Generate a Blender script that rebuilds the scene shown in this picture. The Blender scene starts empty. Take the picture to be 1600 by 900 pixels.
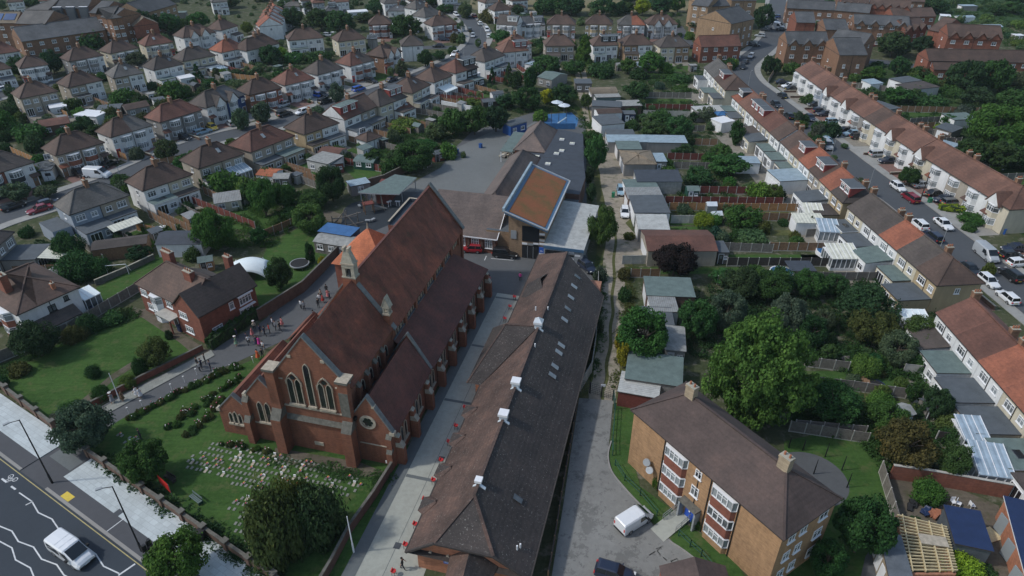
import bpy, bmesh, math, random
import numpy as np
from math import sin, cos, radians, atan2, hypot, pi, sqrt
from mathutils import Vector, Matrix, noise as mnoise
random.seed(7)
SC = bpy.context.scene
COL = SC.collection
# ------------------------------------------------------------------ camera
F, TH, H = 1066.0, radians(32.5), 60.0
cd = bpy.data.cameras.new('camera'); cam = bpy.data.objects.new('camera', cd); COL.objects.link(cam)
cam.location = (0, 0, H); cam.rotation_euler = (pi/2 - TH, 0, 0)
cd.sensor_width = 36; cd.lens = 36*F/1600; cd.clip_end = 3000; cd.clip_start = 1
SC.camera = cam
# ------------------------------------------------------------------ light
SUN_EL, SUN_AZ = radians(47), radians(187)
wd = bpy.data.worlds.new('World'); SC.world = wd; wd.use_nodes = True
nt = wd.node_tree; bg = nt.nodes['Background']
sk = nt.nodes.new('ShaderNodeTexSky'); sk.sky_type = 'NISHITA'; sk.sun_disc = False
sk.sun_elevation = SUN_EL; sk.sun_rotation = pi/2 - SUN_AZ
sk.air_density = 1.3; sk.dust_density = 1.5
nt.links.new(sk.outputs[0], bg.inputs[0]); bg.inputs[1].default_value = 0.148
sd = bpy.data.lights.new('sun', 'SUN'); sd.energy = 2.1; sd.angle = radians(3); sd.color = (1, .98, .95)
sun = bpy.data.objects.new('sun', sd); COL.objects.link(sun)
svec = Vector((cos(SUN_EL)*cos(SUN_AZ), cos(SUN_EL)*sin(SUN_AZ), sin(SUN_EL)))
sun.rotation_euler = svec.to_track_quat('Z', 'Y').to_euler(); sun.location = (0, 0, 200)
vs = SC.view_settings; vs.view_transform = 'Standard'; vs.look = 'None'; vs.exposure = -0.08; vs.gamma = 1; vs.use_curve_mapping = False
SC.cycles.max_bounces = 4; SC.cycles.diffuse_bounces = 2; SC.cycles.glossy_bounces = 2; SC.cycles.transmission_bounces = 2
SC.cycles.transparent_max_bounces = 4; SC.cycles.use_denoising = True
# ------------------------------------------------------------------ photo pixel <-> world
def W(px, py, z=0.0):
    u = (px-800)/F; v = (py-450)/F
    t = (H-z)/(sin(TH)+v*cos(TH))
    return Vector((u*t, (cos(TH)-v*sin(TH))*t, z))
def PX(p):
    z = p[2]-H; zc = p[1]*cos(TH)-z*sin(TH); yc = -p[1]*sin(TH)-z*cos(TH)
    return 800+F*p[0]/zc, 450+F*yc/zc
def MPP(px, py):
    v = (py-450)/F
    return H/(sin(TH)+v*cos(TH))/F
TILE = {k: ((i % 4)*400, (i//4)*225) for i, k in enumerate('abcdefghijklmnop')}
def T(t, x, y):
    o = TILE[t]; return (o[0]+x/4.0, o[1]+y/4.0)
# ------------------------------------------------------------------ materials
M = {}
def nodes(name):
    m = bpy.data.materials.new(name); m.use_nodes = True
    n = m.node_tree; b = n.nodes['Principled BSDF']; M[name] = m
    return m, n, b
def N(n, t, **k):
    x = n.nodes.new(t)
    for a, v in k.items():
        if a.startswith('_'): x.inputs[int(a[1:])].default_value = v
        else: setattr(x, a, v)
    return x
def objco(n, s=1.0, world=False):
    if world:
        g = N(n, 'ShaderNodeNewGeometry'); o = g.outputs['Position']
    else:
        g = N(n, 'ShaderNodeTexCoord'); o = g.outputs['Object']
    mp = N(n, 'ShaderNodeMapping'); mp.inputs['Scale'].default_value = (s, s, s) if not isinstance(s, tuple) else s
    n.links.new(o, mp.inputs[0]); return mp.outputs[0]
def noise(n, co, scale, detail=3, rough=.6):
    x = N(n, 'ShaderNodeTexNoise'); x.inputs['Scale'].default_value = scale; x.inputs['Detail'].default_value = detail
    x.inputs['Roughness'].default_value = rough; n.links.new(co, x.inputs['Vector']); return x.outputs['Fac']
def ramp(n, fac, stops):
    r = N(n, 'ShaderNodeValToRGB'); e = r.color_ramp.elements
    while len(e) < len(stops): e.new(.5)
    for i, (p, c) in enumerate(stops):
        e[i].position = p; e[i].color = (*c, 1) if len(c) == 3 else c
    n.links.new(fac, r.inputs[0]); return r.outputs[0]
def mix(n, fac, a, b, mode='MIX'):
    x = N(n, 'ShaderNodeMix', data_type='RGBA', blend_type=mode)
    for i, v in ((0, fac), (6, a), (7, b)):
        if hasattr(v, 'is_output'): n.links.new(v, x.inputs[i])
        elif isinstance(v, (int, float)): x.inputs[i].default_value = v
        else: x.inputs[i].default_value = (*v, 1)
    return x.outputs[2]
def bump(n, b, h, s=.3, d=.05):
    x = N(n, 'ShaderNodeBump'); x.inputs['Strength'].default_value = s; x.inputs['Distance'].default_value = d
    n.links.new(h, x.inputs['Height']); n.links.new(x.outputs[0], b.inputs['Normal'])
def sc(c, k): return tuple(min(1, max(0, v*k)) for v in c)
def m_plain(name, c, rough=.6, var=.25, scale=1.2, metal=0, world=False):
    m, n, b = nodes(name); co = objco(n, 1, world)
    f = noise(n, co, scale, 4)
    col = ramp(n, f, [(.3, sc(c, 1-var)), (.7, sc(c, 1+var))])
    f2 = noise(n, co, scale*9, 3)
    col = mix(n, .25, col, ramp(n, f2, [(.35, sc(c, 1-var*1.4)), (.65, sc(c, 1+var*1.4))]))
    n.links.new(col, b.inputs['Base Color']); b.inputs['Roughness'].default_value = rough; b.inputs['Metallic'].default_value = metal
    return m
def m_roof(name, c, c2=None, speck=0, row=.32, moss=0.0, mott=.22):
    m, n, b = nodes(name); co = objco(n); c2 = c2 or sc(c, .62)
    g = N(n, 'ShaderNodeObjectInfo')
    f = noise(n, co, .45, 6, .68)
    col = ramp(n, f, [(.39, c2), (.6, c)])
    f2 = noise(n, co, 5.5, 3, .7); col = mix(n, .42, col, ramp(n, f2, [(.3, sc(c, .5)), (.7, sc(c, 1.45))]))
    # streaks running down the slope and tile courses
    st = noise(n, objco(n, (1.6, 1.6, .25)), 2.0, 3); col = mix(n, .3, col, ramp(n, st, [(.35, sc(c, .6)), (.6, sc(c, 1.2))]))
    w = N(n, 'ShaderNodeTexWave', bands_direction='Z'); w.inputs['Scale'].default_value = 1/row*.31; w.inputs['Distortion'].default_value = .3
    n.links.new(co, w.inputs['Vector'])
    col = mix(n, .1, col, ramp(n, w.outputs[1], [(.0, sc(c, .45)), (.35, sc(c, 1.1))]))
    mt = noise(n, objco(n, (1, 1, .5)), .3, 6, .72); col = mix(n, 1, col, ramp(n, mt, [(.38, (1-mott,)*3), (.52, (1,)*3), (.66, (1+mott*1.3, 1+mott, 1+mott*.8))]), 'MULTIPLY')
    if moss:
        f4 = noise(n, co, 1.1, 6, .7); k = ramp(n, f4, [(.56, (0, 0, 0)), (.72, (moss,)*3)])
        col = mix(n, k, col, (.075, .08, .03))
    if speck:
        pt = ramp(n, noise(n, co, .35, 5, .7), [(.3, (.25,)*3), (.6, (1,)*3)])
        k = mix(n, 1, ramp(n, noise(n, co, 5.5, 2, .8), [(.64, (0,)*3), (.70, (speck,)*3)]), pt, 'MULTIPLY'); col = mix(n, k, col, (.34, .34, .30))
        k = mix(n, 1, ramp(n, noise(n, objco(n, 1.37), 3.4, 3, .8), [(.67, (0,)*3), (.71, (speck,)*3)]), pt, 'MULTIPLY'); col = mix(n, k, col, (.45, .44, .40))
    hs = N(n, 'ShaderNodeHueSaturation'); mr = N(n, 'ShaderNodeMapRange'); mr.inputs[3].default_value = .82; mr.inputs[4].default_value = 1.18
    n.links.new(g.outputs['Random'], mr.inputs[0]); n.links.new(mr.outputs[0], hs.inputs['Value']); n.links.new(col, hs.inputs['Color'])
    n.links.new(hs.outputs[0], b.inputs['Base Color']); b.inputs['Roughness'].default_value = .82
    bump(n, b, mix(n, .5, w.outputs[0], f2), .45, .04); return m
def m_brick(name, c, mortar=(.3, .27, .24), c2=None, dirt=.5):
    m, n, b = nodes(name); t = N(n, 'ShaderNodeTexCoord'); s = N(n, 'ShaderNodeSeparateXYZ'); n.links.new(t.outputs['Object'], s.inputs[0])
    a = N(n, 'ShaderNodeMath', operation='ADD'); n.links.new(s.outputs[0], a.inputs[0]); n.links.new(s.outputs[1], a.inputs[1])
    cb = N(n, 'ShaderNodeCombineXYZ'); n.links.new(a.outputs[0], cb.inputs[0]); n.links.new(s.outputs[2], cb.inputs[1])
    br = N(n, 'ShaderNodeTexBrick'); n.links.new(cb.outputs[0], br.inputs[0]); br.inputs['Scale'].default_value = 1
    br.inputs['Brick Width'].default_value = .45; br.inputs['Row Height'].default_value = .15; br.inputs['Mortar Size'].default_value = .012
    br.inputs['Color1'].default_value = (*sc(c, .75), 1); br.inputs['Color2'].default_value = (*(c2 or sc(c, 1.25)), 1); br.inputs['Mortar'].default_value = (*sc(mortar, .8), 1)
    f = noise(n, t.outputs['Object'], .6, 5, .65); col = mix(n, .5, br.outputs[0], ramp(n, f, [(.3, sc(c, 1-dirt)), (.7, sc(c, 1.25))]))
    mo = noise(n, objco(n, (1.3, 1.3, 4.5)), 1.3, 3, .75); col = mix(n, .42, col, ramp(n, mo, [(.36, sc(c, .52)), (.5, c), (.64, sc(c, 1.5))]))
    st = noise(n, objco(n, (1.2, 1.2, .3)), 1.5, 4); col = mix(n, .28, col, ramp(n, st, [(.35, sc(c, .45)), (.6, sc(c, 1.15))]))
    n.links.new(col, b.inputs['Base Color']); b.inputs['Roughness'].default_value = .88
    bump(n, b, br.outputs[1], .3, -.02); return m
def m_wall(name, c, stain=.25):
    m, n, b = nodes(name); co = objco(n)
    f = noise(n, objco(n, (1, 1, .35)), 1.1, 5, .65)
    col = ramp(n, f, [(.3, sc(c, 1-stain)), (.62, c)])
    f2 = noise(n, co, 18, 2); col = mix(n, .2, col, ramp(n, f2, [(.3, sc(c, .75)), (.7, sc(c, 1.1))]))
    n.links.new(col, b.inputs['Base Color']); b.inputs['Roughness'].default_value = .85; bump(n, b, f2, .2, .02); return m
# roofs
m_roof('r_brown', (.092, .060, .047)); m_roof('r_dark', (.075, .062, .055), moss=.25); m_roof('r_red', (.14, .064, .046)); m_roof('r_orange', (.26, .092, .052), (.16, .06, .04))
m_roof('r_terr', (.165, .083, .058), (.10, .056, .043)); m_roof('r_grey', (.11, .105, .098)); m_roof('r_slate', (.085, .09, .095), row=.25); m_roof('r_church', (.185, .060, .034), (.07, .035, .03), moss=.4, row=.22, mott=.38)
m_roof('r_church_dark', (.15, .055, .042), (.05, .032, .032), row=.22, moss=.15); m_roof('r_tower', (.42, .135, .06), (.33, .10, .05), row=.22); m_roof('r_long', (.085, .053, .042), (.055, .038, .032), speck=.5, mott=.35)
m_roof('r_long_shaded', (.045, .037, .034), (.03, .026, .025), speck=.75); m_roof('r_flats', (.088, .062, .055), (.078, .055, .048)); m_roof('r_school', (.13, .102, .09), (.105, .083, .075)); m_roof('r_tan', (.21, .17, .12))  # first one: hall tiles again, with the shade of the turned-away slopes painted in
# walls
m_brick('b_church', (.225, .084, .046), c2=(.28, .108, .056)); m_brick('b_red', (.24, .085, .052)); m_brick('b_vic', (.22, .074, .046)); m_brick('b_brown', (.23, .125, .075)); m_brick('b_flats', (.38, .225, .115), c2=(.50, .30, .155), dirt=.45)
m_brick('b_tan', (.30, .20, .12)); m_brick('b_garden', (.15, .09, .065)); m_brick('b_orange', (.42, .17, .09)); m_brick('b_buff', (.36, .29, .2)); m_brick('b_dark', (.12, .06, .045))
m_wall('w_white', (.74, .75, .74)); m_wall('w_cream', (.58, .53, .41)); m_wall('w_grey', (.27, .26, .245)); m_wall('w_bluegrey', (.30, .35, .41)); m_wall('w_pebble', (.37, .33, .27)); m_wall('w_blue', (.03, .07, .19)); m_wall('w_tan', (.42, .33, .2)); m_wall('w_black', (.035, .04, .045)); m_wall('w_hang', (.23, .045, .04)); m_wall('w_paint', (.5, .5, .47))
m_plain('stone', (.36, .34, .27), .85, .3, 2.5); m_plain('stone_dark', (.13, .125, .105), .9, .4, 2.5); m_plain('lead', (.11, .125, .14), .6, .25, 1.5); m_plain('gable_coping', (.16, .17, .165), .8, .3, 2)
m_plain('white_paint', (.78, .79, .8), .4, .06); m_plain('felt', (.085, .1, .112), .85, .22, .9); m_plain('felt_green', (.12, .165, .155), .9, .25, 1.2); m_plain('felt_dark', (.045, .055, .07), .8, .25, .8)
m_plain('concrete_panel', (.42, .41, .37), .9, .25, 1); m_plain('asbestos', (.27, .275, .26), .9, .35, 1.4); m_plain('metal_light', (.5, .52, .53), .45, .15, 1, .3); m_plain('black_metal', (.012, .013, .015), .45, .1); m_plain('green_metal', (.02, .075, .055), .5, .2)
m_plain('wood', (.23, .135, .075), .85, .35, 3); m_plain('wood_grey', (.17, .155, .135), .9, .35, 3); m_plain('wood_red', (.16, .042, .032), .85, .35, 3); m_plain('wood_dark', (.05, .042, .038), .9, .4, 3); m_plain('wood_new', (.55, .45, .26), .8, .25, 3); m_plain('wood_orange', (.36, .19, .08), .85, .3, 3)
m_plain('plastic_red', (.55, .03, .025), .4, .1); m_plain('plastic_blue', (.02, .08, .27), .4, .15); m_plain('plastic_green', (.02, .19, .09), .4, .15); m_plain('pvc', (.62, .68, .72), .3, .12, .7); m_plain('blue_roof', (.04, .13, .30), .6, .25, .8); m_plain('tarp_blue', (.04, .14, .31), .5, .3, .8); m_plain('navy', (.015, .03, .085), .5, .2)
m_plain('rubber', (.015, .015, .016), .8, .2); m_plain('alloy', (.32, .33, .34), .35, .1, 1, .6); m_plain('terracotta', (.33, .13, .07), .9, .3, 4); m_plain('yellow_paint', (.68, .5, .06), .6, .15); m_plain('fascia_blue', (.07, .15, .25), .45, .12); m_plain('skin', (.42, .24, .16), .6, .1); m_plain('hair_dark', (.02, .013, .01), .7, .2); m_plain('flower_white', (.75, .72, .68), .8, .1); m_plain('flower_pink', (.55, .12, .2), .8, .2)
m_plain('white_canvas', (.78, .86, .86), .55, .05); m_plain('bark', (.09, .07, .05), .9, .35, 3); m_plain('memorial', (.20, .21, .18), .8, .35, 3, world=True)
m_plain('trim_stone', (.40, .35, .27), .85, .3, 3); m_plain('cladding_grey', (.3, .32, .33), .5, .1); m_plain('door_blue', (.02, .085, .45), .45, .1); m_plain('lamp_glass', (.6, .6, .58), .3, .1); m_plain('sign_blue', (.03, .12, .48), .5, .05); m_plain('rail_metal', (.3, .32, .32), .5, .2, 2, .4)
def m_glass(name, lo, hi, rough=.12):
    m, n, b = nodes(name); g = N(n, 'ShaderNodeObjectInfo'); co = objco(n, 1, True); f = noise(n, co, .5, 2)
    a = N(n, 'ShaderNodeMath', operation='ADD'); n.links.new(f, a.inputs[0]); n.links.new(g.outputs['Random'], a.inputs[1])
    n.links.new(ramp(n, a.outputs[0], [(.55, lo), (1.0, hi)]), b.inputs['Base Color']); b.inputs['Roughness'].default_value = rough; b.inputs['Specular IOR Level'].default_value = .7
m_glass('glass', (.02, .024, .028), (.16, .175, .18)); m_glass('glass_dark', (.008, .009, .011), (.02, .022, .026)); m_glass('glass_net', (.07, .08, .085), (.27, .30, .31), .2); m_glass('car_glass', (.006, .008, .01), (.015, .02, .024), .06); m_glass('solar', (.02, .06, .16), (.03, .09, .22), .15)
def m_tint(name, rough=.35, coat=0, var=.0, leaf=False):
    m, n, b = nodes(name); g = N(n, 'ShaderNodeObjectInfo'); col = g.outputs['Color']
    if leaf:
        co = objco(n, 1); f = noise(n, co, 9 if leaf == 1 else 3, 3, .7); w = noise(n, objco(n, 1, True), .35, 2)
        col = mix(n, 1, col, ramp(n, f, [(.28, (.45, .5, .4)), (.5, (.9, .95, .85)), (.72, (1.75, 1.6, 1.25))]), 'MULTIPLY')
        col = mix(n, 1, col, ramp(n, w, [(.3, (.75, .82, .8)), (.7, (1.25, 1.15, 1.1))]), 'MULTIPLY')
        n.links.new(col, b.inputs['Base Color']); b.inputs['Roughness'].default_value = .75; b.inputs['Specular IOR Level'].default_value = .15
        tr = N(n, 'ShaderNodeBsdfTranslucent'); n.links.new(col, tr.inputs[0]); mx = N(n, 'ShaderNodeMixShader'); mx.inputs[0].default_value = .3
        out = n.nodes['Material Output']; n.links.new(b.outputs[0], mx.inputs[1]); n.links.new(tr.outputs[0], mx.inputs[2]); n.links.new(mx.outputs[0], out.inputs[0])
    else:
        n.links.new(col, b.inputs['Base Color']); b.inputs['Roughness'].default_value = rough; b.inputs['Coat Weight'].default_value = coat
m_tint('paint', .35, .6); m_tint('cloth', .85); m_tint('leaf', leaf=1); m_tint('tinted_panel', .8)
def m_grass(name, a, b_, c, dry=.0):
    m, n, b = nodes(name); co = objco(n, 1, True)
    f = noise(n, co, .16, 5, .65); f2 = noise(n, co, 2.4, 4, .7); f3 = noise(n, co, .6, 4, .65); st = noise(n, objco(n, (.25, 2.2, 1), True), 1.0, 3)
    col = ramp(n, f, [(.42, a), (.56, b_)]); col = mix(n, .4, col, ramp(n, f2, [(.3, sc(a, .55)), (.7, sc(b_, 1.3))]))
    col = mix(n, .2, col, ramp(n, st, [(.35, sc(a, .7)), (.6, sc(b_, 1.2))]))
    k = ramp(n, f3, [(.53, (0, 0, 0)), (.66, (.75,)*3)]); col = mix(n, k, col, c)
    n.links.new(col, b.inputs['Base Color']); b.inputs['Roughness'].default_value = .95; b.inputs['Specular IOR Level'].default_value = .1; bump(n, b, f2, .6, .1)
m_grass('grass', (.034, .078, .019), (.06, .118, .03), (.09, .11, .042)); m_grass('grass_dark', (.024, .05, .015), (.045, .08, .025), (.06, .06, .03)); m_grass('grass_dry', (.07, .085, .03), (.10, .105, .04), (.13, .115, .06)); m_grass('garden', (.04, .062, .024), (.085, .09, .05), (.19, .175, .14))
m_grass('earth', (.10, .085, .065), (.15, .13, .10), (.06, .07, .03)); m_grass('lane_dirt', (.23, .20, .155), (.34, .30, .24), (.09, .10, .05)); m_grass('far_green', (.02, .05, .02), (.04, .08, .03), (.05, .08, .04)); m_grass('field', (.17, .15, .085), (.22, .19, .11), (.09, .11, .05))
def m_ground(name, c, blot=.2, crack=False, big=.12, world=True):
    m, n, b = nodes(name); co = objco(n, 1, world)
    f = noise(n, co, big, 6, .7); f2 = noise(n, co, 1.6, 5, .7); f3 = noise(n, co, 22, 2)
    col = ramp(n, f, [(.3, sc(c, 1-blot)), (.7, sc(c, 1+blot))]); col = mix(n, .35, col, ramp(n, f2, [(.3, sc(c, 1-blot*1.5)), (.7, sc(c, 1+blot))]))
    col = mix(n, .15, col, ramp(n, f3, [(.3, sc(c, .5)), (.7, sc(c, 1.4))]))
    if crack:
        f4 = noise(n, co, .3, 7, .78); col = mix(n, ramp(n, f4, [(.535, (0,)*3), (.56, (.5,)*3)]), col, sc(c, .42))
        f5 = noise(n, co, .9, 5, .7); col = mix(n, ramp(n, f5, [(.6, (0,)*3), (.62, (.5,)*3)]), col, sc(c, .35))
    n.links.new(col, b.inputs['Base Color']); b.inputs['Roughness'].default_value = .9; bump(n, b, f3, .3, .02)
m_ground('asphalt', (.072, .08, .088)); m_ground('asphalt_main', (.036, .047, .06), .15); m_ground('asphalt_old', (.22, .22, .205), .25, True); m_ground('tarmac_path', (.10, .105, .108)); m_ground('playground', (.155, .165, .16), .18); m_ground('pavement', (.30, .30, .28), .25, big=.5); m_ground('drive', (.27, .26, .235), .3, big=.3); m_ground('brick_drive', (.19, .11, .09), .25, big=.3)
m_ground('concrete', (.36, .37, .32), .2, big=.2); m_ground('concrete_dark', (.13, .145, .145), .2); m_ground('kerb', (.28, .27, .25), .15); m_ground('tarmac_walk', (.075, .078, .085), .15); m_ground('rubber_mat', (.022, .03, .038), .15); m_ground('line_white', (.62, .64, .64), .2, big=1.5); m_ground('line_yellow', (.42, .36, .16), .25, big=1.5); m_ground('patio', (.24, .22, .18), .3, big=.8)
def m_slab(name, c, bw, rh, ang):
    m, n, b = nodes(name); g = N(n, 'ShaderNodeNewGeometry'); mp = N(n, 'ShaderNodeMapping'); mp.inputs['Rotation'].default_value = (0, 0, ang); n.links.new(g.outputs['Position'], mp.inputs[0])
    br = N(n, 'ShaderNodeTexBrick'); n.links.new(mp.outputs[0], br.inputs[0]); br.inputs['Scale'].default_value = 1; br.inputs['Brick Width'].default_value = bw; br.inputs['Row Height'].default_value = rh
    br.inputs['Mortar Size'].default_value = .018; br.inputs['Color1'].default_value = (*sc(c, .8), 1); br.inputs['Color2'].default_value = (*sc(c, 1.12), 1); br.inputs['Mortar'].default_value = (*sc(c, .5), 1)
    f = noise(n, mp.outputs[0], .5, 5, .7); f2 = noise(n, mp.outputs[0], 6, 3)
    col = mix(n, .4, br.outputs[0], ramp(n, f, [(.3, sc(c, .65)), (.65, sc(c, 1.15))])); col = mix(n, .15, col, ramp(n, f2, [(.3, sc(c, .6)), (.7, sc(c, 1.2))]))
    n.links.new(col, b.inputs['Base Color']); b.inputs['Roughness'].default_value = .8; bump(n, b, br.outputs[1], .4, -.01)
m_slab('slabs', (.50, .55, .55), .9, .6, radians(31)); m_slab('path_slabs', (.26, .27, .24), .9, .6, radians(-33))
def m_corr(name, c, per=.35, rust=0, axis='X'):
    m, n, b = nodes(name); co = objco(n); w = N(n, 'ShaderNodeTexWave', bands_direction=axis); w.inputs['Scale'].default_value = .31/per; n.links.new(co, w.inputs['Vector'])
    f = noise(n, co, .9, 5, .7); col = ramp(n, f, [(.32, sc(c, .6)), (.62, c)])
    if rust: col = mix(n, ramp(n, noise(n, co, 1.7, 5), [(.5, (0,)*3), (.65, (rust,)*3)]), col, (.12, .09, .07))
    col = mix(n, .3, col, ramp(n, w.outputs[1], [(0, sc(c, .45)), (.5, sc(c, 1.1))])); n.links.new(col, b.inputs['Base Color']); b.inputs['Roughness'].default_value = .6; bump(n, b, w.outputs[0], .6, .05)
m_corr('corrugated', (.52, .53, .5), .35, .35, 'Y'); m_corr('corr_grey', (.3, .31, .3), .3, .5); m_corr('corr_blue', (.33, .43, .49), .3, .2); m_corr('poly_roof', (.36, .46, .54), .62, 0); m_corr('poly_cream', (.72, .72, .6), .6, 0)
def m_sedum():
    m, n, b = nodes('sedum'); co = objco(n); f = noise(n, co, .35, 6, .7); f2 = noise(n, co, 7, 4, .75)
    col = ramp(n, f, [(.38, (.13, .095, .03)), (.48, (.25, .09, .035)), (.6, (.30, .085, .038))]); col = mix(n, .45, col, ramp(n, f2, [(.3, (.06, .05, .02)), (.55, (.22, .10, .04)), (.72, (.35, .27, .06))]))
    n.links.new(col, b.inputs['Base Color']); b.inputs['Roughness'].default_value = .95; bump(n, b, f2, .6, .08)
m_sedum()
# ------------------------------------------------------------------ mesh builder
class MB:
    def __init__(s): s.v = []; s.f = []; s.m = []; s.mats = []
    def mi(s, m):
        if m not in s.mats: s.mats.append(m)
        return s.mats.index(m)
    def add(s, vs, fs, m):
        o = len(s.v); s.v.extend([tuple(v) for v in vs]); k = s.mi(m)
        for f in fs: s.f.append(tuple(i+o for i in f)); s.m.append(k)
        return s
    def face(s, pts, m): return s.add(pts, [tuple(range(len(pts)))], m)
    def box(s, x0, x1, y0, y1, z0, z1, m, top=None):
        v = [(x0, y0, z0), (x1, y0, z0), (x1, y1, z0), (x0, y1, z0), (x0, y0, z1), (x1, y0, z1), (x1, y1, z1), (x0, y1, z1)]
        s.add(v, [(0, 3, 2, 1), (0, 1, 5, 4), (1, 2, 6, 5), (2, 3, 7, 6), (3, 0, 4, 7)], m)
        s.add([v[4], v[5], v[6], v[7]], [(0, 1, 2, 3)], top or m); return s
    def obox(s, c, ax, hx, hy, hz, m):     # oriented box: centre, x-dir, half sizes
        ax = Vector(ax).normalized(); up = Vector((0, 0, 1)); ay = up.cross(ax)
        if ay.length < .01: ay = Vector((0, 1, 0))
        ay.normalize(); az = ax.cross(ay); c = Vector(c); v = []
        for dz in (-1, 1):
            for dx, dy in ((-1, -1), (1, -1), (1, 1), (-1, 1)): v.append(c+ax*hx*dx+ay*hy*dy+az*hz*dz)
        return s.add(v, [(0, 3, 2, 1), (4, 5, 6, 7), (0, 1, 5, 4), (1, 2, 6, 5), (2, 3, 7, 6), (3, 0, 4, 7)], m)
    def beam(s, a, b, w, h, m):
        a = Vector(a); b = Vector(b); return s.obox((a+b)/2, b-a, (b-a).length/2, w/2, h/2, m)
    def prism(s, poly, z0, z1, m, top=None):
        n = len(poly); a = sum(poly[i][0]*poly[(i+1) % n][1]-poly[(i+1) % n][0]*poly[i][1] for i in range(n))
        if a < 0: poly = poly[::-1]
        lo = [(p[0], p[1], z0) for p in poly]; hi = [(p[0], p[1], z1) for p in poly]
        s.add(lo+hi, [(i, (i+1) % n, n+(i+1) % n, n+i) for i in range(n)]+[tuple(range(n-1, -1, -1))], m)
        s.add(hi, [tuple(range(n))], top or m); return s
    def extr(s, poly, d, m):                 # planar polygon extruded by vector d
        n = len(poly); d = Vector(d); a = [Vector(p) for p in poly]; b = [p+d for p in a]
        return s.add(a+b, [tuple(range(n-1, -1, -1)), tuple(range(n, 2*n))]+[(i, (i+1) % n, n+(i+1) % n, n+i) for i in range(n)], m)
    def cyl(s, a, b, r0, r1, n, m, cap=True):
        a = Vector(a); b = Vector(b); d = (b-a).normalized(); t = Vector((1, 0, 0)) if abs(d.z) > .9 else Vector((0, 0, 1))
        u = d.cross(t).normalized(); w = d.cross(u); v = []
        for p, r in ((a, r0), (b, r1)):
            for i in range(n): an = 2*pi*i/n; v.append(p+u*cos(an)*r+w*sin(an)*r)
        f = [(i, n+i, n+(i+1) % n, (i+1) % n) for i in range(n)]
        if cap: f += [tuple(range(n)), tuple(range(2*n-1, n-1, -1))]
        return s.add(v, f, m)
    def mesh(s, name):
        me = bpy.data.meshes.new(name); me.from_pydata(s.v, [], s.f)
        for m in s.mats: me.materials.append(M[m])
        if len(s.mats) > 1: me.polygons.foreach_set('material_index', s.m)
        bm = bmesh.new(); bm.from_mesh(me); bmesh.ops.recalc_face_normals(bm, faces=bm.faces); bm.to_mesh(me); bm.free()
        me.update(); return me
    def split(s, name, parent): return [q.build(name, parent) for q in s.islands()]
    def pieces(s, name): return [q.mesh(name) for q in s.islands()]
    def islands(s):            # the separate pieces
        vid = {}; root = list(range(len(s.v)))
        def fd(i):
            while root[i] != i: root[i] = root[root[i]]; i = root[i]
            return i
        for i, v in enumerate(s.v):
            k = (round(v[0], 3), round(v[1], 3), round(v[2], 3))
            if k in vid: root[fd(i)] = fd(vid[k])
            else: vid[k] = i
        for f in s.f:
            for j in f[1:]: root[fd(j)] = fd(f[0])
        G_ = {}
        for f, m in zip(s.f, s.m): G_.setdefault(fd(f[0]), []).append((f, m))
        out = []
        for fs in G_.values():
            mb = MB(); mp = {}
            for f, m in fs:
                for j in f:
                    if j not in mp: mp[j] = len(mb.v); mb.v.append(s.v[j])
                mb.f.append(tuple(mp[j] for j in f)); mb.m.append(mb.mi(s.mats[m]))
            out.append(mb)
        return out
    def build(s, name, parent=None, loc=(0, 0, 0), rz=0):
        return obj(name, s.mesh(name), parent, loc, rz)
def obj(name, me, parent=None, loc=(0, 0, 0), rz=0):
    o = bpy.data.objects.new(name, me); COL.objects.link(o); o.location = loc; o.rotation_euler = (0, 0, rz)
    if parent: o.parent = parent
    return o
THINGS = []
def tag(o, label, cat, group=None, alike=False, at=None):
    o['label'] = label; o['category'] = cat
    if group: o['group'] = group
    THINGS.append((o, alike)); return o
def struct(o): o['kind'] = 'structure'; return o
def stuff(o, label, cat): o['kind'] = 'stuff'; o['label'] = label; o['category'] = cat; return o
def empty(name, loc, rz, label, cat, group=None, alike=False):
    o = bpy.data.objects.new(name, None); COL.objects.link(o); o.location = loc; o.rotation_euler = (0, 0, rz); o.empty_display_size = .5
    return tag(o, label, cat, group, alike)
def copy_tree(o, parent=None):
    c = o.copy(); COL.objects.link(c)
    if parent: c.parent = parent
    for ch in list(KIDS.get(o.name, [])): copy_tree(ch, c)
    return c
KIDS = {}
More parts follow.
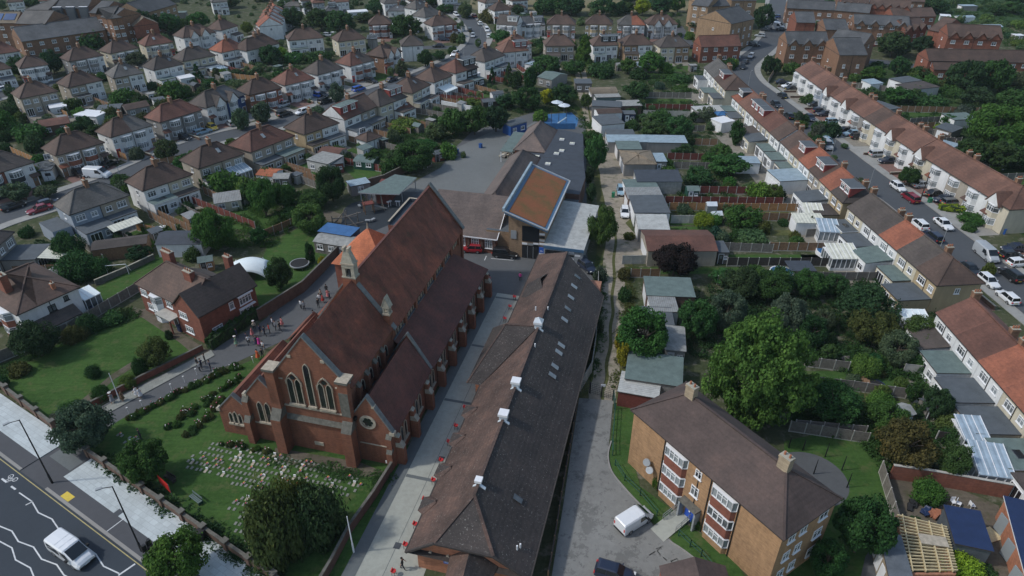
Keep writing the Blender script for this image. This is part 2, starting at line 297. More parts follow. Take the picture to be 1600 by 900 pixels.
# where a thing stands, in words one can find in the photo
def inside(p, poly):
    x, y = p; r = False; n = len(poly)
    for i in range(n):
        (x1, y1), (x2, y2) = poly[i], poly[(i+1) % n]
        if (y1 > y) != (y2 > y) and x < (x2-x1)*(y-y1)/(y2-y1)+x1: r = not r
    return r
ZONES = [
 ([(-200, 880), (560, 960), (560, 820), (600, 740), (345, 680), (130, 620), (-200, 560)], 'beside the church lawn'),
 ([(-200, 400), (250, 380), (330, 500), (210, 620), (-200, 620)], 'around the big left lawn'),
 ([(200, 340), (520, 300), (560, 400), (330, 510), (230, 440)], 'around the vicarage garden'),
 ([(420, 170), (720, 120), (800, 240), (640, 320), (500, 360), (320, 340), (330, 260)], 'left of the playground'),
 ([(-200, 250), (330, 250), (330, 400), (-200, 440)], 'by the blue grey semi'),
 ([(700, 100), (900, 90), (930, 220), (760, 240)], 'behind the school buildings'),
 ([(880, 200), (965, 200), (975, 620), (880, 620)], 'along the dirt lane'),
 ([(950, 440), (1560, 440), (1560, 760), (950, 600)], 'behind the brick flats'),
 ([(1200, 680), (1640, 620), (1640, 960), (1200, 960)], 'near the builders yard'),
 ([(930, 90), (1190, 90), (1330, 300), (1480, 440), (950, 450)], 'right of the dirt lane'),
 ([(1190, 70), (1700, 70), (1700, 330), (1300, 230)], 'behind the right terrace'),
 ([(960, -50), (1800, -50), (1800, 100), (960, 100)], 'by the far brown flats'),
 ([(-200, -50), (400, -50), (400, 120), (-200, 160)], 'among the far left semis'),
 ([(400, -50), (960, -50), (960, 110), (400, 110)], 'among the far central houses'),
 ([(-200, 100), (700, 60), (700, 250), (-200, 300)], 'among the left semis'),
]
def zone(p):
    for poly, s in ZONES:
        if inside(p, poly): return s
    return 'in the scene middle'
def zn(p3): return zone(PX(p3))
ORD = ['', 'first', 'second', 'third', 'fourth', 'fifth', 'sixth', 'seventh', 'eighth', 'ninth', 'tenth', 'eleventh', 'twelfth']
def ordw(i):
    if i < len(ORD): return ORD[i]
    return '%d%s' % (i, {1: 'st', 2: 'nd', 3: 'rd'}.get(i % 10 if i % 100 not in (11, 12, 13) else 0, 'th'))
def finish_labels():
    by = {}
    for o, alike in THINGS: by.setdefault(o['label'], []).append((o, alike))
    for lab, L in by.items():
        if len(L) < 2 or all(a for _, a in L): continue
        L = sorted([o for o, _ in L], key=lambda o: PX(o.location)[0]); n = len(L)
        for i, o in enumerate(L):
            if len(lab.split()) > 11: o['label'] = lab+', %s from left' % ordw(i+1)
            elif i == 0: o['label'] = lab+(', the left one' if n == 2 else ', leftmost of %d' % n)
            elif i == n-1: o['label'] = lab+(', the right one' if n == 2 else ', rightmost of %d' % n)
            else: o['label'] = lab+', %s of %d from left' % (ordw(i+1), n)
def ribbon(pts, w, z, m, name, h=0.0):
    """flat strip (or low solid when h>0) along world points"""
    L = []; R = []
    for i, p in enumerate(pts):
        a = pts[max(0, i-1)]; b = pts[min(len(pts)-1, i+1)]; d = Vector((b[0]-a[0], b[1]-a[1])).normalized(); n = Vector((-d.y, d.x))
        L.append((p[0]+n.x*w/2, p[1]+n.y*w/2, z)); R.append((p[0]-n.x*w/2, p[1]-n.y*w/2, z))
    mb = MB()
    for i in range(len(pts)-1):
        mb.face([R[i], R[i+1], L[i+1], L[i]], m)
    if h:
        for S in (L, R):
            for i in range(len(pts)-1): a, b = S[i], S[i+1]; mb.face([a, b, (b[0], b[1], z-h), (a[0], a[1], z-h)], m)
    return mb.build(name)
def smooth(pts, k=6):
    out = []
    n = len(pts)
    for i in range(n-1):
        p0 = pts[max(0, i-1)]; p1 = pts[i]; p2 = pts[i+1]; p3 = pts[min(n-1, i+2)]
        for j in range(k):
            t = j/k; out.append(tuple(.5*((2*p1[c])+(-p0[c]+p2[c])*t+(2*p0[c]-5*p1[c]+4*p2[c]-p3[c])*t*t+(-p0[c]+3*p1[c]-3*p2[c]+p3[c])*t**3) for c in (0, 1)))
    out.append(tuple(pts[-1][:2])); return out
def sheet(pxs, z, m, name, world=False, kind=True):
    pts = [p if world else W(*p)[:2] for p in pxs]
    mb = MB(); mb.face([(p[0], p[1], z) for p in pts], m); o = mb.build(name)
    if o.data.polygons[0].normal.z < 0: o.data.flip_normals()
    if kind: struct(o)
    return o
# ------------------------------------------------------------------ ground, roads, pavements
mb = MB(); mb.face([(-900, -60, 0), (900, -60, 0), (900, 1500, 0), (-900, 1500, 0)], 'garden'); struct(mb.build('ground'))
def road(pxs, w, name, pave=2.0, mat='asphalt', z=.03, pm='pavement'):
    pts = smooth([tuple(W(*p)[:2]) for p in pxs])
    struct(ribbon(pts, w, z, mat, name))
    if pave:
        for sgn in (1, -1):
            off = []
            for i, p in enumerate(pts):
                a = pts[max(0, i-1)]; b = pts[min(len(pts)-1, i+1)]; d = Vector((b[0]-a[0], b[1]-a[1])).normalized(); n = Vector((-d.y, d.x))*sgn*(w/2+pave/2+.12)
                off.append((p[0]+n.x, p[1]+n.y))
            struct(ribbon(off, pave, .13, pm, 'pavement', h=.12))
            off = []
            for i, p in enumerate(pts):
                a = pts[max(0, i-1)]; b = pts[min(len(pts)-1, i+1)]; d = Vector((b[0]-a[0], b[1]-a[1])).normalized(); n = Vector((-d.y, d.x))*sgn*(w/2+.06)
                off.append((p[0]+n.x, p[1]+n.y))
            struct(ribbon(off, .13, .14, 'kerb', 'kerb', h=.14))
    return pts
road_left = road([(-80, 372), (0, 340), (90, 312), (187, 278), (225, 261), (290, 232), (350, 213), (410, 200), (470, 182), (540, 158), (620, 132), (690, 104), (728, 84), (746, 64), (744, 46), (728, 28), (700, 12), (660, -12)], 6.6, 'street_road', 2.2)
road_up = road([(-90, 176), (0, 150), (75, 134), (175, 108), (300, 80), (390, 62), (436, 46), (450, 28), (452, 8), (440, -18)], 6, 'street_road', 1.8, z=.032)
road_link = road([(590, 80), (640, 76), (685, 74), (735, 76)], 5, 'street_road', 0, z=.035)
road_right = road([(1217, -20), (1214, 20), (1210, 52), (1196, 72), (1172, 92), (1160, 106), (1168, 126), (1198, 150), (1236, 180), (1278, 214), (1316, 245), (1368, 285), (1420, 322), (1470, 362), (1530, 408), (1600, 462), (1680, 525), (1800, 620)], 7.6, 'street_road', 1.8)
road_flats = road([(1212, 58), (1250, 82), (1310, 92), (1390, 98), (1440, 106)], 6, 'street_road', 0, z=.035)
road_flats2 = road([(1214, 22), (1270, 36), (1400, 58), (1440, 60)], 6, 'street_road', 0, z=.035)
# main road at the lower left, with kerb, tarmac margin and slab pavement
A, B = W(0, 712), W(225, 882); dm = (B-A).normalized(); nm = Vector((dm.y, -dm.x, 0))     # nm points to the road side
if nm.y > 0: nm = -nm
def mq(s, t, z=0): p = A+dm*s+nm*t; return (p.x, p.y, z)
def strip(s0, s1, t0, t1, z, m, name, h=0):
    mb = MB()
    if h: mb.prism([mq(s0, t0)[:2], mq(s1, t0)[:2], mq(s1, t1)[:2], mq(s0, t1)[:2]], z-h, z, m)
    else: mb.face([mq(s0, t0, z), mq(s1, t0, z), mq(s1, t1, z), mq(s0, t1, z)], m)
    return struct(mb.build(name))
ANG = atan2(dm.y, dm.x)
strip(-60, 60, 0, 40, .02, 'asphalt_main', 'main_road')
sd0 = (W(110, 790)-A).dot(dm)
drv0, drv1 = (W(25, 740)-A).dot(dm), (W(62, 771)-A).dot(dm)
Wl = (Vector(W(140, 712))-A).dot(nm)     # wall line offset (negative: away from the road)
WALL_T = ((W(400, 887)-A).dot(nm)+(W(140, 712)-A).dot(nm)+(W(85, 670)-A).dot(nm))/3
for s0, s1 in ((-60, drv0), (drv1, 60)):
    strip(s0, s1, -.32, 0, .15, 'kerb', 'kerb', .15)
    strip(s0, s1, -2.1, -.32, .13, 'tarmac_walk', 'pavement', .13)
    strip(s0, s1, WALL_T, -2.1, .134, 'slabs', 'pavement', .134)
strip(drv0, drv1, WALL_T, 0, .045, 'tarmac_walk', 'driveway_crossing')
strip(drv0+.6, drv1-.4, -4.6, -3.0, .05, 'concrete_dark', 'driveway_crossing')
strip(-60, 60, .22, .32, .026, 'line_yellow', 'road_marking')
# driveway beside the church
sheet([(78, 720), (140, 712), (190, 655), (270, 615), (340, 578), (372, 565), (470, 520), (530, 480), (560, 455), (600, 380), (540, 400), (400, 510), (330, 545), (260, 582), (190, 617), (150, 640)], .03, 'tarmac_path', 'driveway')
sheet([(150, 645), (195, 618), (330, 548), (336, 556), (205, 627), (160, 652)], .12, 'path_slabs', 'footpath')
# churchyard and vicarage lawns
sheet([(115, 700), (190, 655), (270, 617), (372, 572), (420, 552), (470, 560), (640, 700), (545, 900), (480, 960), (400, 890), (140, 714)], .035, 'grass', 'churchyard_lawn')
sheet([(430, 700), (460, 705), (560, 722), (620, 745), (560, 745), (430, 722)], .05, 'earth', 'flower_bed')
sheet([(-60, 590), (90, 540), (150, 512), (228, 495), (310, 545), (240, 580), (150, 632), (90, 668), (0, 605)], .03, 'grass', 'lawn')
sheet([(88, 655), (110, 640), (175, 585), (215, 560), (222, 566), (180, 592), (120, 645), (96, 664)], .04, 'earth', 'garden_path')
sheet([(-60, 572), (0, 575), (85, 540), (205, 480), (225, 492), (150, 508), (80, 545), (0, 590), (-60, 600)], .045, 'grass_dark', 'flower_bed')
sheet([(205, 485), (228, 483), (320, 545), (330, 550), (310, 560), (280, 535)], .05, 'earth', 'garden_path')
sheet([(395, 470), (400, 430), (420, 380), (470, 355), (520, 345), (545, 385), (500, 430), (410, 480)], .03, 'grass', 'lawn')
sheet([(150, 450), (215, 415), (300, 370), (330, 380), (270, 400), (190, 470), (160, 480)], .03, 'grass', 'lawn')
sheet([(300, 330), (380, 310), (430, 345), (390, 362), (330, 350)], .03, 'grass', 'lawn')
sheet([(400, 360), (440, 335), (425, 370), (400, 385)], .034, 'grass', 'lawn')
for k, p in enumerate([[(445, 268), (470, 262), (545, 288), (530, 302), (455, 280)], [(535, 262), (560, 258), (598, 270), (560, 284)], [(585, 230), (612, 238), (640, 248), (620, 258), (580, 245)], [(575, 118), (600, 115), (612, 122), (585, 130)], [(682, 172), (705, 170), (708, 180), (688, 180)], [(505, 45), (520, 40), (530, 50), (512, 54)]]):
    sheet(p, .03+.001*k, 'grass', 'lawn')
# playground and school yard
sheet([(600, 330), (560, 300), (640, 288), (688, 262), (712, 230), (738, 205), (770, 196), (835, 175), (915, 185), (918, 420), (930, 440), (925, 480), (750, 480), (640, 480), (560, 460), (500, 420), (520, 370)], .028, 'tarmac_path', 'school_yard')
sheet([(560, 302), (640, 290), (690, 262), (715, 230), (770, 205), (800, 210), (845, 185), (800, 260), (762, 302), (690, 300), (640, 300)], .034, 'playground', 'playground')
ce = W(577, 338); mbp = MB(); pl = []
for i in range(40):
    a = 2*pi*i/40; r = 1+.12*sin(3*a+1)
    pl.append((ce.x+6.2*r*cos(a)*.95, ce.y+7.2*r*sin(a)))
mbp.face([(x, y, .04) for x, y in pl], 'rubber_mat'); o = struct(mbp.build('playground_matting'))
sheet([(545, 340), (520, 330), (500, 330), (515, 350), (548, 360), (560, 372), (580, 345)], .038, 'earth', 'bark_play_area')
sheet([(846, 194), (850, 179), (893, 176), (904, 186), (901, 198)], .036, 'tarp_blue', 'blue_play_surface')
# car bays
for a, b in [((767, 404), (802, 407)), ((802, 407), (808, 398)), ((836, 421), (845, 402)), ((757, 407), (760, 400)), ((839, 404), (905, 414)), ((841, 413), (848, 413))]:
    p, q = W(*a), W(*b); struct(ribbon([p[:2], q[:2]], .13, .037, 'line_white', 'parking_line'))
# concrete lane between the church and the long building
CF_A = radians(75.7); CF_O = W(620, 728)
ca, sa = cos(CF_A), sin(CF_A)
def CW(s, n, z=0): return Vector((CF_O.x+s*ca+n*sa, CF_O.y+s*sa-n*ca, z))
def csheet(pts, z, m, name): return sheet([tuple(CW(*p)[:2]) for p in pts], z, m, name, True)
csheet([(-30, .2), (38.5, .2), (38.5, 5.6), (30, 7), (-30, 8.5)], .036, 'concrete', 'concrete_lane')
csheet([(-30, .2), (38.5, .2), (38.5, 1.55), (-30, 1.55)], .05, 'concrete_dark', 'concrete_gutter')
csheet([(-30, 4.15), (36, 4.15), (36, 4.2), (-30, 4.2)], .046, 'concrete_dark', 'expansion_joint')
for s in (-1.3, 12, 24, 37): csheet([(s, 1.6), (s+.45, 1.6), (s+.45, 7), (s, 7)], .042, 'concrete_dark', 'drain_channel')
for s, n in ((-4.5, 4.6), (-10.5, 3.9), (1.9, 4.3), (30, 5.2)): csheet([(s, n), (s+.75, n), (s+.75, n+.7), (s, n+.7)], .054, 'asphalt', 'manhole_cover')
# dirt lane
lane = smooth([tuple(W(*p)[:2]) for p in [(905, 108), (914, 150), (924, 190), (938, 235), (950, 275), (958, 320), (961, 370), (959, 420), (957, 470), (955, 510), (950, 560), (945, 600), (939, 628)]])
struct(ribbon(lane, 6.4, .02, 'grass_dry', 'lane_verge'))
for off in (-1.0, 1.05):
    q = []
    for i, p in enumerate(lane):
        a = lane[max(0, i-1)]; b = lane[min(len(lane)-1, i+1)]; d = Vector((b[0]-a[0], b[1]-a[1])).normalized(); q.append((p[0]-d.y*(off+.15*sin(i*.9)), p[1]+d.x*(off+.15*sin(i*.7))))
    struct(ribbon(q, 1.55, .028, 'lane_dirt', 'dirt_lane'))
sheet([(935, 232), (950, 225), (985, 232), (1000, 330), (975, 350), (952, 330), (940, 280)], .024, 'lane_dirt', 'dirt_lane')
sheet([(965, 330), (978, 350), (998, 372), (1005, 400), (968, 398), (962, 360)], .026, 'lane_dirt', 'dirt_lane')
# tarmac court in front of the flats
sheet([(905, 622), (958, 626), (949, 720), (957, 740), (1003, 795), (1020, 820), (1060, 855), (1130, 900), (1180, 960), (840, 960), (862, 900), (880, 790), (893, 700)], .03, 'asphalt_old', 'car_park')
kb = smooth([tuple(W(*p)[:2]) for p in [(955, 690), (950, 712), (956, 738), (980, 768), (1003, 793), (1012, 808)]]); struct(ribbon(kb, .16, .15, 'kerb', 'kerb', .15))
kb = smooth([tuple(W(*p)[:2]) for p in [(1045, 846), (1070, 862), (1105, 890), (1150, 930)]]); struct(ribbon(kb, .16, .15, 'kerb', 'kerb', .15))
sheet([(962, 630), (995, 632), (985, 700), (1000, 760), (1062, 805), (1062, 830), (1050, 845), (1016, 812), (958, 740), (951, 712)], .034, 'grass', 'lawn')
sheet([(1060, 812), (1140, 862), (1200, 960), (1160, 940), (1105, 888), (1050, 846)], .038, 'grass', 'lawn')
sheet([(1225, 690), (1300, 672), (1370, 685), (1395, 800), (1390, 870), (1330, 960), (1180, 960), (1230, 880)], .03, 'grass', 'lawn')
c0 = W(1266, 748); MBc = MB(); MBc.face([(c0.x+4.1*cos(2*pi*i/40), c0.y+4.1*sin(2*pi*i/40), .05) for i in range(40)], 'tarmac_path'); struct(MBc.build('round_paving'))
sheet([(1345, 900), (1352, 870), (1380, 830), (1375, 900), (1370, 960), (1330, 960)], .045, 'tarmac_path', 'footpath')
sheet([(1390, 740), (1500, 765), (1560, 790), (1600, 900), (1600, 960), (1540, 960), (1400, 800)], .03, 'earth', 'yard_ground')
# garden strips right of the lane (plots run along X)
def plot(y0, y1, x0, x1, m, z=.03): sheet([(x0, y0), (x1, y0), (x1, y1), (x0, y1)], z, m, 'lawn' if 'grass' in m else 'garden_bed', True)
for px in [((990, 318), (1140, 332), 'grass_dry'), ((1048, 340), (1095, 352), 'grass'), ((1048, 354), (1130, 372), 'grass'), ((1135, 398), (1290, 406), 'grass'), ((975, 418), (1200, 428), 'grass'),
           ((1240, 580), (1420, 610), 'grass'), ((1240, 610), (1400, 628), 'grass_dry'), ((1260, 398), (1370, 412), 'grass'), ((1000, 118), (1060, 125), 'grass'), ((1008, 155), (1085, 162), 'grass'), ((1050, 182), (1077, 190), 'grass'), ((1190, 360), (1290, 368), 'grass_dry'), ((1200, 330), (1250, 342), 'grass_dry'), ((1395, 172), (1530, 182), 'grass'), ((1580, 280), (1640, 295), 'grass')]:
    (a, b), (c, d), m = px; p0 = W(a, b); p1 = W(c, d); xs = sorted((p0.x, p1.x)); ys = sorted((p0.y, p1.y))
    plot(ys[0], ys[1], min(W(a, d).x, p0.x), p1.x, m)
# far ground
sheet([(-20, 330), (120, 322), (130, 345), (-20, 362)], .025, 'field', 'dry_field', True)
sheet([(-700, 362), (700, 362), (700, 1400), (-700, 1400)], .02, 'far_green', 'far_fields', True)
sheet([(110, 300), (260, 300), (260, 380), (110, 380)], .022, 'far_green', 'allotment_ground', True)
sheet([(95, 100), (170, 100), (230, 250), (95, 225)], .022, 'grass_dark', 'allotment_ground', True)
sheet([(1050, 48), (1066, 40), (1082, 66), (1088, 74), (1068, 72)], .03, 'asphalt', 'service_road'); 
# ------------------------------------------------------------------ windows, houses
WCACHE = {}
def win_mesh(w, h, nv, split, frame='white_paint', glass='glass'):
    k = (round(w, 2), round(h, 2), nv, split, frame, glass)
    if k in WCACHE: return WCACHE[k]
    # frame stands 6 cm proud of the wall, pane 3 cm; local: x width, z height, -y outwards
    f = MB(); t = .09
    f.box(-w/2, w/2, -.07, .02, 0, t, frame); f.box(-w/2, w/2, -.07, .02, h-t, h, frame)
    f.box(-w/2, -w/2+t, -.07, .02, t, h-t, frame); f.box(w/2-t, w/2, -.07, .02, t, h-t, frame)
    for i in range(1, nv+1):
        x = -w/2+w*i/(nv+1); f.box(x-.04, x+.04, -.065, .01, t, h-t, frame)
    if split: f.box(-w/2+t, w/2-t, -.06, .01, h*.68-.03, h*.68+.03, frame)
    f.box(-w/2-.08, w/2+.08, -.16, .0, -.09, -.01, frame)
    p = MB(); p.box(-w/2+t*.5, w/2-t*.5, -.035, -.005, t*.5, h-t*.5, glass)
    c = MB(); c.v = list(f.v); c.f = list(f.f); c.m = list(f.m); c.mats = list(f.mats); c.box(-w/2+t*.5, w/2-t*.5, -.035, -.005, t*.5, h-t*.5, glass)
    r = (f.mesh('window'), p.mesh('pane'), c.mesh('window')); WCACHE[k] = r; return r
def window(parent, x, y, z, rz, w=1.3, h=1.15, nv=1, split=True, frame='white_paint', glass='glass', far=False, name='window'):
    a, b, c = win_mesh(w, h, nv, split, frame, glass)
    o = obj(name, c if far else a, parent, (x, y, z), rz)
    if not far: obj('pane', b, o)
    return o
def door(parent, x, y, z, rz, col='white_paint', w=1.0, h=2.05, far=False):
    k = ('door', col, w, h)
    if k not in WCACHE:
        d = MB(); d.box(-w/2, w/2, -.06, .02, 0, h, col); d.box(-w*.28, w*.28, -.075, -.055, h*.55, h*.86, 'glass'); d.box(-w/2-.07, -w/2, -.08, .02, 0, h+.07, 'white_paint'); d.box(w/2, w/2+.07, -.08, .02, 0, h+.07, 'white_paint'); d.box(-w/2, w/2, -.08, .02, h, h+.07, 'white_paint')
        WCACHE[k] = d.mesh('door')
    return obj('door', WCACHE[k], parent, (x, y, z), rz)
def hip_roof(L, D, z, rise, roof, roof2=None, inA=True, inB=True, t=.16, ov=0, xs=None, rh=None):
    mb = MB(); rh = D/2*.92 if rh is None else rh; x0, x1, y0, y1 = -ov, L+ov, -ov, D+ov; ra = rh if inA else x0; rb = L-rh if inB else x1
    ra = ra if inA else x0; zt = z+rise; m = (y0+y1)/2; r2 = roof2 or roof; xm = L/2 if xs is None else xs
    xm = min(max(xm, ra), rb)
    mb.face([(x0, y0, z), (xm, y0, z), (xm, m, zt), (ra, m, zt)], roof); mb.face([(xm, y0, z), (x1, y0, z), (rb, m, zt), (xm, m, zt)], r2)
    mb.face([(x0, y1, z), (ra, m, zt), (xm, m, zt), (xm, y1, z)], roof); mb.face([(x1, y1, z), (xm, y1, z), (xm, m, zt), (rb, m, zt)], r2)
    if inA: mb.face([(x0, y0, z), (ra, m, zt), (x0, y1, z)], roof)
    if inB: mb.face([(x1, y0, z), (x1, y1, z), (rb, m, zt)], r2)
    # eaves board and ridge/hip caps
    for a, b in (((x0, y0), (x1, y0)), ((x1, y0), (x1, y1)), ((x1, y1), (x0, y1)), ((x0, y1), (x0, y0))):
        mb.face([(a[0], a[1], z-t), (b[0], b[1], z-t), (b[0], b[1], z-.002), (a[0], a[1], z-.002)], 'wood_dark' if roof != 'r_flats' else 'wood_dark')
    mb.face([(x0, y0, z-t), (x0, y1, z-t), (x1, y1, z-t), (x1, y0, z-t)], 'w_grey')
    cap = roof
    mb.beam((ra, m, zt+.03), (rb, m, zt+.03), .28, .14, cap)
    if inA:
        for yy in (y0, y1): mb.beam((x0, yy, z+.03), (ra, m, zt+.03), .22, .1, cap)
    else:
        for yy in (y0, y1): mb.face([(x0, yy, z-t), (x0, m, zt-t), (x0, m, zt), (x0, yy, z)], cap)
    if inB:
        for yy in (y0, y1): mb.beam((x1, yy, z+.03), (rb, m, zt+.03), .22, .1, r2)
    else:
        for yy in (y0, y1): mb.face([(x1, yy, z-t), (x1, m, zt-t), (x1, m, zt), (x1, yy, z)], r2)
    return mb
CH = {}
def chimney(parent, x, y, z0, h=1.5, wx=.75, wy=1.1, pots=3, mat='b_brown', name='chimney'):
    k = (round(h, 1), wx, wy, pots, mat)
    if k not in CH:
        mb = MB(); mb.box(-wx/2, wx/2, -wy/2, wy/2, -1.6, h, mat); mb.box(-wx/2-.06, wx/2+.06, -wy/2-.06, wy/2+.06, h-.25, h-.1, mat); mb.box(-wx/2-.03, wx/2+.03, -wy/2-.03, wy/2+.03, h, h+.06, 'stone')
        p = MB()
        for i in range(pots):
            if wy >= wx: c = (0, -wy/2+wy*(i+.5)/pots)
            else: c = (-wx/2+wx*(i+.5)/pots, 0)
            p.cyl((c[0], c[1], h+.06), (c[0], c[1], h+.42), .12, .1, 8, 'terracotta')
        CH[k] = (mb.mesh('chimney'), p.mesh('chimney_pot'))
    o = obj(name, CH[k][0], parent, (x, y, z0)); obj('chimney_pots', CH[k][1], o); return o
def gable_wall(mb, x, D, z, rise, m, th=.02, inset=.3):
    mb.extr([(x, inset, z-.2), (x, D-inset, z-.2), (x, D-inset, z), (x, D/2, z+rise*(1-inset*2/D)), (x, inset, z)], (th, 0, 0), m)
BAYC = {}
def bay(parent, x, z0=.0, w=2.6, d=.75, storeys=2, panel='w_hang', roofm='r_brown', far=False, H1=5.0, gabled=None):
    k = (w, d, storeys, panel, roofm, H1)
    if k not in BAYC:
        wall = MB(); gl = MB(); fr = MB()
        def pl(e): return [(-w/2-e, 0), (-w/2+.55-e*.4, -d-e), (w/2-.55+e*.4, -d-e), (w/2+e, 0)]
        levels = [(.0, .75, .75+1.35)] if storeys == 1 else [(.0, .75, 2.15), (2.15, 3.25, 4.55)]
        for a, b, c in levels:
            wall.prism(pl(0), a, b, panel)
            gl.prism(pl(-.05), b, c, 'glass_net'); P = pl(.02)
            fr.prism(pl(.05), b, b+.09, 'white_paint'); fr.prism(pl(.05), c-.1, c, 'white_paint'); fr.prism(pl(.03), c-.42, c-.36, 'white_paint')
            n = 0
            for (p, q), kx in (((P[0], P[1]), 1), ((P[1], P[2]), 3), ((P[2], P[3]), 1)):
                for i in range(kx+1):
                    t = i/kx; xx = p[0]+(q[0]-p[0])*t; yy = p[1]+(q[1]-p[1])*t; fr.box(xx-.05, xx+.05, yy-.03, yy+.05, b+.09, c-.1, 'white_paint')
        top = levels[-1][2]; P = pl(.12)
        if storeys == 1: wall.add([(p[0], p[1], top) for p in P]+[(-w/2+.4, 0, top+.55), (w/2-.4, 0, top+.55)], [(0, 1, 4), (1, 2, 5, 4), (2, 3, 5), (0, 3, 2, 1)], roofm)
        else: wall.prism(P, top, top+.16, 'white_paint')
        BAYC[k] = (wall.pieces('bay'), gl.pieces('pane'), fr.mesh('frame'))
    o = obj('bay_window', BAYC[k][0][0], parent, (x, .3, z0))
    for q in BAYC[k][0][1:]: obj('panel', q, o)
    for q in BAYC[k][1]: obj('pane', q, o)
    obj('frame', BAYC[k][2], o); return o
def flat_ext(parent, x0, x1, d, h=2.7, wall='w_white', roof='felt', slope=0, sky=0, far=False, doors=True):
    mb = MB(); mb.box(x0, x1, .3-d, .29, 0, h-.12, wall); o = mb.build('rear_extension', parent)
    r = MB()
    if slope: r.extr([(x0-.15, .28-d, h-.1), (x0-.15, .28, h-.1+slope), (x0-.15, .28, h+slope), (x0-.15, .28-d, h)], (x1-x0+.3, 0, 0), roof)
    else:
        r.box(x0-.12, x1+.12, .18-d, .28, h-.12, h+.03, 'white_paint' if sky else 'wood_dark', roof)
    r.build('roof', o)
    w = x1-x0
    if doors:
        window(o, x0+w*.3, .3-d, .1, 0, min(2.2, w*.42), 2.1, 1 if far else 2, False, glass='glass_dark', far=True); window(o, x0+w*.76, .3-d, .95, 0, min(1.4, w*.3), 1.1, 1, True, far=True)
    if sky:
        s = MB(); s.box(x0+w*.4, x0+w*.4+1.3, .3-d*.6, .3-d*.6+.9, h+.03, h+.16, 'lead', 'glass_dark'); s.build('skylight', o)
    return o
def conservatory(parent, x0, x1, d, h=2.3, roof='poly_roof', y=.3, rise=.9, base='w_white'):
    mb = MB(); mb.box(x0, x1, y-d, y-.01, 0, .55, base); o = mb.build('conservatory', parent)
    g = MB(); g.box(x0+.06, x1-.06, y-d+.06, y-.02, .55, h, 'glass_net'); g.build('pane', o)
    f = MB(); n = max(2, int((x1-x0)/.8)); 
    for i in range(n+1): xx = x0+(x1-x0)*i/n; f.box(xx-.05, xx+.05, y-d-.02, y-d+.06, .55, h, 'white_paint')
    nd = max(2, int(d/.8))
    for i in range(nd+1):
        yy = y-d+d*i/nd
        for xx in (x0, x1): f.box(xx-.04, xx+.04, yy-.05, yy+.05, .55, h, 'white_paint')
    f.box(x0-.05, x1+.05, y-d-.05, y, h-.05, h+.06, 'white_paint')
    for i in range(n+1): xx = x0+(x1-x0)*i/n; f.beam((xx, y-d, h+.14), (xx, y-.05, h+rise+.09), .07, .07, 'white_paint')
    f.build('frame', o)
    r = MB(); r.extr([(x0-.1, y-d-.1, h+.06), (x0-.1, y-.03, h+rise), (x0-.1, y-.03, h+rise+.05), (x0-.1, y-d-.1, h+.11)], (x1-x0+.2, 0, 0), roof); r.build('roof', o)
    return o
def dormer(parent, x0, x1, L, D, ez, rise, wall='w_hang', roof='felt', sgn=-1, far=False):
    # flat roofed box on the slope facing -y
    z1 = ez+rise-.15; yb = D/2; yf = 1.3
    zf = ez+rise*(yf/(D/2))
    mb = MB(); mb.extr([(x0, yf, zf-.3), (x0, yb, ez+rise-.3), (x0, yb, z1), (x0, yf, z1)], (x1-x0, 0, 0), wall); o = mb.build('dormer', parent)
    r = MB(); r.box(x0-.12, x1+.12, yf-.2, yb+.1, z1, z1+.16, 'white_paint', roof); r.build('roof', o); w = x1-x0
    for k in (.27, .73): window(o, x0+w*k, yf, zf+.35, 0, min(1.5, w*.36), max(.8, z1-zf-.6), 1, True, far=True)
    return o
WALLN = {'w_white': 'white', 'w_cream': 'cream', 'w_grey': 'grey', 'w_pebble': 'pebbledashed', 'w_bluegrey': 'blue grey', 'b_red': 'red brick', 'b_brown': 'brown brick', 'w_tan': 'tan', 'b_tan': 'tan brick', 'w_blue': 'blue', 'b_buff': 'buff brick', 'b_orange': 'orange brick', 'b_vic': 'dark brick'}
ROOFN = {'r_brown': 'brown', 'r_dark': 'dark', 'r_red': 'red brown', 'r_orange': 'orange', 'r_grey': 'grey', 'r_slate': 'slate', 'r_terr': 'russet', 'r_tan': 'tan', 'r_school': 'brown', 'r_flats': 'brown', 'r_long': 'brown'}
HOUSES = []
HRND = random.Random(11)
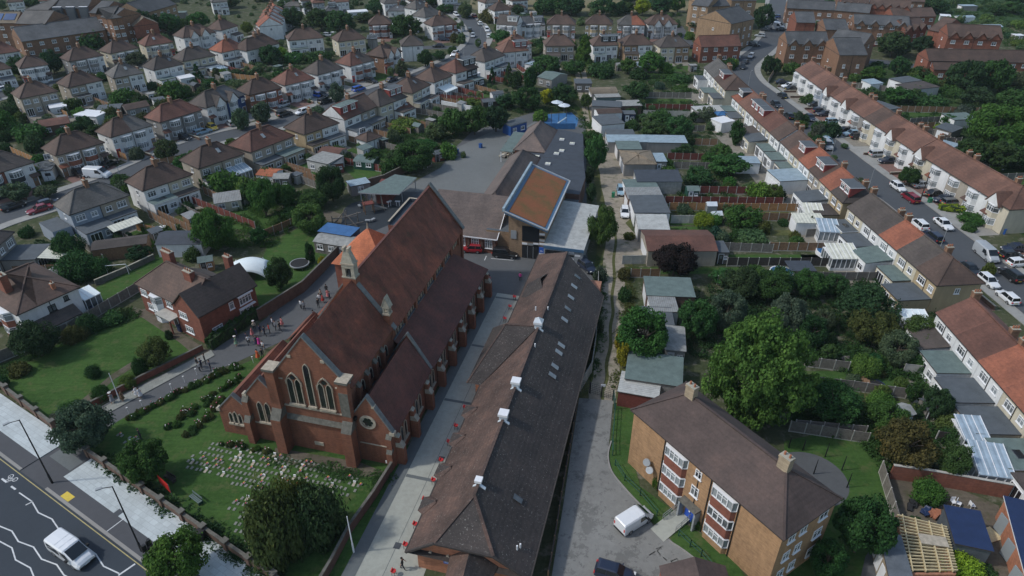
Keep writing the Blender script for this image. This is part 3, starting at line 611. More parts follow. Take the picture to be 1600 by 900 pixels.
def house(A, B, D=8.6, roof='r_brown', wall='w_white', roof2=None, wall2=None, style='rear', shape='hip', ez=5.2, rise=2.9, chim=((.5, .5),), ext=None, label=None, cat='house', group='semi detached houses', name='semi_detached_house', storeys=2, far=None, dorm=None, gables=False, world=False, skip=(), floors=None, winw=1.3, solar=None, two=True, inA=None, inB=None, panel=None, units=2, cons=None, garden=0, side=True, chm='b_brown', glass='glass', extra=None):
    a = Vector(A) if world else W(A[0], A[1], ez); b = Vector(B) if world else W(B[0], B[1], ez)
    d = b-a; L = hypot(d.x, d.y); rz = atan2(d.y, d.x)
    if far is None: far = a.y > 175
    if label is None:
        label = '%s %s with %s roof' % (WALLN.get(wall, 'pale')+(' and '+WALLN[wall2] if wall2 and wall2 != wall and wall2 in WALLN else ''), 'semi', ROOFN.get(roof, 'brown')+(' and '+ROOFN[roof2] if roof2 and roof2 != roof else ''))+' '+zn((a+b)/2)
    R = empty(name, (a.x, a.y, 0), rz, label, cat, group)
    IN = .32; wall2 = wall2 or wall; inA = (shape == 'hip') if inA is None else inA; inB = (shape == 'hip') if inB is None else inB
    mb = MB(); x0, x1 = (IN if inA else 0.02), (L-IN if inB else L-.02); xm = L/2
    mb.box(x0, xm, IN, D-IN, 0, ez-.16, wall); mb.box(xm, x1, IN, D-IN, 0, ez-.16, wall2)
    if not inA: gable_wall(mb, x0, D, ez, rise, wall)
    if not inB: gable_wall(mb, x1-.02, D, ez, rise, wall2)
    mb.box(xm-.05, xm+.05, IN-.06, IN, 0, ez-.3, 'black_metal')
    mb.build('wall', R)
    hip_roof(L, D, ez, rise, roof, roof2, inA, inB).build('roof', R)
    for i, c in enumerate(chim):
        fx, fy = c[:2]; x = L*fx; y = D*fy; rr = D/2*.92
        zz = ez+rise*(1-abs(fy-.5)*2)
        if inA: zz = min(zz, ez+rise*x/rr)
        if inB: zz = min(zz, ez+rise*(L-x)/rr)
        chimney(R, x, y, zz, 1.15 if len(c) < 3 else c[2], .7, 1.0 if len(c) < 4 else c[3], 3, chm)
    y = IN; u = L/units
    nf = floors if floors is not None else storeys
    if style == 'rear':
        for i in range(units):
            mir = -1 if i % 2 else 1
            for fx, w in ((.32, 1.7), (.76, 1.15)):
                fxx = fx if mir > 0 else 1-fx
                if storeys > 1: window(R, i*u+u*fxx, y, 3.35, 0, min(w, u*.33), 1.2 if w > 1.3 else 1.0, 2 if w > 1.5 and not far else 1, True, glass=HRND.choice([glass, 'glass_net']), far=far)
            e = (ext[i] if isinstance(ext, (list, tuple)) else ext) if ext is not None else HRND.choice([0, 0, 2.2, 3.0])
            if e: flat_ext(R, i*u+(.4 if i == 0 else .06), (i+1)*u-(.4 if i == units-1 else .06), e, HRND.choice([2.6, 2.8]), (wall, wall2)[min(1, i)] if HRND.random() < .7 else 'w_white', HRND.choice(['felt', 'felt', 'felt_green', 'r_dark']), HRND.choice([0, 0, .5]), HRND.random() < .3, far)
            else:
                window(R, i*u+u*.32, y, .1, 0, 2.2 if u > 5 else 1.6, 2.05, 2, False, glass='glass_dark', far=far); window(R, i*u+u*.78, y, .95, 0, 1.1, 1.1, 1, True, far=far)
    elif style == 'front':
        for i in range(units):
            mir = 1 if i % 2 else -1; cx = i*u+u*(.5-.17*mir) if units > 1 else L*.35; pn = panel or (wall, wall2)[min(1, i)]
            bay(R, cx, 0, 2.7, .75, 2, pn)
            dx = i*u+u*(.5+.33*mir)
            window(R, dx, y, 3.4, 0, .9, 1.05, 1, True, far=far); door(R, dx, y, .1, 0, HRND.choice(['white_paint', 'wood', 'w_black', 'plastic_red']))
            if HRND.random() < .5:
                pm = MB(); pm.extr([(dx-.9, y-1.0, 2.35), (dx-.9, y-.01, 2.85), (dx-.9, y-.01, 2.95), (dx-.9, y-1.0, 2.45)], (1.8, 0, 0), HRND.choice(['r_red', 'r_orange', 'r_brown'])); pm.build('porch_roof', R)
            if gables:
                g = MB(); gz = ez; g.extr([(cx-1.5, -.5, gz-.35), (cx+1.5, -.5, gz-.35), (cx, -.5, gz+1.7)], (0, .1, 0), gables if isinstance(gables, str) else 'w_white')
                for sg in (-1, 1): g.extr([(cx+sg*1.75, -.62, gz-.5), (cx, -.62, gz+1.85), (cx, -.62, gz+1.98), (cx+sg*1.9, -.62, gz-.42)], (0, 3.2, 0), roof)
                g.extr([(cx-1.2, -.45, gz-.5), (cx+1.2, -.45, gz-.5), (cx+1.2, -.45, gz-.36), (cx-1.2, -.45, gz-.36)], (0, .8, 0), 'w_white')
                g.build('gable', R)
    elif style == 'plain':
        nx = max(2, int(L/3.2))
        for fl in range(nf):
            for i in range(nx):
                if (fl, i) in skip: continue
                window(R, L*(i+.5)/nx, y, .95+fl*2.75, 0, winw, 1.15, 1, True, far=far, glass=HRND.choice([glass, 'glass_net']))
    # side walls (towards the sun side and its opposite)
    if side:
        if inA or shape == 'gable': 
            for fy, z in ((.45, 3.4), (.6, .9)): window(R, x0, D*fy, z, -pi/2, .8, .95, 0 if far else 1, False, far=far)
            window(R, x1, D*.5, 3.4, pi/2, .8, .95, 1, False, far=far)
    # back
    if not far:
        for i in range(units): window(R, i*u+u*.5, D-IN, 3.35, pi, 1.8, 1.2, 2, True, far=True)
    if dorm:
        for q in dorm: dormer(R, L*q[0], L*q[1], L, D, ez, rise, q[2] if len(q) > 2 else 'w_hang', q[3] if len(q) > 3 else 'felt', far=far)
    if cons:
        for q in cons: conservatory(R, L*q[0], L*q[1], q[2], 2.3, q[3] if len(q) > 3 else 'poly_roof')
    if solar:
        s = MB()
        for q in solar:
            x_0, x_1, f0, f1 = q; p = lambda x, f: (x, D/2*f, ez+rise*f+.08)
            s.extr([p(L*x_0, f0), p(L*x_1, f0), p(L*x_1, f1), p(L*x_0, f1)], (0, -.03, .05), 'solar')
        s.build('solar_panels', R)
    # skylight and aerial on some
    if shape == 'hip' and HRND.random() < .3:
        f = .55; xx = L*HRND.uniform(.35, .65); s = MB(); s.extr([(xx, D/2*(f-.12), ez+rise*(f-.12)+.03), (xx+.7, D/2*(f-.12), ez+rise*(f-.12)+.03), (xx+.7, D/2*(f+.12), ez+rise*(f+.12)+.03), (xx, D/2*(f+.12), ez+rise*(f+.12)+.03)], (0, -.05, .08), 'glass_net'); s.build('roof_window', R)
    R['_L'] = L
    HOUSES.append((R, L, D, style, rz, a))
    return R
# ------------------------------------------------------------------ foliage
def leaf_mesh(name, n, shape, leaf, seed, clumps=34, trunkless=False):
    rs = np.random.RandomState(seed); pts = []; nor = []; siz = []
    cl = []
    i = 0
    while len(cl) < clumps:
        p = rs.normal(size=3); p /= np.linalg.norm(p); r = rs.uniform(.45, 1)**.5
        if shape == 'broad': c = np.array([p[0]*r*.8, p[1]*r*.8, .58+p[2]*r*.36]); cr = rs.uniform(.15, .31)
        elif shape == 'conifer':
            z = rs.uniform(.04, .97); rr = (1-z)**.75*.85; a = rs.uniform(0, 2*pi); q = rs.uniform(.5, 1); c = np.array([cos(a)*rr*q, sin(a)*rr*q, z]); cr = .10+.17*(1-z)
        elif shape == 'bush': c = np.array([p[0]*r*.72, p[1]*r*.72, .38+abs(p[2])*r*.35*(1 if p[2] > 0 else -.8)]); cr = rs.uniform(.22, .42)
        elif shape == 'tall': c = np.array([p[0]*r*.68, p[1]*r*.68, .52+p[2]*r*.42]); cr = rs.uniform(.18, .3)
        elif shape == 'spray':
            r = rs.uniform(.55, 1); c = np.array([p[0]*r*.86*(1-.25*max(0, p[2])), p[1]*r*.86*(1-.25*max(0, p[2])), .5+p[2]*r*.46]); cr = rs.uniform(.08, .17)
        elif shape == 'hedge': c = np.array([rs.uniform(-1, 1), rs.uniform(-.85, .85), rs.uniform(.2, .9)]); cr = .2
        elif shape == 'flat': 
            a = rs.uniform(0, 2*pi); q = sqrt(rs.uniform(0, 1)); c = np.array([cos(a)*q*.9, sin(a)*q*.9, rs.uniform(.15, .5)]); cr = rs.uniform(.12, .28)
        cl.append((c, cr))
    zs = .6 if shape in ('broad', 'tall', 'conifer', 'spray') else 1.1
    for k in range(n):
        c, cr = cl[rs.randint(len(cl))]; d = rs.normal(size=3); d /= np.linalg.norm(d)
        q = cr*rs.uniform(.35, 1)**.45*(1 if rs.rand() > .06 else 1.35)
        if shape == 'conifer': d[2] = d[2]*.55-.15
        off = d*q; off[2] *= zs; p = c+off
        if p[2] < .01: p[2] = rs.uniform(.01, .1)
        nn = d+rs.normal(size=3)*.55; nn[2] += .35; nn /= np.linalg.norm(nn); pts.append(p); nor.append(nn); siz.append(leaf*rs.uniform(.55, 1.35))
    pts = np.array(pts); nor = np.array(nor); siz = np.array(siz)[:, None]
    t = rs.normal(size=(n, 3)); u = np.cross(nor, t); u /= np.linalg.norm(u, axis=1)[:, None]; w = np.cross(nor, u)
    el = rs.uniform(.55, 1.0, size=(n, 1))
    q1 = pts+u*siz; q2 = pts+w*siz*el; q3 = pts-u*siz*.9; q4 = pts-w*siz*el
    for q in (q1, q2, q3, q4): q[:, 2] = pts[:, 2]+(q[:, 2]-pts[:, 2])*(.8 if zs < 1 else 1.2)
    v = np.stack([q1, q2, q3, q4], 1).reshape(-1, 3)
    me = bpy.data.meshes.new(name); me.vertices.add(4*n); me.loops.add(4*n); me.polygons.add(n)
    me.vertices.foreach_set('co', v.ravel()); me.loops.foreach_set('vertex_index', np.arange(4*n)); me.polygons.foreach_set('loop_start', np.arange(0, 4*n, 4)); me.polygons.foreach_set('loop_total', np.full(n, 4))
    me.materials.append(M['leaf']); me.update(); me.validate(); return me
CROWN = {}
for k, sh, n, lf in (('broad', 'broad', 4200, .062), ('tall', 'tall', 3800, .062), ('conifer', 'conifer', 4200, .055), ('bush', 'bush', 2600, .085), ('flat', 'flat', 1500, .10)):
    CROWN[k] = [leaf_mesh('crown', n, sh, lf, 100+i*7+len(k), 34+9*i) for i in range(3)]
CROWN['fine'] = [leaf_mesh('crown', 17000, 'broad', .036, 301+i, 60) for i in range(2)]
CROWN['finecon'] = [leaf_mesh('crown', 20000, 'conifer', .034, 311, 110)]
CROWN['finebush'] = [leaf_mesh('crown', 12000, 'bush', .042, 321+i, 60) for i in range(2)]
CROWN['cyp'] = [leaf_mesh('crown', 52000, 'spray', .021, 333, 210)]
CROWN['hedge'] = [leaf_mesh('hedge', 3000, 'hedge', .1, 401, 90)]
TR = []
for i in range(3):
    rs = random.Random(i); mb = MB(); mb.cyl((0, 0, 0), (.02, .01, .5), .05, .035, 8, 'bark')
    for j in range(6):
        a = 2*pi*j/6+rs.uniform(-.3, .3); z = rs.uniform(.28, .5); mb.cyl((.01, 0, z), (cos(a)*.4, sin(a)*.4, z+rs.uniform(.15, .3)), .026, .008, 6, 'bark')
    mb.cyl((.02, .01, .5), (0, 0, .85), .035, .008, 6, 'bark'); TR.append(mb.mesh('trunk'))
LEAFC = {'green': (0.067, 0.144, 0.037), 'dark': (0.034, 0.081, 0.032), 'mid': (0.051, 0.112, 0.037), 'light': (0.104, 0.183, 0.043), 'lime': (0.232, 0.317, 0.037), 'yellow': (.40, .34, .03), 'purple': (0.024, 0.015, 0.021), 'olive': (0.085, 0.104, 0.037), 'cyp': (0.090, 0.165, 0.040), 'grey': (0.085, 0.122, 0.079), 'blue': (0.034, 0.085, 0.055), 'red': (0.134, 0.037, 0.030)}
COLN = {'green': 'green', 'dark': 'dark green', 'mid': 'mid green', 'light': 'bright green', 'lime': 'lime green', 'yellow': 'yellow', 'purple': 'dark purple', 'olive': 'olive green', 'cyp': 'green', 'grey': 'grey green', 'blue': 'blue green', 'red': 'reddish'}
TRND = random.Random(5)
def tree(x, yb, yt, w, kind='broad', col='mid', label=None, world=None, trunk=True):
    """x, yb: foot in the photo; yt: crown top; w: crown width in photo pixels"""
    g = W(x, yb) if world is None else Vector(world[0]); mpp = MPP(x, yb) if world is None else 1
    if world is None:
        r = w*mpp/2
        # push the foot back by a part of the radius: yb is the visible lower edge of the crown
        g.y += r*.55; g.x *= (g.y/(g.y-r*.55))
        lo, hi = .3, 30
        for _ in range(24):
            m = (lo+hi)/2
            if PX((g.x, g.y-r*.1, m))[1] > yt: lo = m
            else: hi = m
        h = max(r*.55, m)
    else: r, h = world[1], world[2]
    fam = {'broad': 'broadleaf_tree', 'tall': 'broadleaf_tree', 'conifer': 'conifer_tree', 'bush': 'shrub', 'flat': 'low_shrub', 'fine': 'broadleaf_tree', 'finecon': 'conifer_tree', 'finebush': 'shrub', 'cyp': 'conifer_tree'}[kind]
    big = 'tall ' if h > 7.5 else ('small ' if h < 3 else '')
    c = LEAFC[col]; c = tuple(v*TRND.uniform(.82, 1.2) for v in c)
    isb = fam in ('shrub', 'low_shrub')
    if label is None: label = '%s%s %s %s' % (big, COLN[col], {'broadleaf_tree': 'leafy tree', 'conifer_tree': 'conifer', 'shrub': 'bush', 'low_shrub': 'low bush'}[fam], zn(g))
    grp = 'garden bushes' if isb else 'garden trees'
    me = TRND.choice(CROWN[kind]); s = (r*1.05, r*1.05, h)
    if isb:
        o = obj(fam, me, None, g, TRND.uniform(0, 6.28)); o.scale = s; o.color = (*c, 1); tag(o, label, 'bush', grp); return o
    R = empty(fam, g, TRND.uniform(0, 6.28), label, 'tree', grp)
    o = obj('crown', me, R); o.scale = s; o.color = (*c, 1)
    t = obj('trunk', TRND.choice(TR), R); t.scale = (r*1.1 if r < 4 else r*.9, r*1.1 if r < 4 else r*.9, h); return R
def bushw(x, y, r, h, col='mid', kind='bush', label=None): return tree(0, 0, 0, 0, kind, col, label, world=((x, y, 0), r, h))
def hedge(p0, p1, w, h, col='mid', label='clipped hedge', world=False):
    a = Vector(p0) if world else W(*p0); b = Vector(p1) if world else W(*p1); d = b-a; L = d.length; rz = atan2(d.y, d.x)
    n = max(1, round(L/(w*2.5))); 
    mb = MB(); mb.box(-L/2, L/2, -w/2*.8, w/2*.8, 0, h*.88, 'hedge_core')
    R = mb.build('hedge', None, (a+b)/2, rz); tag(R, label+(' '+zn(a) if 'hedge ' not in label+' ' or label.endswith('hedge') else ''), 'hedge', 'hedges')
    for i in range(n):
        o = obj('foliage', CROWN['hedge'][0], R, (-L/2+L*(i+.5)/n, 0, 0)); o.scale = (L/n/2, w/2, h); o.color = (*LEAFC[col], 1)
    return R
m_plain('hedge_core', (.02, .04, .012), .95, .4, 3)
# ------------------------------------------------------------------ fences and walls
def fence(pts, h=1.7, m='wood', post='concrete_panel', label=None, world=False, step=1.83, th=.05, wall=False, near=None):
    P = [Vector((*p[:2], 0)) if world else W(*p) for p in pts]; o0 = P[0]
    nm = {'wood': 'brown panel fence', 'wood_grey': 'weathered grey fence', 'wood_red': 'dark red panel fence', 'wood_dark': 'dark stained fence', 'wood_orange': 'orange timber fence', 'wood_new': 'new pale timber fence', 'concrete_panel': 'pale concrete fence'}
    if label is None: label = (nm.get(m, 'garden wall'))+' '+zn(sum(P, Vector())/len(P))
    R = empty('garden_wall' if wall else 'garden_fence', o0, 0, label, 'wall' if wall else 'fence', 'garden walls' if wall else 'garden fences')
    near = (min(p.y for p in P) < 230) if near is None else near
    panel = MB(); posts = MB(); pp = []
    for a, b in zip(P[:-1], P[1:]):
        d = b-a; L = d.length
        if L < .2: continue
        u = d/L; n = max(1, round(L/step)); s = L/n
        if wall:
            panel.beam(a-o0+Vector((0, 0, h/2)), b-o0+Vector((0, 0, h/2)), .22, h, m); panel.beam(a-o0+Vector((0, 0, h+.04)), b-o0+Vector((0, 0, h+.04)), .3, .08, post)
        else:
            for i in range(n):
                q0 = a+u*(s*i+.05); q1 = a+u*(s*(i+1)-.05); zc = .12+(h-.12)/2
                panel.beam(q0-o0+Vector((0, 0, zc)), q1-o0+Vector((0, 0, zc)), th, h-.12, m); panel.beam(q0-o0+Vector((0, 0, h)), q1-o0+Vector((0, 0, h)), .09, .05, m)
                panel.beam(q0-o0+Vector((0, 0, .09)), q1-o0+Vector((0, 0, .09)), .06, .16, post)
        for i in range(n+1 if b is P[-1] else n): pp.append(a+u*(s*i)-o0)
    if panel.f: panel.build('brickwork' if wall else 'panel', R)
    if not wall:
        if near:
            k = ('post', post, round(h, 1))
            if k not in WCACHE: q = MB(); q.box(-.06, .06, -.06, .06, 0, h+.1, post); WCACHE[k] = q.mesh('post')
            for p in pp: obj('post', WCACHE[k], R, p)
        else:
            for p in pp: posts.box(p.x-.07, p.x+.07, p.y-.07, p.y+.07, 0, h+.1, post)
            q = posts.build('post', R); q['kind'] = 'stuff' if len(pp) > 99 else 'part'
            if len(pp) <= 99: del q['kind']
    return R
def shed(px, w=2.4, d=1.8, h=2.0, rz=0, wall='wood', roof='felt', shape='gable', label=None, name='garden_shed', world=None, cat='shed', rise=.55, opening='door', group='sheds and garages'):
    g = W(*px) if world is None else Vector((*world, 0)); rz = radians(rz)
    wn = {'wood': 'brown timber', 'wood_grey': 'grey timber', 'wood_red': 'red timber', 'w_white': 'white', 'w_grey': 'grey', 'w_cream': 'cream', 'asbestos': 'grey', 'w_pebble': 'grey', 'wood_dark': 'dark timber', 'navy': 'navy blue', 'b_garden': 'brown brick', 'green_metal': 'green metal', 'b_red': 'red brick', 'w_paint': 'off white', 'b_tan': 'tan brick', 'plastic_blue': 'blue'}.get(wall, 'pale')
    rn = {'felt': 'grey felt', 'felt_green': 'green felt', 'felt_dark': 'black felt', 'corrugated': 'corrugated', 'corr_grey': 'grey corrugated', 'corr_blue': 'bluish metal', 'asbestos': 'grey cement', 'r_brown': 'brown tiled', 'r_red': 'red tiled', 'r_tan': 'tan tiled', 'blue_roof': 'blue', 'r_dark': 'dark tiled', 'poly_cream': 'cream', 'white_paint': 'white', 'r_orange': 'orange tiled', 'metal_light': 'pale metal', 'poly_roof': 'clear ribbed', 'felt_green ': '', 'tarp_blue': 'blue'}.get(roof, 'grey')
    if label is None: label = '%s %s with %s roof %s' % (wn, name.split('_')[-1] if name != 'garden_shed' else 'shed', rn, zn(g))
    R = empty(name, g, rz, label, cat, group)
    mb = MB(); mb.box(-w/2, w/2, 0, d, 0, h, wall)
    if shape == 'gable':      # ridge along x
        for x in (-w/2, w/2-.03): mb.extr([(x, 0, h), (x, d, h), (x, d/2, h+rise)], (.03, 0, 0), wall)
    mb.build('wall', R); r = MB()
    if shape == 'gable':
        for a, b in (((-.15), d/2), (d+.15, d/2)):
            za = h-.15*rise/(d/2); r.extr([(-w/2-.15, a, za), (-w/2-.15, b, h+rise), (-w/2-.15, b, h+rise+.06), (-w/2-.15, a, za+.06)], (w+.3, 0, 0), roof)
    elif shape == 'flat': r.box(-w/2-.12, w/2+.12, -.12, d+.12, h+.002, h+.14, 'wood_dark' if roof not in ('white_paint',) else roof, roof)
    elif shape == 'lean': r.extr([(-w/2-.12, -.15, h+.002), (-w/2-.12, d+.15, h+.002+rise*.5), (-w/2-.12, d+.15, h+.1+rise*.5), (-w/2-.12, -.15, h+.1)], (w+.24, 0, 0), roof)
    elif shape == 'hip': 
        r = hip_roof(w+.4, d+.4, h+.1, rise, roof, t=.09); r.v = [(x-w/2-.2, y-.2, z) for x, y, z in r.v]
    elif shape == 'barrel':
        n = 8; pr = [(-w/2-.1, d/2-(d/2+.1)*cos(pi*i/n), h+rise*sin(pi*i/n)) for i in range(n+1)]; r.extr(pr, (w+.2, 0, 0), roof)
    r.build('roof', R)
    if opening == 'door': door(R, -w*.2, 0, .02, 0, 'wood_dark' if wall.startswith('wood') else 'white_paint', .8, min(1.9, h-.1)); window(R, w*.25, 0, h*.45, 0, min(.9, w*.3), .6, 1, False, far=True)
    elif opening == 'garage_end':
        q = MB(); q.box(-.03, .0, d*.15, d*.85, .02, min(2.1, h-.15), 'white_paint'); q.build('garage_door', R, (-w/2, 0, 0))
    elif opening == 'windows':
        n = max(1, int(w/2.2))
        for i in range(n): window(R, -w/2+w*(i+.5)/n, 0, .9, 0, 1.2, 1.0, 1, True, far=True)
    return R
# ------------------------------------------------------------------ vehicles
def loft(sections, m, close=True):
    mb = MB(); n = len(sections[0]); vs = [p for s in sections for p in s]; fs = []
    for i in range(len(sections)-1):
        for j in range(n):
            k = (j+1) % n; fs.append((i*n+j, i*n+k, (i+1)*n+k, (i+1)*n+j))
    fs.append(tuple(range(n-1, -1, -1))); fs.append(tuple(range((len(sections)-1)*n, len(sections)*n))); mb.add(vs, fs, m); return mb
def car_parts(kind):
    # x forward; lower body lofted along x, cabin on top
    L, Wd, Ht = {'hatch': (3.95, 1.74, 1.5), 'saloon': (4.55, 1.82, 1.45), 'suv': (4.45, 1.86, 1.68), 'estate': (4.5, 1.8, 1.5), 'mpv': (4.4, 1.8, 1.62)}[kind]
    h = L/2; w = Wd/2; zb = .22; zs = Ht*.6
    def sec(x, wi, z0, z1, r=.1): return [(x, -wi+r, z0), (x, -wi, z0+.15), (x, -wi*1.0, z1-.2), (x, -wi*.93, z1-.03), (x, -wi*.55, z1+.02), (x, 0, z1+.035), (x, wi*.55, z1+.02), (x, wi*.93, z1-.03), (x, wi, z1-.2), (x, wi, z0+.15), (x, wi-r, z0)]
    body = loft([sec(-h, w*.80, .38, zs*.86), sec(-h+.12, w*.93, .26, zs*.98), sec(-h*.6, w, zb, zs), sec(0, w, zb, zs), sec(h*.45, w, zb, zs*.97), sec(h-.45, w*.96, .24, zs*.86), sec(h-.12, w*.88, .26, zs*.72), sec(h, w*.74, .34, zs*.6)], 'paint')
    rb = {'hatch': -.86, 'saloon': -.52, 'suv': -.88, 'estate': -.92, 'mpv': -.9}[kind]*h; bb = rb-(.15 if kind != 'saloon' else .45); wf = {'mpv': .28, 'suv': .14}.get(kind, .12)*h; bf = wf+.62
    def cs(x, wi, z): return [(x, -wi, z), (x, wi, z)]
    g = MB(); r = MB(); zt = Ht
    lo = [(bb, -w*.86, zs), (bb, w*.86, zs), (bf, w*.88, zs), (bf, -w*.88, zs)]; hi = [(rb, -w*.68, zt-.07), (rb, w*.68, zt-.07), (wf, w*.7, zt-.05), (wf, -w*.7, zt-.05)]
    g.add(lo+hi, [(0, 1, 5, 4), (1, 2, 6, 5), (2, 3, 7, 6), (3, 0, 4, 7)], 'car_glass')
    x0, x1 = rb-.03, wf+.04
    r.add([(x0, -w*.70, zt-.09), (x0, w*.70, zt-.09), (x1, w*.72, zt-.07), (x1, -w*.72, zt-.07), (x0+.25, -w*.56, zt), (x0+.25, w*.56, zt), (x1-.3, w*.56, zt), (x1-.3, -w*.56, zt)], [(0, 1, 5, 4), (1, 2, 6, 5), (2, 3, 7, 6), (3, 0, 4, 7), (4, 5, 6, 7), (3, 2, 1, 0)], 'paint')
    for sg in (-1, 1):
        for xx, xt in ((bb+.02, rb), ((rb+wf)/2-.02, (rb+wf)/2-.05), (bf, wf)):
            r.beam((xx, sg*w*.872, zs), (xt, sg*w*.69, zt-.07), .07, .03, 'paint')
    body.v = body.v; 
    bd = MB(); bd.add(body.v, body.f, 'paint'); bd.add(r.v, r.f, 'paint')
    bd.box(bf-.32, bf-.2, -w-.16, -w*.9, zs-.02, zs+.14, 'paint'); bd.box(bf-.32, bf-.2, w*.9, w+.16, zs-.02, zs+.14, 'paint')
    bd.box(-h-.01, -h+.03, -.26, .26, .5, .62, 'yellow_paint'); bd.box(h-.03, h+.01, -.26, .26, .4, .51, 'white_paint'); bd.box(h-.06, h+.005, -w*.5, w*.5, .3, .38, 'rubber')
    hl = MB(); hl.obox((h-.13, 0, zs*.68), (1, 0, 0), .13, .16, .07, 'lamp_glass'); tl = MB(); tl.obox((-h+.05, 0, zs*.8), (1, 0, 0), .07, .13, .11, 'plastic_red')
    return dict(L=L, w=w, h=h, body=bd.mesh('body'), glass=g.mesh('windows'), hl=hl.mesh('headlight'), tl=tl.mesh('tail_light'), wx=(h*.62, -h*.6))
wm = MB(); wm.cyl((0, -.1, 0), (0, .1, 0), .32, .32, 16, 'rubber'); wm.cyl((0, -.112, 0), (0, .112, 0), .2, .2, 10, 'alloy'); WHEEL = wm.mesh('wheel')
CARS = {k: car_parts(k) for k in ('hatch', 'saloon', 'suv', 'estate', 'mpv')}
CARC = {'white': (.75, .77, .78), 'black': (.012, .013, .015), 'silver': (.38, .41, .43), 'grey': (.10, .11, .12), 'blue': (.018, .05, .17), 'navy': (.015, .022, .045), 'red': (.30, .012, .02), 'yellow': (.65, .45, .03), 'lightblue': (.24, .37, .46), 'bright_blue': (.02, .10, .45), 'darkred': (.2, .012, .025), 'green': (.02, .11, .06), 'teal': (.03, .14, .16)}
CAREXTRA = {}
def car(p, d, kind='hatch', col='black', label=None, where='', world=False):
    g = Vector(p) if world else W(*p)
    if isinstance(d, (int, float)): rz = radians(d)
    else: q = W(p[0]+d[0], p[1]+d[1])-W(*p); rz = atan2(q.y, q.x)
    K = CARS[kind]; nm = {'hatch': 'hatchback', 'saloon': 'saloon car', 'suv': 'tall estate car', 'estate': 'estate car', 'mpv': 'people carrier'}[kind]
    cn = {'lightblue': 'pale blue', 'bright_blue': 'bright blue', 'darkred': 'dark red', 'navy': 'dark blue'}.get(col, col)
    label = label or '%s %s %s' % (cn, nm, where or zn(g))
    R = empty('parked_car', (g.x, g.y, .035), rz, label, 'car', 'parked cars')
    o = obj('body', K['body'], R); o.color = (*CARC[col], 1); obj('windows', K['glass'], R)
    for x in K['wx']:
        for s in (-1, 1): obj('wheel', WHEEL, R, (x, s*(K['w']-.1), .32))
    if g.y < 190:
        for s in (-1, 1): obj('headlight', K['hl'], R, (0, s*(K['w']*.62), 0)); obj('tail_light', K['tl'], R, (0, s*(K['w']*.72), 0))
    return R
def van(p, d, col, label, L=4.95, Wd=1.95, Ht=1.95, kind='panel', world=False):
    g = W(*p); q = W(p[0]+d[0], p[1]+d[1])-g; rz = atan2(q.y, q.x)
    R = empty('parked_van', (g.x, g.y, .035), rz, label, 'van', 'vans'); w = Wd/2; h = L/2
    def sec(x, wl, wt, z0, z1): a, b = z0+(z1-z0)*.2, z0+(z1-z0)*.52; c = z1-min(.16, (z1-z0)*.2); return [(x, -wl*.96, z0), (x, -wl, a), (x, -wl, b), (x, -wt, c), (x, -wt*.86, z1-.03), (x, 0, z1), (x, wt*.86, z1-.03), (x, wt, c), (x, wl, b), (x, wl, a), (x, wl*.96, z0)]
    xr = h*.30 if kind == 'panel' else h*.18
    bd = loft([sec(-h, w*.95, w*.88, .4, Ht*.96), sec(-h+.1, w, w*.93, .26, Ht), sec(0, w, w*.94, .24, Ht), sec(xr, w, w*.93, .24, Ht*.995), sec(xr+.15, w, w*.88, .24, Ht*.96), sec(h*.70, w, w*.86, .24, Ht*.60), sec(h-.28, w*.95, w*.8, .25, Ht*.5), sec(h-.04, w*.84, w*.74, .28, Ht*.40)], 'paint')
    for i in (-.35, -.05, .2): bd.box(h*i-.02, h*i+.02, -w*.8, w*.8, Ht+.0, Ht+.012, 'paint')
    o = bd.build('body', R); o.color = (*CARC[col], 1)
    z0, z1 = Ht*.60, Ht*.96; x0, x1 = h*.70, xr+.15
    ws = MB(); ws.add([(x0-.02, -w*.80, z0+.06), (x0-.02, w*.80, z0+.06), (x1+.06, w*.76, z1-.03), (x1+.06, -w*.76, z1-.03)], [(0, 1, 2, 3)], 'car_glass')
    for v in range(4): ws.v[v] = (ws.v[v][0]+.05, ws.v[v][1], ws.v[v][2]+.05)
    ws.build('windscreen', R)
    for s in (-1, 1):
        sw = MB(); yy = lambda k: s*(w*k+.012); sw.add([(h*.02, yy(1.0), Ht*.55), (h*.52, yy(1.0), Ht*.55), (h*.30, yy(.945), Ht*.86), (h*.02, yy(.945), Ht*.88)], [(0, 1, 2, 3)], 'car_glass'); sw.build('side_window', R)
        if kind == 'crew':
            sw = MB(); sw.add([(-h*.85, yy(1.0), Ht*.55), (-h*.02, yy(1.0), Ht*.55), (-h*.02, yy(.945), Ht*.87), (-h*.85, yy(.945), Ht*.87)], [(0, 1, 2, 3)], 'car_glass'); sw.build('side_window', R)
        m = MB(); m.box(h*.42, h*.52, s*(w+.02), s*(w+.24), Ht*.54, Ht*.54+.24, 'rubber'); m.build('wing_mirror', R)
        m = MB(); m.obox((h-.1, s*w*.66, Ht*.33), (1, -s*.3, 0), .08, .14, .08, 'lamp_glass'); m.build('headlight', R)
        m = MB(); m.box(-h-.02, -h+.06, s*w*.82-.08, s*w*.82+.08, Ht*.45, Ht*.68, 'plastic_red'); m.build('tail_light', R)
        for x in (h*.62, -h*.6): obj('wheel', WHEEL, R, (x, s*(w-.1), .32))
    m = MB(); m.box(h-.06, h+.01, -w*.8, w*.8, .26, .46, 'rubber'); m.box(-h-.05, -h+.02, -w*.85, w*.85, .3, .5, 'rubber'); m.box(h-.0, h+.02, -.26, .26, .46, .56, 'white_paint'); m.build('bumper', R)
    return R
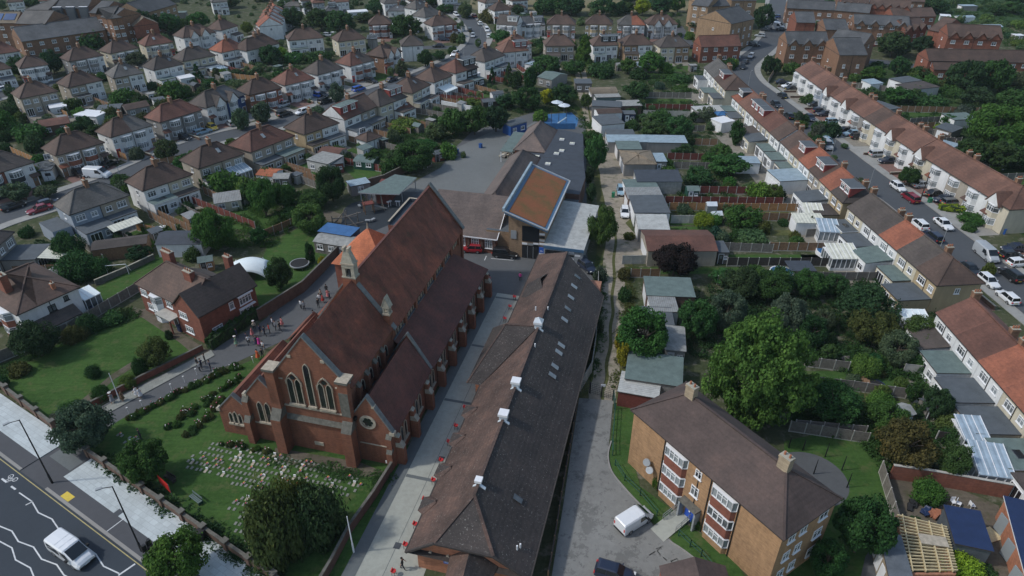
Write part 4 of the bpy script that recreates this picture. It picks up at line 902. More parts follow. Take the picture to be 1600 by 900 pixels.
# ------------------------------------------------------------------ people
def person_mesh(pose, dress=False, seed=0):
    P = {'hip': (0, 0, .92), 'waist': (0, 0, 1.08), 'chest': (0, .01, 1.30), 'neck': (0, 0, 1.47), 'head0': (0, .015, 1.56), 'head': (0, .03, 1.66), 'top': (0, .02, 1.72)}
    st = {'stand': (.0, .0), 'walk': (.22, -.24), 'lean': (.05, -.05)}[pose]
    J = [('hip', .135), ('waist', .12), ('chest', .155), ('neck', .058), ('head0', .082), ('head', .098), ('top', .06)]
    v = [P[j] for j, _ in J]; r = [q for _, q in J]; e = [(i, i+1) for i in range(6)]
    def chain(root, pts):
        i = root
        for p, q in pts: v.append(p); r.append(q); e.append((i, len(v)-1)); i = len(v)-1
    for s, f in ((1, st[0]), (-1, st[1])):
        chain(0, [((s*.10, 0, .86), .10), ((s*.11, f*.5, .48), .065), ((s*.11, f-(.05 if f < 0 else 0), .09), .045), ((s*.115, f+.14, .035), .038)])
        if pose == 'lean' and s > 0: arm = [((s*.19, .02, 1.38), .06), ((s*.27, .06, 1.13), .045), ((s*.14, .28, 1.2), .034), ((s*.1, .36, 1.25), .03)]
        else: arm = [((s*.19, 0, 1.38), .06), ((s*.25, -f*.4, 1.12), .045), ((s*.27, -f*.9+.06, .88), .033), ((s*.27, -f*.9+.1, .79), .032)]
        chain(2, arm)
    me = bpy.data.meshes.new('body'); me.from_pydata(v, e, []); o = bpy.data.objects.new('tmp', me); COL.objects.link(o)
    sk = o.modifiers.new('s', 'SKIN'); sk.use_smooth_shade = True
    for i, q in enumerate(r): me.skin_vertices[0].data[i].radius = (q, q*.8 if i < 3 else q)
    me.skin_vertices[0].data[0].use_root = True
    ss = o.modifiers.new('u', 'SUBSURF'); ss.levels = 1
    dg = bpy.context.evaluated_depsgraph_get(); out = bpy.data.meshes.new_from_object(o.evaluated_get(dg)); bpy.data.objects.remove(o)
    out.name = 'body'; out.materials.clear()
    for m in ('skin', 'cloth', 'legwear'): out.materials.append(M[m])
    for p in out.polygons:
        z = p.center.z; x = abs(p.center.x)
        if z > 1.45: k = 0
        elif x > .2 and z < (1.2 if dress or seed % 2 else .86): k = 0
        elif z > (.55 if dress else .93): k = 1
        elif dress and z < .55: k = 0
        else: k = 2
        p.material_index = k
    if dress:
        bm = bmesh.new(); bm.from_mesh(out); m = bmesh.ops.create_cone(bm, cap_ends=False, segments=12, radius1=.30, radius2=.15, depth=.62, matrix=Matrix.Translation((0, 0, .78)))
        for f in {f for vv in m['verts'] for f in vv.link_faces}: f.material_index = 1; f.smooth = True
        bm.to_mesh(out); bm.free()
    return out
m_tint('legwear_tint'); m_plain('legwear', (.035, .037, .045), .85, .2)
PERS = {}
def persons_init():
    for k, (a, d, s) in {'stand': ('stand', False, 0), 'walk': ('walk', False, 1), 'lean': ('lean', False, 0), 'dress': ('stand', True, 1), 'gown': ('walk', True, 1)}.items(): PERS[k] = person_mesh(a, d, s)
    h = MB(); bm = bmesh.new(); bmesh.ops.create_icosphere(bm, subdivisions=2, radius=.115)
    for v in bm.verts:
        v.co.z = v.co.z*1.1; v.co.y = v.co.y*1.1-.02
        if v.co.y > .03 and v.co.z < .03: v.co.y = .03
        if v.co.z < -.06: v.co.z = -.06
    me = bpy.data.meshes.new('hair'); bm.to_mesh(me); bm.free(); me.materials.append(M['hair_dark']); PERS['hair'] = me
    h = MB(); h.cyl((0, 0, .04), (0, 0, .055), .2, .2, 14, 'flower_white'); h.cyl((0, 0, .05), (0, 0, .14), .1, .08, 12, 'flower_white'); PERS['hat'] = h.mesh('hat')
def person(px, col, pose='stand', face=0, hat=False, label=None, h=1.0, g=None):
    g = W(*px) if g is None else Vector(g); R = obj('person', PERS[pose], None, (g.x, g.y, .04), radians(face)); R.scale = (h, h, h)
    R.color = (*col, 1); obj('hair', PERS['hair'], R, (0, 0, 1.69))
    if hat: obj('hat', PERS['hat'], R, (0, .02, 1.74))
    tag(R, label, 'person', 'people outside the church'); return R
# ------------------------------------------------------------------ street lamp
def lamp(px, toppx, label, arm=(0, 0), h=None, col='black_metal', name='street_lamp', cat='street lamp', r=.09, group='street lamps'):
    g = W(*px); 
    if h is None:
        lo, hi = 1, 16
        for _ in range(25):
            m = (lo+hi)/2
            if PX((g.x, g.y, m))[1] > toppx: lo = m
            else: hi = m
        h = m
    R = empty(name, g, 0, label, cat, group); mb = MB(); mb.cyl((0, 0, 0), (0, 0, 1.4), r*1.4, r*1.35, 10, col); mb.cyl((0, 0, 1.4), (0, 0, h), r, r*.6, 10, col); mb.build('pole', R)
    if arm != (0, 0):
        a = Vector((arm[0], arm[1], 0)); b = MB(); b.cyl((0, 0, h-.05), a*.75+Vector((0, 0, h+.22)), r*.5, r*.4, 8, col); b.build('arm', R)
        b = MB(); b.obox(a*.85+Vector((0, 0, h+.24)), a, a.length*.22, .13, .06, 'cladding_grey'); b.obox(a*.88+Vector((0, 0, h+.165)), a, a.length*.13, .09, .02, 'lamp_glass'); b.build('lamp_head', R)
    return R
# ------------------------------------------------------------------ the church (local x across, y along the nave, foot of the near right corner at 0,0)
CR = empty('church', (CF_O.x, CF_O.y, 0), CF_A-pi/2, 'large red brick gothic church with steep rust coloured tiled roofs', 'church')
def arch(cx, z0, z1, w, n=5, round_=False):
    h = w/2; zs = z1-(h if round_ else w*.95); pts = [(cx-h, z0), (cx+h, z0)]
    R = h if round_ else w
    if round_:
        for i in range(n*2+1): a = pi*i/(n*2); pts.append((cx+h*cos(a), zs+h*sin(a)))
    else:
        for i in range(n+1): a = (pi/3)*i/n; pts.append((cx-h+w*cos(a), zs+w*.95/.866*sin(a)))
        for i in range(n-1, -1, -1): a = (pi/3)*i/n; pts.append((cx+h-w*cos(a), zs+w*.95/.866*sin(a)))
    return pts
def lancet(parent, face, cx, z0, z1, w, stone='trim_stone', sill=True, surround='b_church', name='lancet_window'):
    """face 'f': wall y=const facing -y at given y; 'r': wall x=const facing +x"""
    kind, c = face
    def P(u, z, d): return (u, c-d, z) if kind == 'f' else (c+d, u, z)
    R = MB(); o_ = arch(cx, z0-.02, z1+.1, w+.2); i_ = arch(cx, z0, z1, w)
    n = len(o_)
    for k in range(1, n):
        a, b, c2, d = o_[k], o_[(k+1) % n], i_[(k+1) % n], i_[k]
        vs = [P(*a, .12), P(*b, .12), P(*c2, .12), P(*d, .12), P(*a, 0), P(*b, 0), P(*c2, -.25), P(*d, -.25)]
        R.add(vs, [(0, 1, 2, 3), (0, 4, 5, 1), (3, 2, 6, 7)], stone)
    if sill:
        x0, x1 = cx-w/2-.2, cx+w/2+.2
        a = P(x0, z0-.22, 0); b = P(x1, z0, .28); R.box(min(a[0], b[0]), max(a[0], b[0]), min(a[1], b[1]), max(a[1], b[1]), z0-.25, z0, 'trim_stone')
    o = R.build(name, parent); g = MB(); g.extr([P(u, z, .04) for u, z in i_], (0, -.02, 0) if kind == 'f' else (.02, 0, 0), 'glass_dark'); g.build('pane', o)
    return o
RZ = 16.6
w = MB()
# chancel
w.box(-13.6, -4.8, .02, 12.4, 0, 10.5, 'b_church')
w.extr([(-13.6, 0, 0), (-4.8, 0, 0), (-4.8, 0, 11.3), (-9.2, 0, 16.9), (-13.6, 0, 11.3)], (0, .55, 0), 'b_church')
# nave
w.box(-14.1, -4.9, 12.41, 40.4, 0, 9.95, 'b_church'); w.extr([(-14.5, 12.2, 9), (-4.6, 12.2, 9), (-4.6, 12.2, 10.2), (-9.55, 12.2, 17.1), (-14.5, 12.2, 10.2)], (0, .6, 0), 'b_church')
w.extr([(-14.5, 40.0, 0), (-4.6, 40.0, 0), (-4.6, 40.0, 10.2), (-9.55, 40.0, 17.1), (-14.5, 40.0, 10.2)], (0, .6, 0), 'b_church')
# right aisle, right chapel
w.box(-4.89, -.15, 12.42, 37.6, 0, 4.9, 'b_church'); w.box(-4.79, -.1, .03, 12.38, 0, 4.9, 'b_church')
w.extr([(-4.9, -.01, 0), (0, -.01, 0), (0, -.01, 5.1), (-2.7, -.01, 9.9), (-4.7, -.01, 7.0), (-4.9, -.01, 7.0)], (0, .5, 0), 'b_church')
w.extr([(-4.7, 12.0, 4.5), (0, 12.0, 4.5), (0, 12.0, 5.1), (-2.7, 12.0, 9.6), (-4.7, 12.0, 7.0)], (0, .4, 0), 'b_church')
# left chapel and the low wing
w.box(-18.2, -13.61, .04, 12.4, 0, 6.6, 'b_church'); w.extr([(-18.2, .01, 0), (-13.62, .01, 0), (-13.62, .01, 7.2), (-15.9, .01, 9.9), (-18.2, .01, 7.0)], (0, .45, 0), 'b_church')
w.box(-22.6, -18.21, .05, 11.6, 0, 3.4, 'b_church'); w.extr([(-22.6, .02, 0), (-18.2, .02, 0), (-18.2, .02, 4.6), (-20.2, .02, 6.4), (-22.6, .02, 3.7)], (0, .4, 0), 'b_church')
w.box(-19.5, -14.11, 12.43, 38, 0, 4.8, 'b_church'); w.box(-21, -18, 14, 18.5, 0, 4.2, 'b_church')
w.build('wall', CR)
def slope(mb, x0, z0, x1, z1, y0, y1, m, t=.14): mb.extr([(x0, y0, z0), (x1, y0, z1), (x1, y0, z1+t), (x0, y0, z0+t)], (0, y1-y0, 0), m)
r = MB(); slope(r, -13.9, 10.2, -9.2, RZ, .56, 12.25, 'r_church'); slope(r, -4.5, 10.2, -9.2, RZ, .56, 12.25, 'r_church'); r.build('chancel_roof', CR)
r = MB(); slope(r, -14.7, 9.7, -9.55, 16.55, 12.81, 40.0, 'r_church'); slope(r, -4.4, 9.7, -9.55, 16.55, 12.81, 40.0, 'r_church'); r.beam((-9.55, 12.8, 16.78), (-9.55, 40, 16.78), .3, .2, 'r_church_dark'); r.build('nave_roof', CR)
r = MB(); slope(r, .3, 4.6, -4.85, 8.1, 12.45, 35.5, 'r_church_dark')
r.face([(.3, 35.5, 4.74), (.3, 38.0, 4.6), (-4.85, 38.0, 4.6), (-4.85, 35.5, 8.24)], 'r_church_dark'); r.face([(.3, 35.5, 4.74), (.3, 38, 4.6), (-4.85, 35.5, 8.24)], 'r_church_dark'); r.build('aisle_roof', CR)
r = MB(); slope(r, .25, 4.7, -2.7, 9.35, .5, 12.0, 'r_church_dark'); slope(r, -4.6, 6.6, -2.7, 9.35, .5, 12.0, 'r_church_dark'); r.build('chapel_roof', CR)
r = MB(); r.box(-4.79, -4.3, .4, 12.3, 6.3, 6.7, 'rubber', 'felt_dark'); r.build('valley_gutter', CR)
r = MB(); slope(r, -18.5, 6.7, -15.9, 9.5, .46, 14.0, 'r_church'); slope(r, -13.62, 7.2, -15.9, 9.5, .46, 12.2, 'r_church'); r.build('chapel_roof', CR)
r = MB(); slope(r, -22.9, 3.4, -20.2, 6.0, .42, 11.6, 'r_church'); slope(r, -18.21, 4.3, -20.2, 6.0, .42, 11.6, 'r_church'); r.build('vestry_roof', CR)
r = MB(); slope(r, -19.9, 4.5, -14.12, 7.9, 14, 38.2, 'r_church'); r.build('aisle_roof', CR)
r = MB(); slope(r, -21.3, 4.1, -19.5, 5.9, 13.8, 18.7, 'r_church'); slope(r, -17.7, 4.1, -19.5, 5.9, 13.8, 18.7, 'r_church'); r.build('porch_roof', CR)
# copings
c = MB()
def cope(a, b, y, wd=.7, h=.16, m='gable_coping'): c.beam((a[0], y, a[1]), (b[0], y, b[1]), wd, h, m)
for a, b in (((-4.6, 11.1), (-9.2, 17.0)), ((-13.8, 11.1), (-9.2, 17.0))): cope(a, b, .28)
for a, b in (((-4.3, 10.1), (-9.55, 17.25)), ((-14.8, 10.1), (-9.55, 17.25))): cope(a, b, 12.5, .75); cope(a, b, 40.3, .75)
for a, b in (((.15, 4.9), (-2.7, 9.95)), ((-4.7, 6.9), (-2.7, 9.95))): cope(a, b, .24, .62); cope(a, b, 12.2, .5)
for a, b in (((-18.4, 6.9), (-15.9, 9.95)), ((-13.7, 7.3), (-15.9, 9.95))): cope(a, b, .23, .6)
for a, b in (((-22.8, 3.6), (-20.2, 6.45)), ((-18.3, 4.6), (-20.2, 6.45))): cope(a, b, .22, .55)
c.split('coping', CR)
c = MB()
for x, z, s in ((-.1, 5.0, .55), (-2.0, 8.6, .3), (-4.6, 7.0, .4), (-18.3, 6.9, .5), (-14.6, 8.6, .3), (-22.6, 3.7, .45), (-18.6, 4.9, .35), (-7.2, 14.0, .4), (-11.2, 14.0, .4)): c.box(x-s*.55, x+s*.55, -.1, .5, z-s*.45, z+s*.45, 'trim_stone')
c.split('kneeler_stone', CR)
# front buttresses with stone caps
def buttress(x, wd, d1, d2, z1, z2, cap=None, y=0):
    b = MB(); b.box(x-wd/2, x+wd/2, y-d1, y+.01, 0, z1, 'b_church'); b.extr([(x-wd/2, y-d1, z1), (x-wd/2, y-d2, z1+(d1-d2)*1.5), (x-wd/2, y, z1+(d1-d2)*1.5), (x-wd/2, y, z1)], (wd, 0, 0), 'stone_dark')
    zt = z1+(d1-d2)*1.5; b.box(x-wd/2+.04, x+wd/2-.04, y-d2, y+.005, zt, z2, 'b_church')
    if cap: b.box(x-wd/2-.12, x+wd/2+.12, y-d2-.14, y+.75, z2, z2+.32, 'stone_dark', 'trim_stone')
    else: b.extr([(x-wd/2, y-d2, z2), (x-wd/2, y-.0, z2+d2*1.4), (x-wd/2, y, z2)], (wd, 0, 0), 'stone_dark')
    b.build('buttress', CR)
buttress(-13.75, 1.25, 1.55, .75, 5.3, 11.9, True); buttress(-4.95, 1.25, 1.55, .75, 5.3, 11.9, True); buttress(-18.2, .8, 1.0, .5, 3.4, 6.2); buttress(-.45, .7, .7, .4, 2.4, 4.4)
b = MB(); b.box(-14.3, -13.2, -.75, -.68, 7.2, 10.6, 'stone_dark'); b.box(-5.5, -4.4, -.78, -.7, 7.2, 10.6, 'stone_dark'); b.split('buttress_facing', CR)
# aisle buttresses and windows on the right side
for k, y in enumerate((.7, 5.2, 10.2, 14.8, 19.3, 23.8, 28.3, 32.8, 37.2)):
    b = MB(); b.box(0, .95, y-.35, y+.35, 0, 2.7, 'b_church'); b.extr([(.95, y-.35, 2.7), (.5, y-.35, 3.4), (0, y-.35, 3.4), (0, y-.35, 2.7)], (0, .7, 0), 'stone'); b.box(0, .5, y-.32, y+.32, 3.4, 4.2, 'b_church'); b.extr([(.5, y-.32, 4.2), (0, y-.32, 4.6), (0, y-.32, 4.2)], (0, .64, 0), 'stone'); b.build('buttress', CR)
for y in (2.9, 7.6, 12.5, 17.0, 21.5, 26.0, 30.5, 35.0):
    for dy in (-.55, .55): lancet(CR, ('r', -.14 if y > 12 else -.09), y+dy, 1.7, 4.0, .6)
for k in range(7):
    y = 14.6+k*3.7
    for dy in (-.85, 0, .85): lancet(CR, ('r', -4.88), y+dy, 8.45, 9.75, .42, sill=False)
    b = MB(); b.box(-4.9, -4.55, y+1.5, y+2.1, 8.1, 9.8, 'b_church'); b.build('buttress', CR)
for y in (2.2, 4.4, 6.6, 8.8): 
    b = MB(); b.box(-4.8, -4.3, y-.3, y+.3, 6.7, 9.3, 'b_church'); b.extr([(-4.3, y-.3, 9.3), (-4.8, y-.3, 9.9), (-4.8, y-.3, 9.3)], (0, .6, 0), 'stone_dark'); b.build('buttress', CR); lancet(CR, ('r', -4.78), y+1.1, 7.6, 9.3, .8, sill=False)
# west front windows
for cx in (-11.3, -7.5):
    for dx in (-.5, .5): lancet(CR, ('f', 0), cx+dx, 7.2, 10.8, .62)
    m = MB(); pts = arch(cx, 10.5, 11.75, 2.0); ins = arch(cx, 10.5, 11.6, 1.75); n = len(pts)
    for k in range(1, n-0): m.add([(pts[k][0], -.14, pts[k][1]), (pts[(k+1) % n][0], -.14, pts[(k+1) % n][1]), (ins[(k+1) % n][0], -.14, ins[(k+1) % n][1]), (ins[k][0], -.14, ins[k][1]), (pts[k][0], 0, pts[k][1]), (pts[(k+1) % n][0], 0, pts[(k+1) % n][1])], [(0, 1, 2, 3), (0, 1, 5, 4)], 'trim_stone')
    m.cyl((cx, -.05, 11.0), (cx, -.09, 11.0), .3, .3, 10, 'glass_dark'); m.build('tracery', CR)
lancet(CR, ('f', 0), -9.4, 7.2, 13.2, .66)
for dx in (-.48, .48): lancet(CR, ('f', .01), -16.1+dx, 3.2, 6.2, .6)
for dx in (-.62, 0, .62): lancet(CR, ('f', .02), -20.4+dx, 2.0, 3.5+(.25 if dx == 0 else 0), .42)
m = MB(); m.box(-13.1, -5.6, -.16, -.0, 6.62, 6.78, 'trim_stone'); m.extr([(-13.1, -.32, 4.7), (-13.1, 0, 5.35), (-13.1, 0, 4.7)], (7.5, 0, 0), 'stone_dark'); m.box(-4.2, -.8, -.09, 0, 2.8, 2.93, 'trim_stone'); m.box(-17.8, -14.4, -.08, 0, 2.75, 2.9, 'trim_stone'); m.box(-13.1, -12.6, -.1, 0, 10.5, 10.65, 'trim_stone'); m.box(-6.2, -5.6, -.1, 0, 10.5, 10.65, 'trim_stone'); m.split('string_course', CR)
m = MB(); m.box(-10.25, -9.1, -.06, 0, .95, 1.5, 'trim_stone'); m.box(-10.1, -9.25, -.075, -.06, 1.08, 1.37, 'stone'); m.build('foundation_stone', CR)
m = MB(); m.box(-1.1, -.35, -.5, -.45, .7, 1.1, 'white_paint'); m.build('notice', CR)
# rose window
o = MB(); 
for i in range(28):
    a, b = 2*pi*i/28, 2*pi*(i+1)/28; q = lambda r_, t, d: (-2.85+r_*cos(t), -.01-d, 6.25+r_*sin(t)); o.add([q(.98, a, .12), q(.98, b, .12), q(.72, b, .12), q(.72, a, .12), q(.98, a, 0), q(.98, b, 0)], [(0, 1, 2, 3), (0, 1, 5, 4)], 'trim_stone')
ro = o.build('rose_window', CR); o = MB(); o.cyl((-2.85, -.0, 6.25), (-2.85, -.05, 6.25), .74, .74, 24, 'stone'); 
for i in range(6): a = pi*i/3; o.cyl((-2.85+.40*cos(a), -.04, 6.25+.40*sin(a)), (-2.85+.40*cos(a), -.07, 6.25+.40*sin(a)), .23, .23, 12, 'glass_dark')
o.cyl((-2.85, -.04, 6.25), (-2.85, -.075, 6.25), .24, .24, 12, 'glass_dark'); o.build('tracery', ro)
# downpipes
m = MB(); m.cyl((-4.35, -.25, 0), (-4.35, -.25, 6.6), .09, .09, 8, 'b_dark'); m.box(-4.65, -4.05, -.5, -.1, 6.5, 6.95, 'black_metal'); m.build('downpipe', CR)
# white lead flashing between clerestory and aisle roof
m = MB(); 
for k in range(10): y = 12.6+k*2.3; m.box(-4.86, -4.62, y, y+2.2, 8.22+.05*(k % 2), 8.32+.05*(k % 2), 'lead')
m.build('flashing', CR)
# bellcote
b = MB(); b.box(-10.45, -8.65, 12.1, 13.3, 15.2, 16.9, 'b_church'); b.build('bellcote_base', CR)
b = MB(); X0, X1, Y0, Y1 = -10.35, -8.75, 12.2, 13.2
for x in (X0, X1-.45): b.box(x, x+.45, Y0, Y1, 16.9, 18.3, 'stone')
b.box(X0-.1, X1+.1, Y0-.1, Y1+.1, 16.8, 17.05, 'stone'); b.box(X0, X1, Y0, Y1, 18.2, 18.75, 'stone')
b.box(X0-.08, X1+.08, Y0-.08, Y1+.08, 18.7, 18.9, 'trim_stone')
t = [(X0, Y0, 18.9), (X1, Y0, 18.9), (X1, Y1, 18.9), (X0, Y1, 18.9)]; u = [(-9.9, 12.4, 20.6), (-9.3, 12.4, 20.6), (-9.3, 13.0, 20.6), (-9.9, 13.0, 20.6)]; b.add(t+u, [(0, 1, 5, 4), (1, 2, 6, 5), (2, 3, 7, 6), (3, 0, 4, 7), (4, 5, 6, 7)], 'stone')
b.box(-10.05, -9.75, 12.3, 13.1, 20.5, 20.9, 'trim_stone'); b.box(-9.45, -9.15, 12.3, 13.1, 20.5, 20.9, 'trim_stone')
bc = b.build('bellcote', CR); b = MB(); b.cyl((-9.6, 12.7, 17.4), (-9.6, 12.7, 18.0), .42, .16, 12, 'black_metal'); b.build('bell', bc)
# turret
b = MB(); cx, cy = -5.15, 12.4
b.box(cx-.42, cx+.42, cy-.42, cy+.42, 8.6, 12.5, 'b_church'); b.box(cx-.48, cx+.48, cy-.48, cy+.48, 10.3, 10.5, 'stone'); b.box(cx-.48, cx+.48, cy-.48, cy+.48, 12.3, 12.55, 'trim_stone')
for dx in (-.3, .3):
    for dy in (-.3, .3): b.box(cx+dx-.1, cx+dx+.1, cy+dy-.1, cy+dy+.1, 12.55, 13.3, 'stone')
b.box(cx-.44, cx+.44, cy-.44, cy+.44, 13.3, 13.45, 'stone')
for sg in (-1, 1): b.extr([(cx-.48, cy+sg*.4, 13.45), (cx+.48, cy+sg*.4, 13.45), (cx, cy+sg*.4, 14.7)], (0, .05, 0), 'stone'); b.extr([(cx+sg*.5, cy-.45, 13.42), (cx, cy-.45, 14.8), (cx, cy-.45, 14.95), (cx+sg*.6, cy-.45, 13.42)], (0, .95, 0), 'stone')
b.build('turret', CR)
# hall with the orange pyramid roof, left of the nave
b = MB(); b.box(-21.2, -14.15, 28.8, 37.0, 0, 7.9, 'b_vic'); b.build('tower_wall', CR)
b = MB(); X = (-21.6, -12.7); Y = (28.4, 37.3); ap = (-17.1, 32.9, 12.3); q = [(X[0], Y[0], 7.9), (X[1], Y[0], 7.9), (X[1], Y[1], 7.9), (X[0], Y[1], 7.9)]
for i in range(4): b.face([q[i], q[(i+1) % 4], ap], 'r_tower')
b.face(q[::-1], 'w_grey'); 
b.cyl((ap[0], ap[1], 12.2), (ap[0], ap[1], 13.1), .16, .05, 8, 'stone'); b.build('tower_roof', CR)
# ------------------------------------------------------------------ long building right of the concrete lane (z eaves 3)
LR = empty('parish_hall', CW(-12.6, 6.5), CF_A-pi/2, 'long brown brick hall with speckled tiled roof and white ridge vents', 'hall')
# local: x across from 0 (n=6.5) to 12.2 (n=18.7); y along from 0 (s=-12.6)
w = MB(); w.box(.75, 11.4, .7, 54, 0, 3.0, 'b_orange'); w.box(-1.3, 1, 27, 37.5, 0, 3.0, 'b_orange')
w.face([(.75, .69, 2.9), (11.4, .69, 2.9), (8.9, .69, 5.0), (3.3, .69, 5.0)], 'b_orange'); w.build('wall', LR)
r = MB(); e = 3.0; zr = 7.5; xr = 5.55; L = 60
def qf(m, *p): r.face(list(p), m)
ye = 4.6   # ridge start
qf('r_long', (-.1, 0, e), (-.1, L, e), (xr, 54, zr), (xr, ye, zr), (2.9, .1, 5.2)); qf('r_long_shaded', (12.2, 0, e), (8.7, .1, 5.2), (xr, ye, zr), (xr, 54, zr), (12.2, 50, e)); qf('r_long_shaded', (2.9, .1, 5.2), (8.7, .1, 5.2), (xr, ye, zr))
qf('r_long_shaded', (12.2, 50, e), (xr, 54, zr), (-.1, L, e))
for a, b in (((xr, ye, zr), (xr, 54, zr)), ((2.9, .1, 5.2), (xr, ye, zr)), ((8.7, .1, 5.2), (xr, ye, zr))): r.beam((a[0], a[1], a[2]+.04), (b[0], b[1], b[2]+.04), .3, .14, 'r_long')
for a, b in (((-.1, 0, e), (2.9, .05, 5.2)), ((12.2, 0, e), (8.7, .05, 5.2)), ((2.9, .05, 5.2), (8.7, .05, 5.2))): r.beam(a, b, .22, .22, 'wood_dark')
r.face([(-.1, 0, e-.06), (12.2, 0, e-.06), (12.2, 50, e-.06), (-.1, 59, e-.06)], 'wood_dark')
r.beam((-.16, 0, e-.05), (-.16, L, e-.05), .14, .14, 'wood_dark'); r.beam((12.26, 0, e-.05), (12.26, 50, e-.05), .14, .14, 'wood_dark')
r.build('roof', LR)
# projecting wing with a hip, and small eave dormers
r = MB(); 
r.face([(-1.9, 25.3, e+.01), (-1.9, 37.7, e+.01), (1.1, 33.4, 7.1)], 'r_long_shaded'); r.face([(-1.9, 37.7, e+.01), (1.1, 33.4, 7.1), (xr, 33.4, 7.56), (-.1, 39.5, e+.03)], 'r_long'); r.face([(-1.9, 25.3, e+.01), (1.1, 33.4, 7.1), (xr, 33.4, 7.56), (-.1, 25.3, e+.05)], 'r_long_shaded'); r.beam((1.1, 33.4, 7.12), (xr, 33.4, 7.58), .2, .12, 'r_long'); r.beam((-1.9, 25.3, e+.03), (1.1, 33.4, 7.12), .2, .1, 'r_long')
r.build('wing_roof', LR)
for y in (5.8, 10.6, 15.5, 20.3): 
    r = MB(); r.face([(-.75, y-.9, 3.05), (-.75, y+.9, 3.05), (.9, y, 3.95)], 'r_long_shaded'); r.face([(-.75, y-.9, 3.05), (.9, y, 3.95), (1.1, y-.2, 3.98), (-.05, y-1.3, 3.05)], 'r_long'); r.face([(-.75, y+.9, 3.05), (-.05, y+1.2, 3.05), (1.1, y+.2, 3.98), (.9, y, 3.95)], 'r_long'); r.build('dormer_roof', LR)
r = MB(); y = 47.5; r.face([(.3, y-1.6, 3.4), (.3, y+2.2, 3.4), (3.6, y+2.0, 6.1), (2.8, y, 6.1)], 'r_long_shaded'); r.face([(.3, y-1.6, 3.4), (2.8, y, 6.1), (3.6, y-2.2, 5.9), (1.2, y-2.4, 4.0)], 'r_long_shaded'); r.build('dormer_roof', LR)
for s, k in ((-6.39, 0), (3.17, 1), (8.78, 1), (21.0, 2)):
    y = s+12.6; b = MB(); hh = (.28, .5, .55)[k]; ww = (.24, .42, .46)[k]; b.box(xr-ww, xr+ww, y-ww, y+ww, zr-.3, zr+hh, 'pvc'); b.box(xr-ww-.12, xr+ww+.12, y-ww-.12, y+ww+.12, zr+hh, zr+hh+.3, 'white_paint')
    if k == 2: b.add([(xr-.55, y-.55, zr+.86), (xr+.55, y-.55, zr+.86), (xr+.55, y+.55, zr+.86), (xr-.55, y+.55, zr+.86), (xr, y, zr+1.45)], [(0, 1, 4), (1, 2, 4), (2, 3, 4), (3, 0, 4)], 'pvc')
    b.extr([(xr+.1, y-ww-.1, zr-.1), (xr+.75, y-ww-.1, zr-.5), (xr+.75, y-ww-.1, zr-.38), (xr+.1, y-ww-.1, zr+.05)], (0, .3, 0), 'pvc'); b.extr([(xr-.1, y-ww-.1, zr-.1), (xr-.55, y-ww-.1, zr-.38), (xr-.55, y-ww-.1, zr-.29), (xr-.1, y-ww-.1, zr+.05)], (0, .2, 0), 'pvc'); b.build('roof_vent', LR)
sl = (e-zr)/(12.2-xr)
def roofpt(px, py):
    # intersect the view ray with the right roof plane, in hall local coordinates
    o = LR.location; c, s_ = cos(CF_A-pi/2), sin(CF_A-pi/2); lo, hi = 2.5, 8
    for _ in range(30):
        z = (lo+hi)/2; p = W(px, py, z)-o; x = p.x*c+p.y*s_
        if zr+sl*(x-xr) > z: lo = z
        else: hi = z
    return x, -p.x*s_+p.y*c, z
for px, py in [(902, 433), (897, 448), (891, 468), (886, 484), (892, 465), (887, 483), (882, 500), (877, 540), (873, 551), (867, 573), (863, 587), (809, 780)]:
    if (px, py) in ((891, 468), (886, 484)): continue
    x, y, z = roofpt(px, py); b = MB(); b.extr([(x-.45, y-.32, z+.06-.45*sl), (x+.45, y-.32, z+.06+.45*sl), (x+.45, y+.32, z+.06+.45*sl), (x-.45, y+.32, z+.06-.45*sl)], (.03, 0, .05), 'glass_net' if py < 700 else 'glass'); b.build('roof_window', LR)
for px, py in [(837, 484), (856, 484), (836, 542), (813, 855), (808, 858)]: x, y, z = roofpt(px, py); b = MB(); b.cyl((x, y, z-.1), (x, y, z+.5), .09, .09, 8, 'white_paint'); b.build('vent_pipe', LR)
# near gable wall details: porch, blue signs, wall lamps
b = MB(); b.face([(4.6, -2.6, 3.0), (6.5, -2.3, 4.6), (6.3, .7, 4.9), (4.2, .7, 3.0)], 'r_long'); b.face([(8.6, -2.4, 3.0), (6.5, -2.3, 4.6), (6.3, .7, 4.9), (9.0, .7, 3.0)], 'r_long_shaded'); b.face([(4.6, -2.6, 3.0), (6.5, -2.3, 4.6), (8.6, -2.4, 3.0)], 'r_long_shaded'); b.build('porch_roof', LR)
b = MB(); b.box(2.1, 3.1, .6, .67, 2.05, 2.5, 'sign_blue'); b.box(3.5, 4.4, .6, .67, 1.7, 2.5, 'sign_blue')
for i in range(3): b.box(2.2, 2.2+.7-.1*i, .59, .6, 2.15+i*.1, 2.19+i*.1, 'white_paint'); b.box(3.6, 3.6+.6-.1*i, .59, .6, 1.85+i*.16, 1.9+i*.16, 'white_paint')
b.build('sign', LR)
for x in (2.2, 4.0): b = MB(); b.cyl((x, .5, 2.95), (x, .69, 2.95), .16, .16, 12, 'trim_stone'); b.build('wall_lamp', LR)
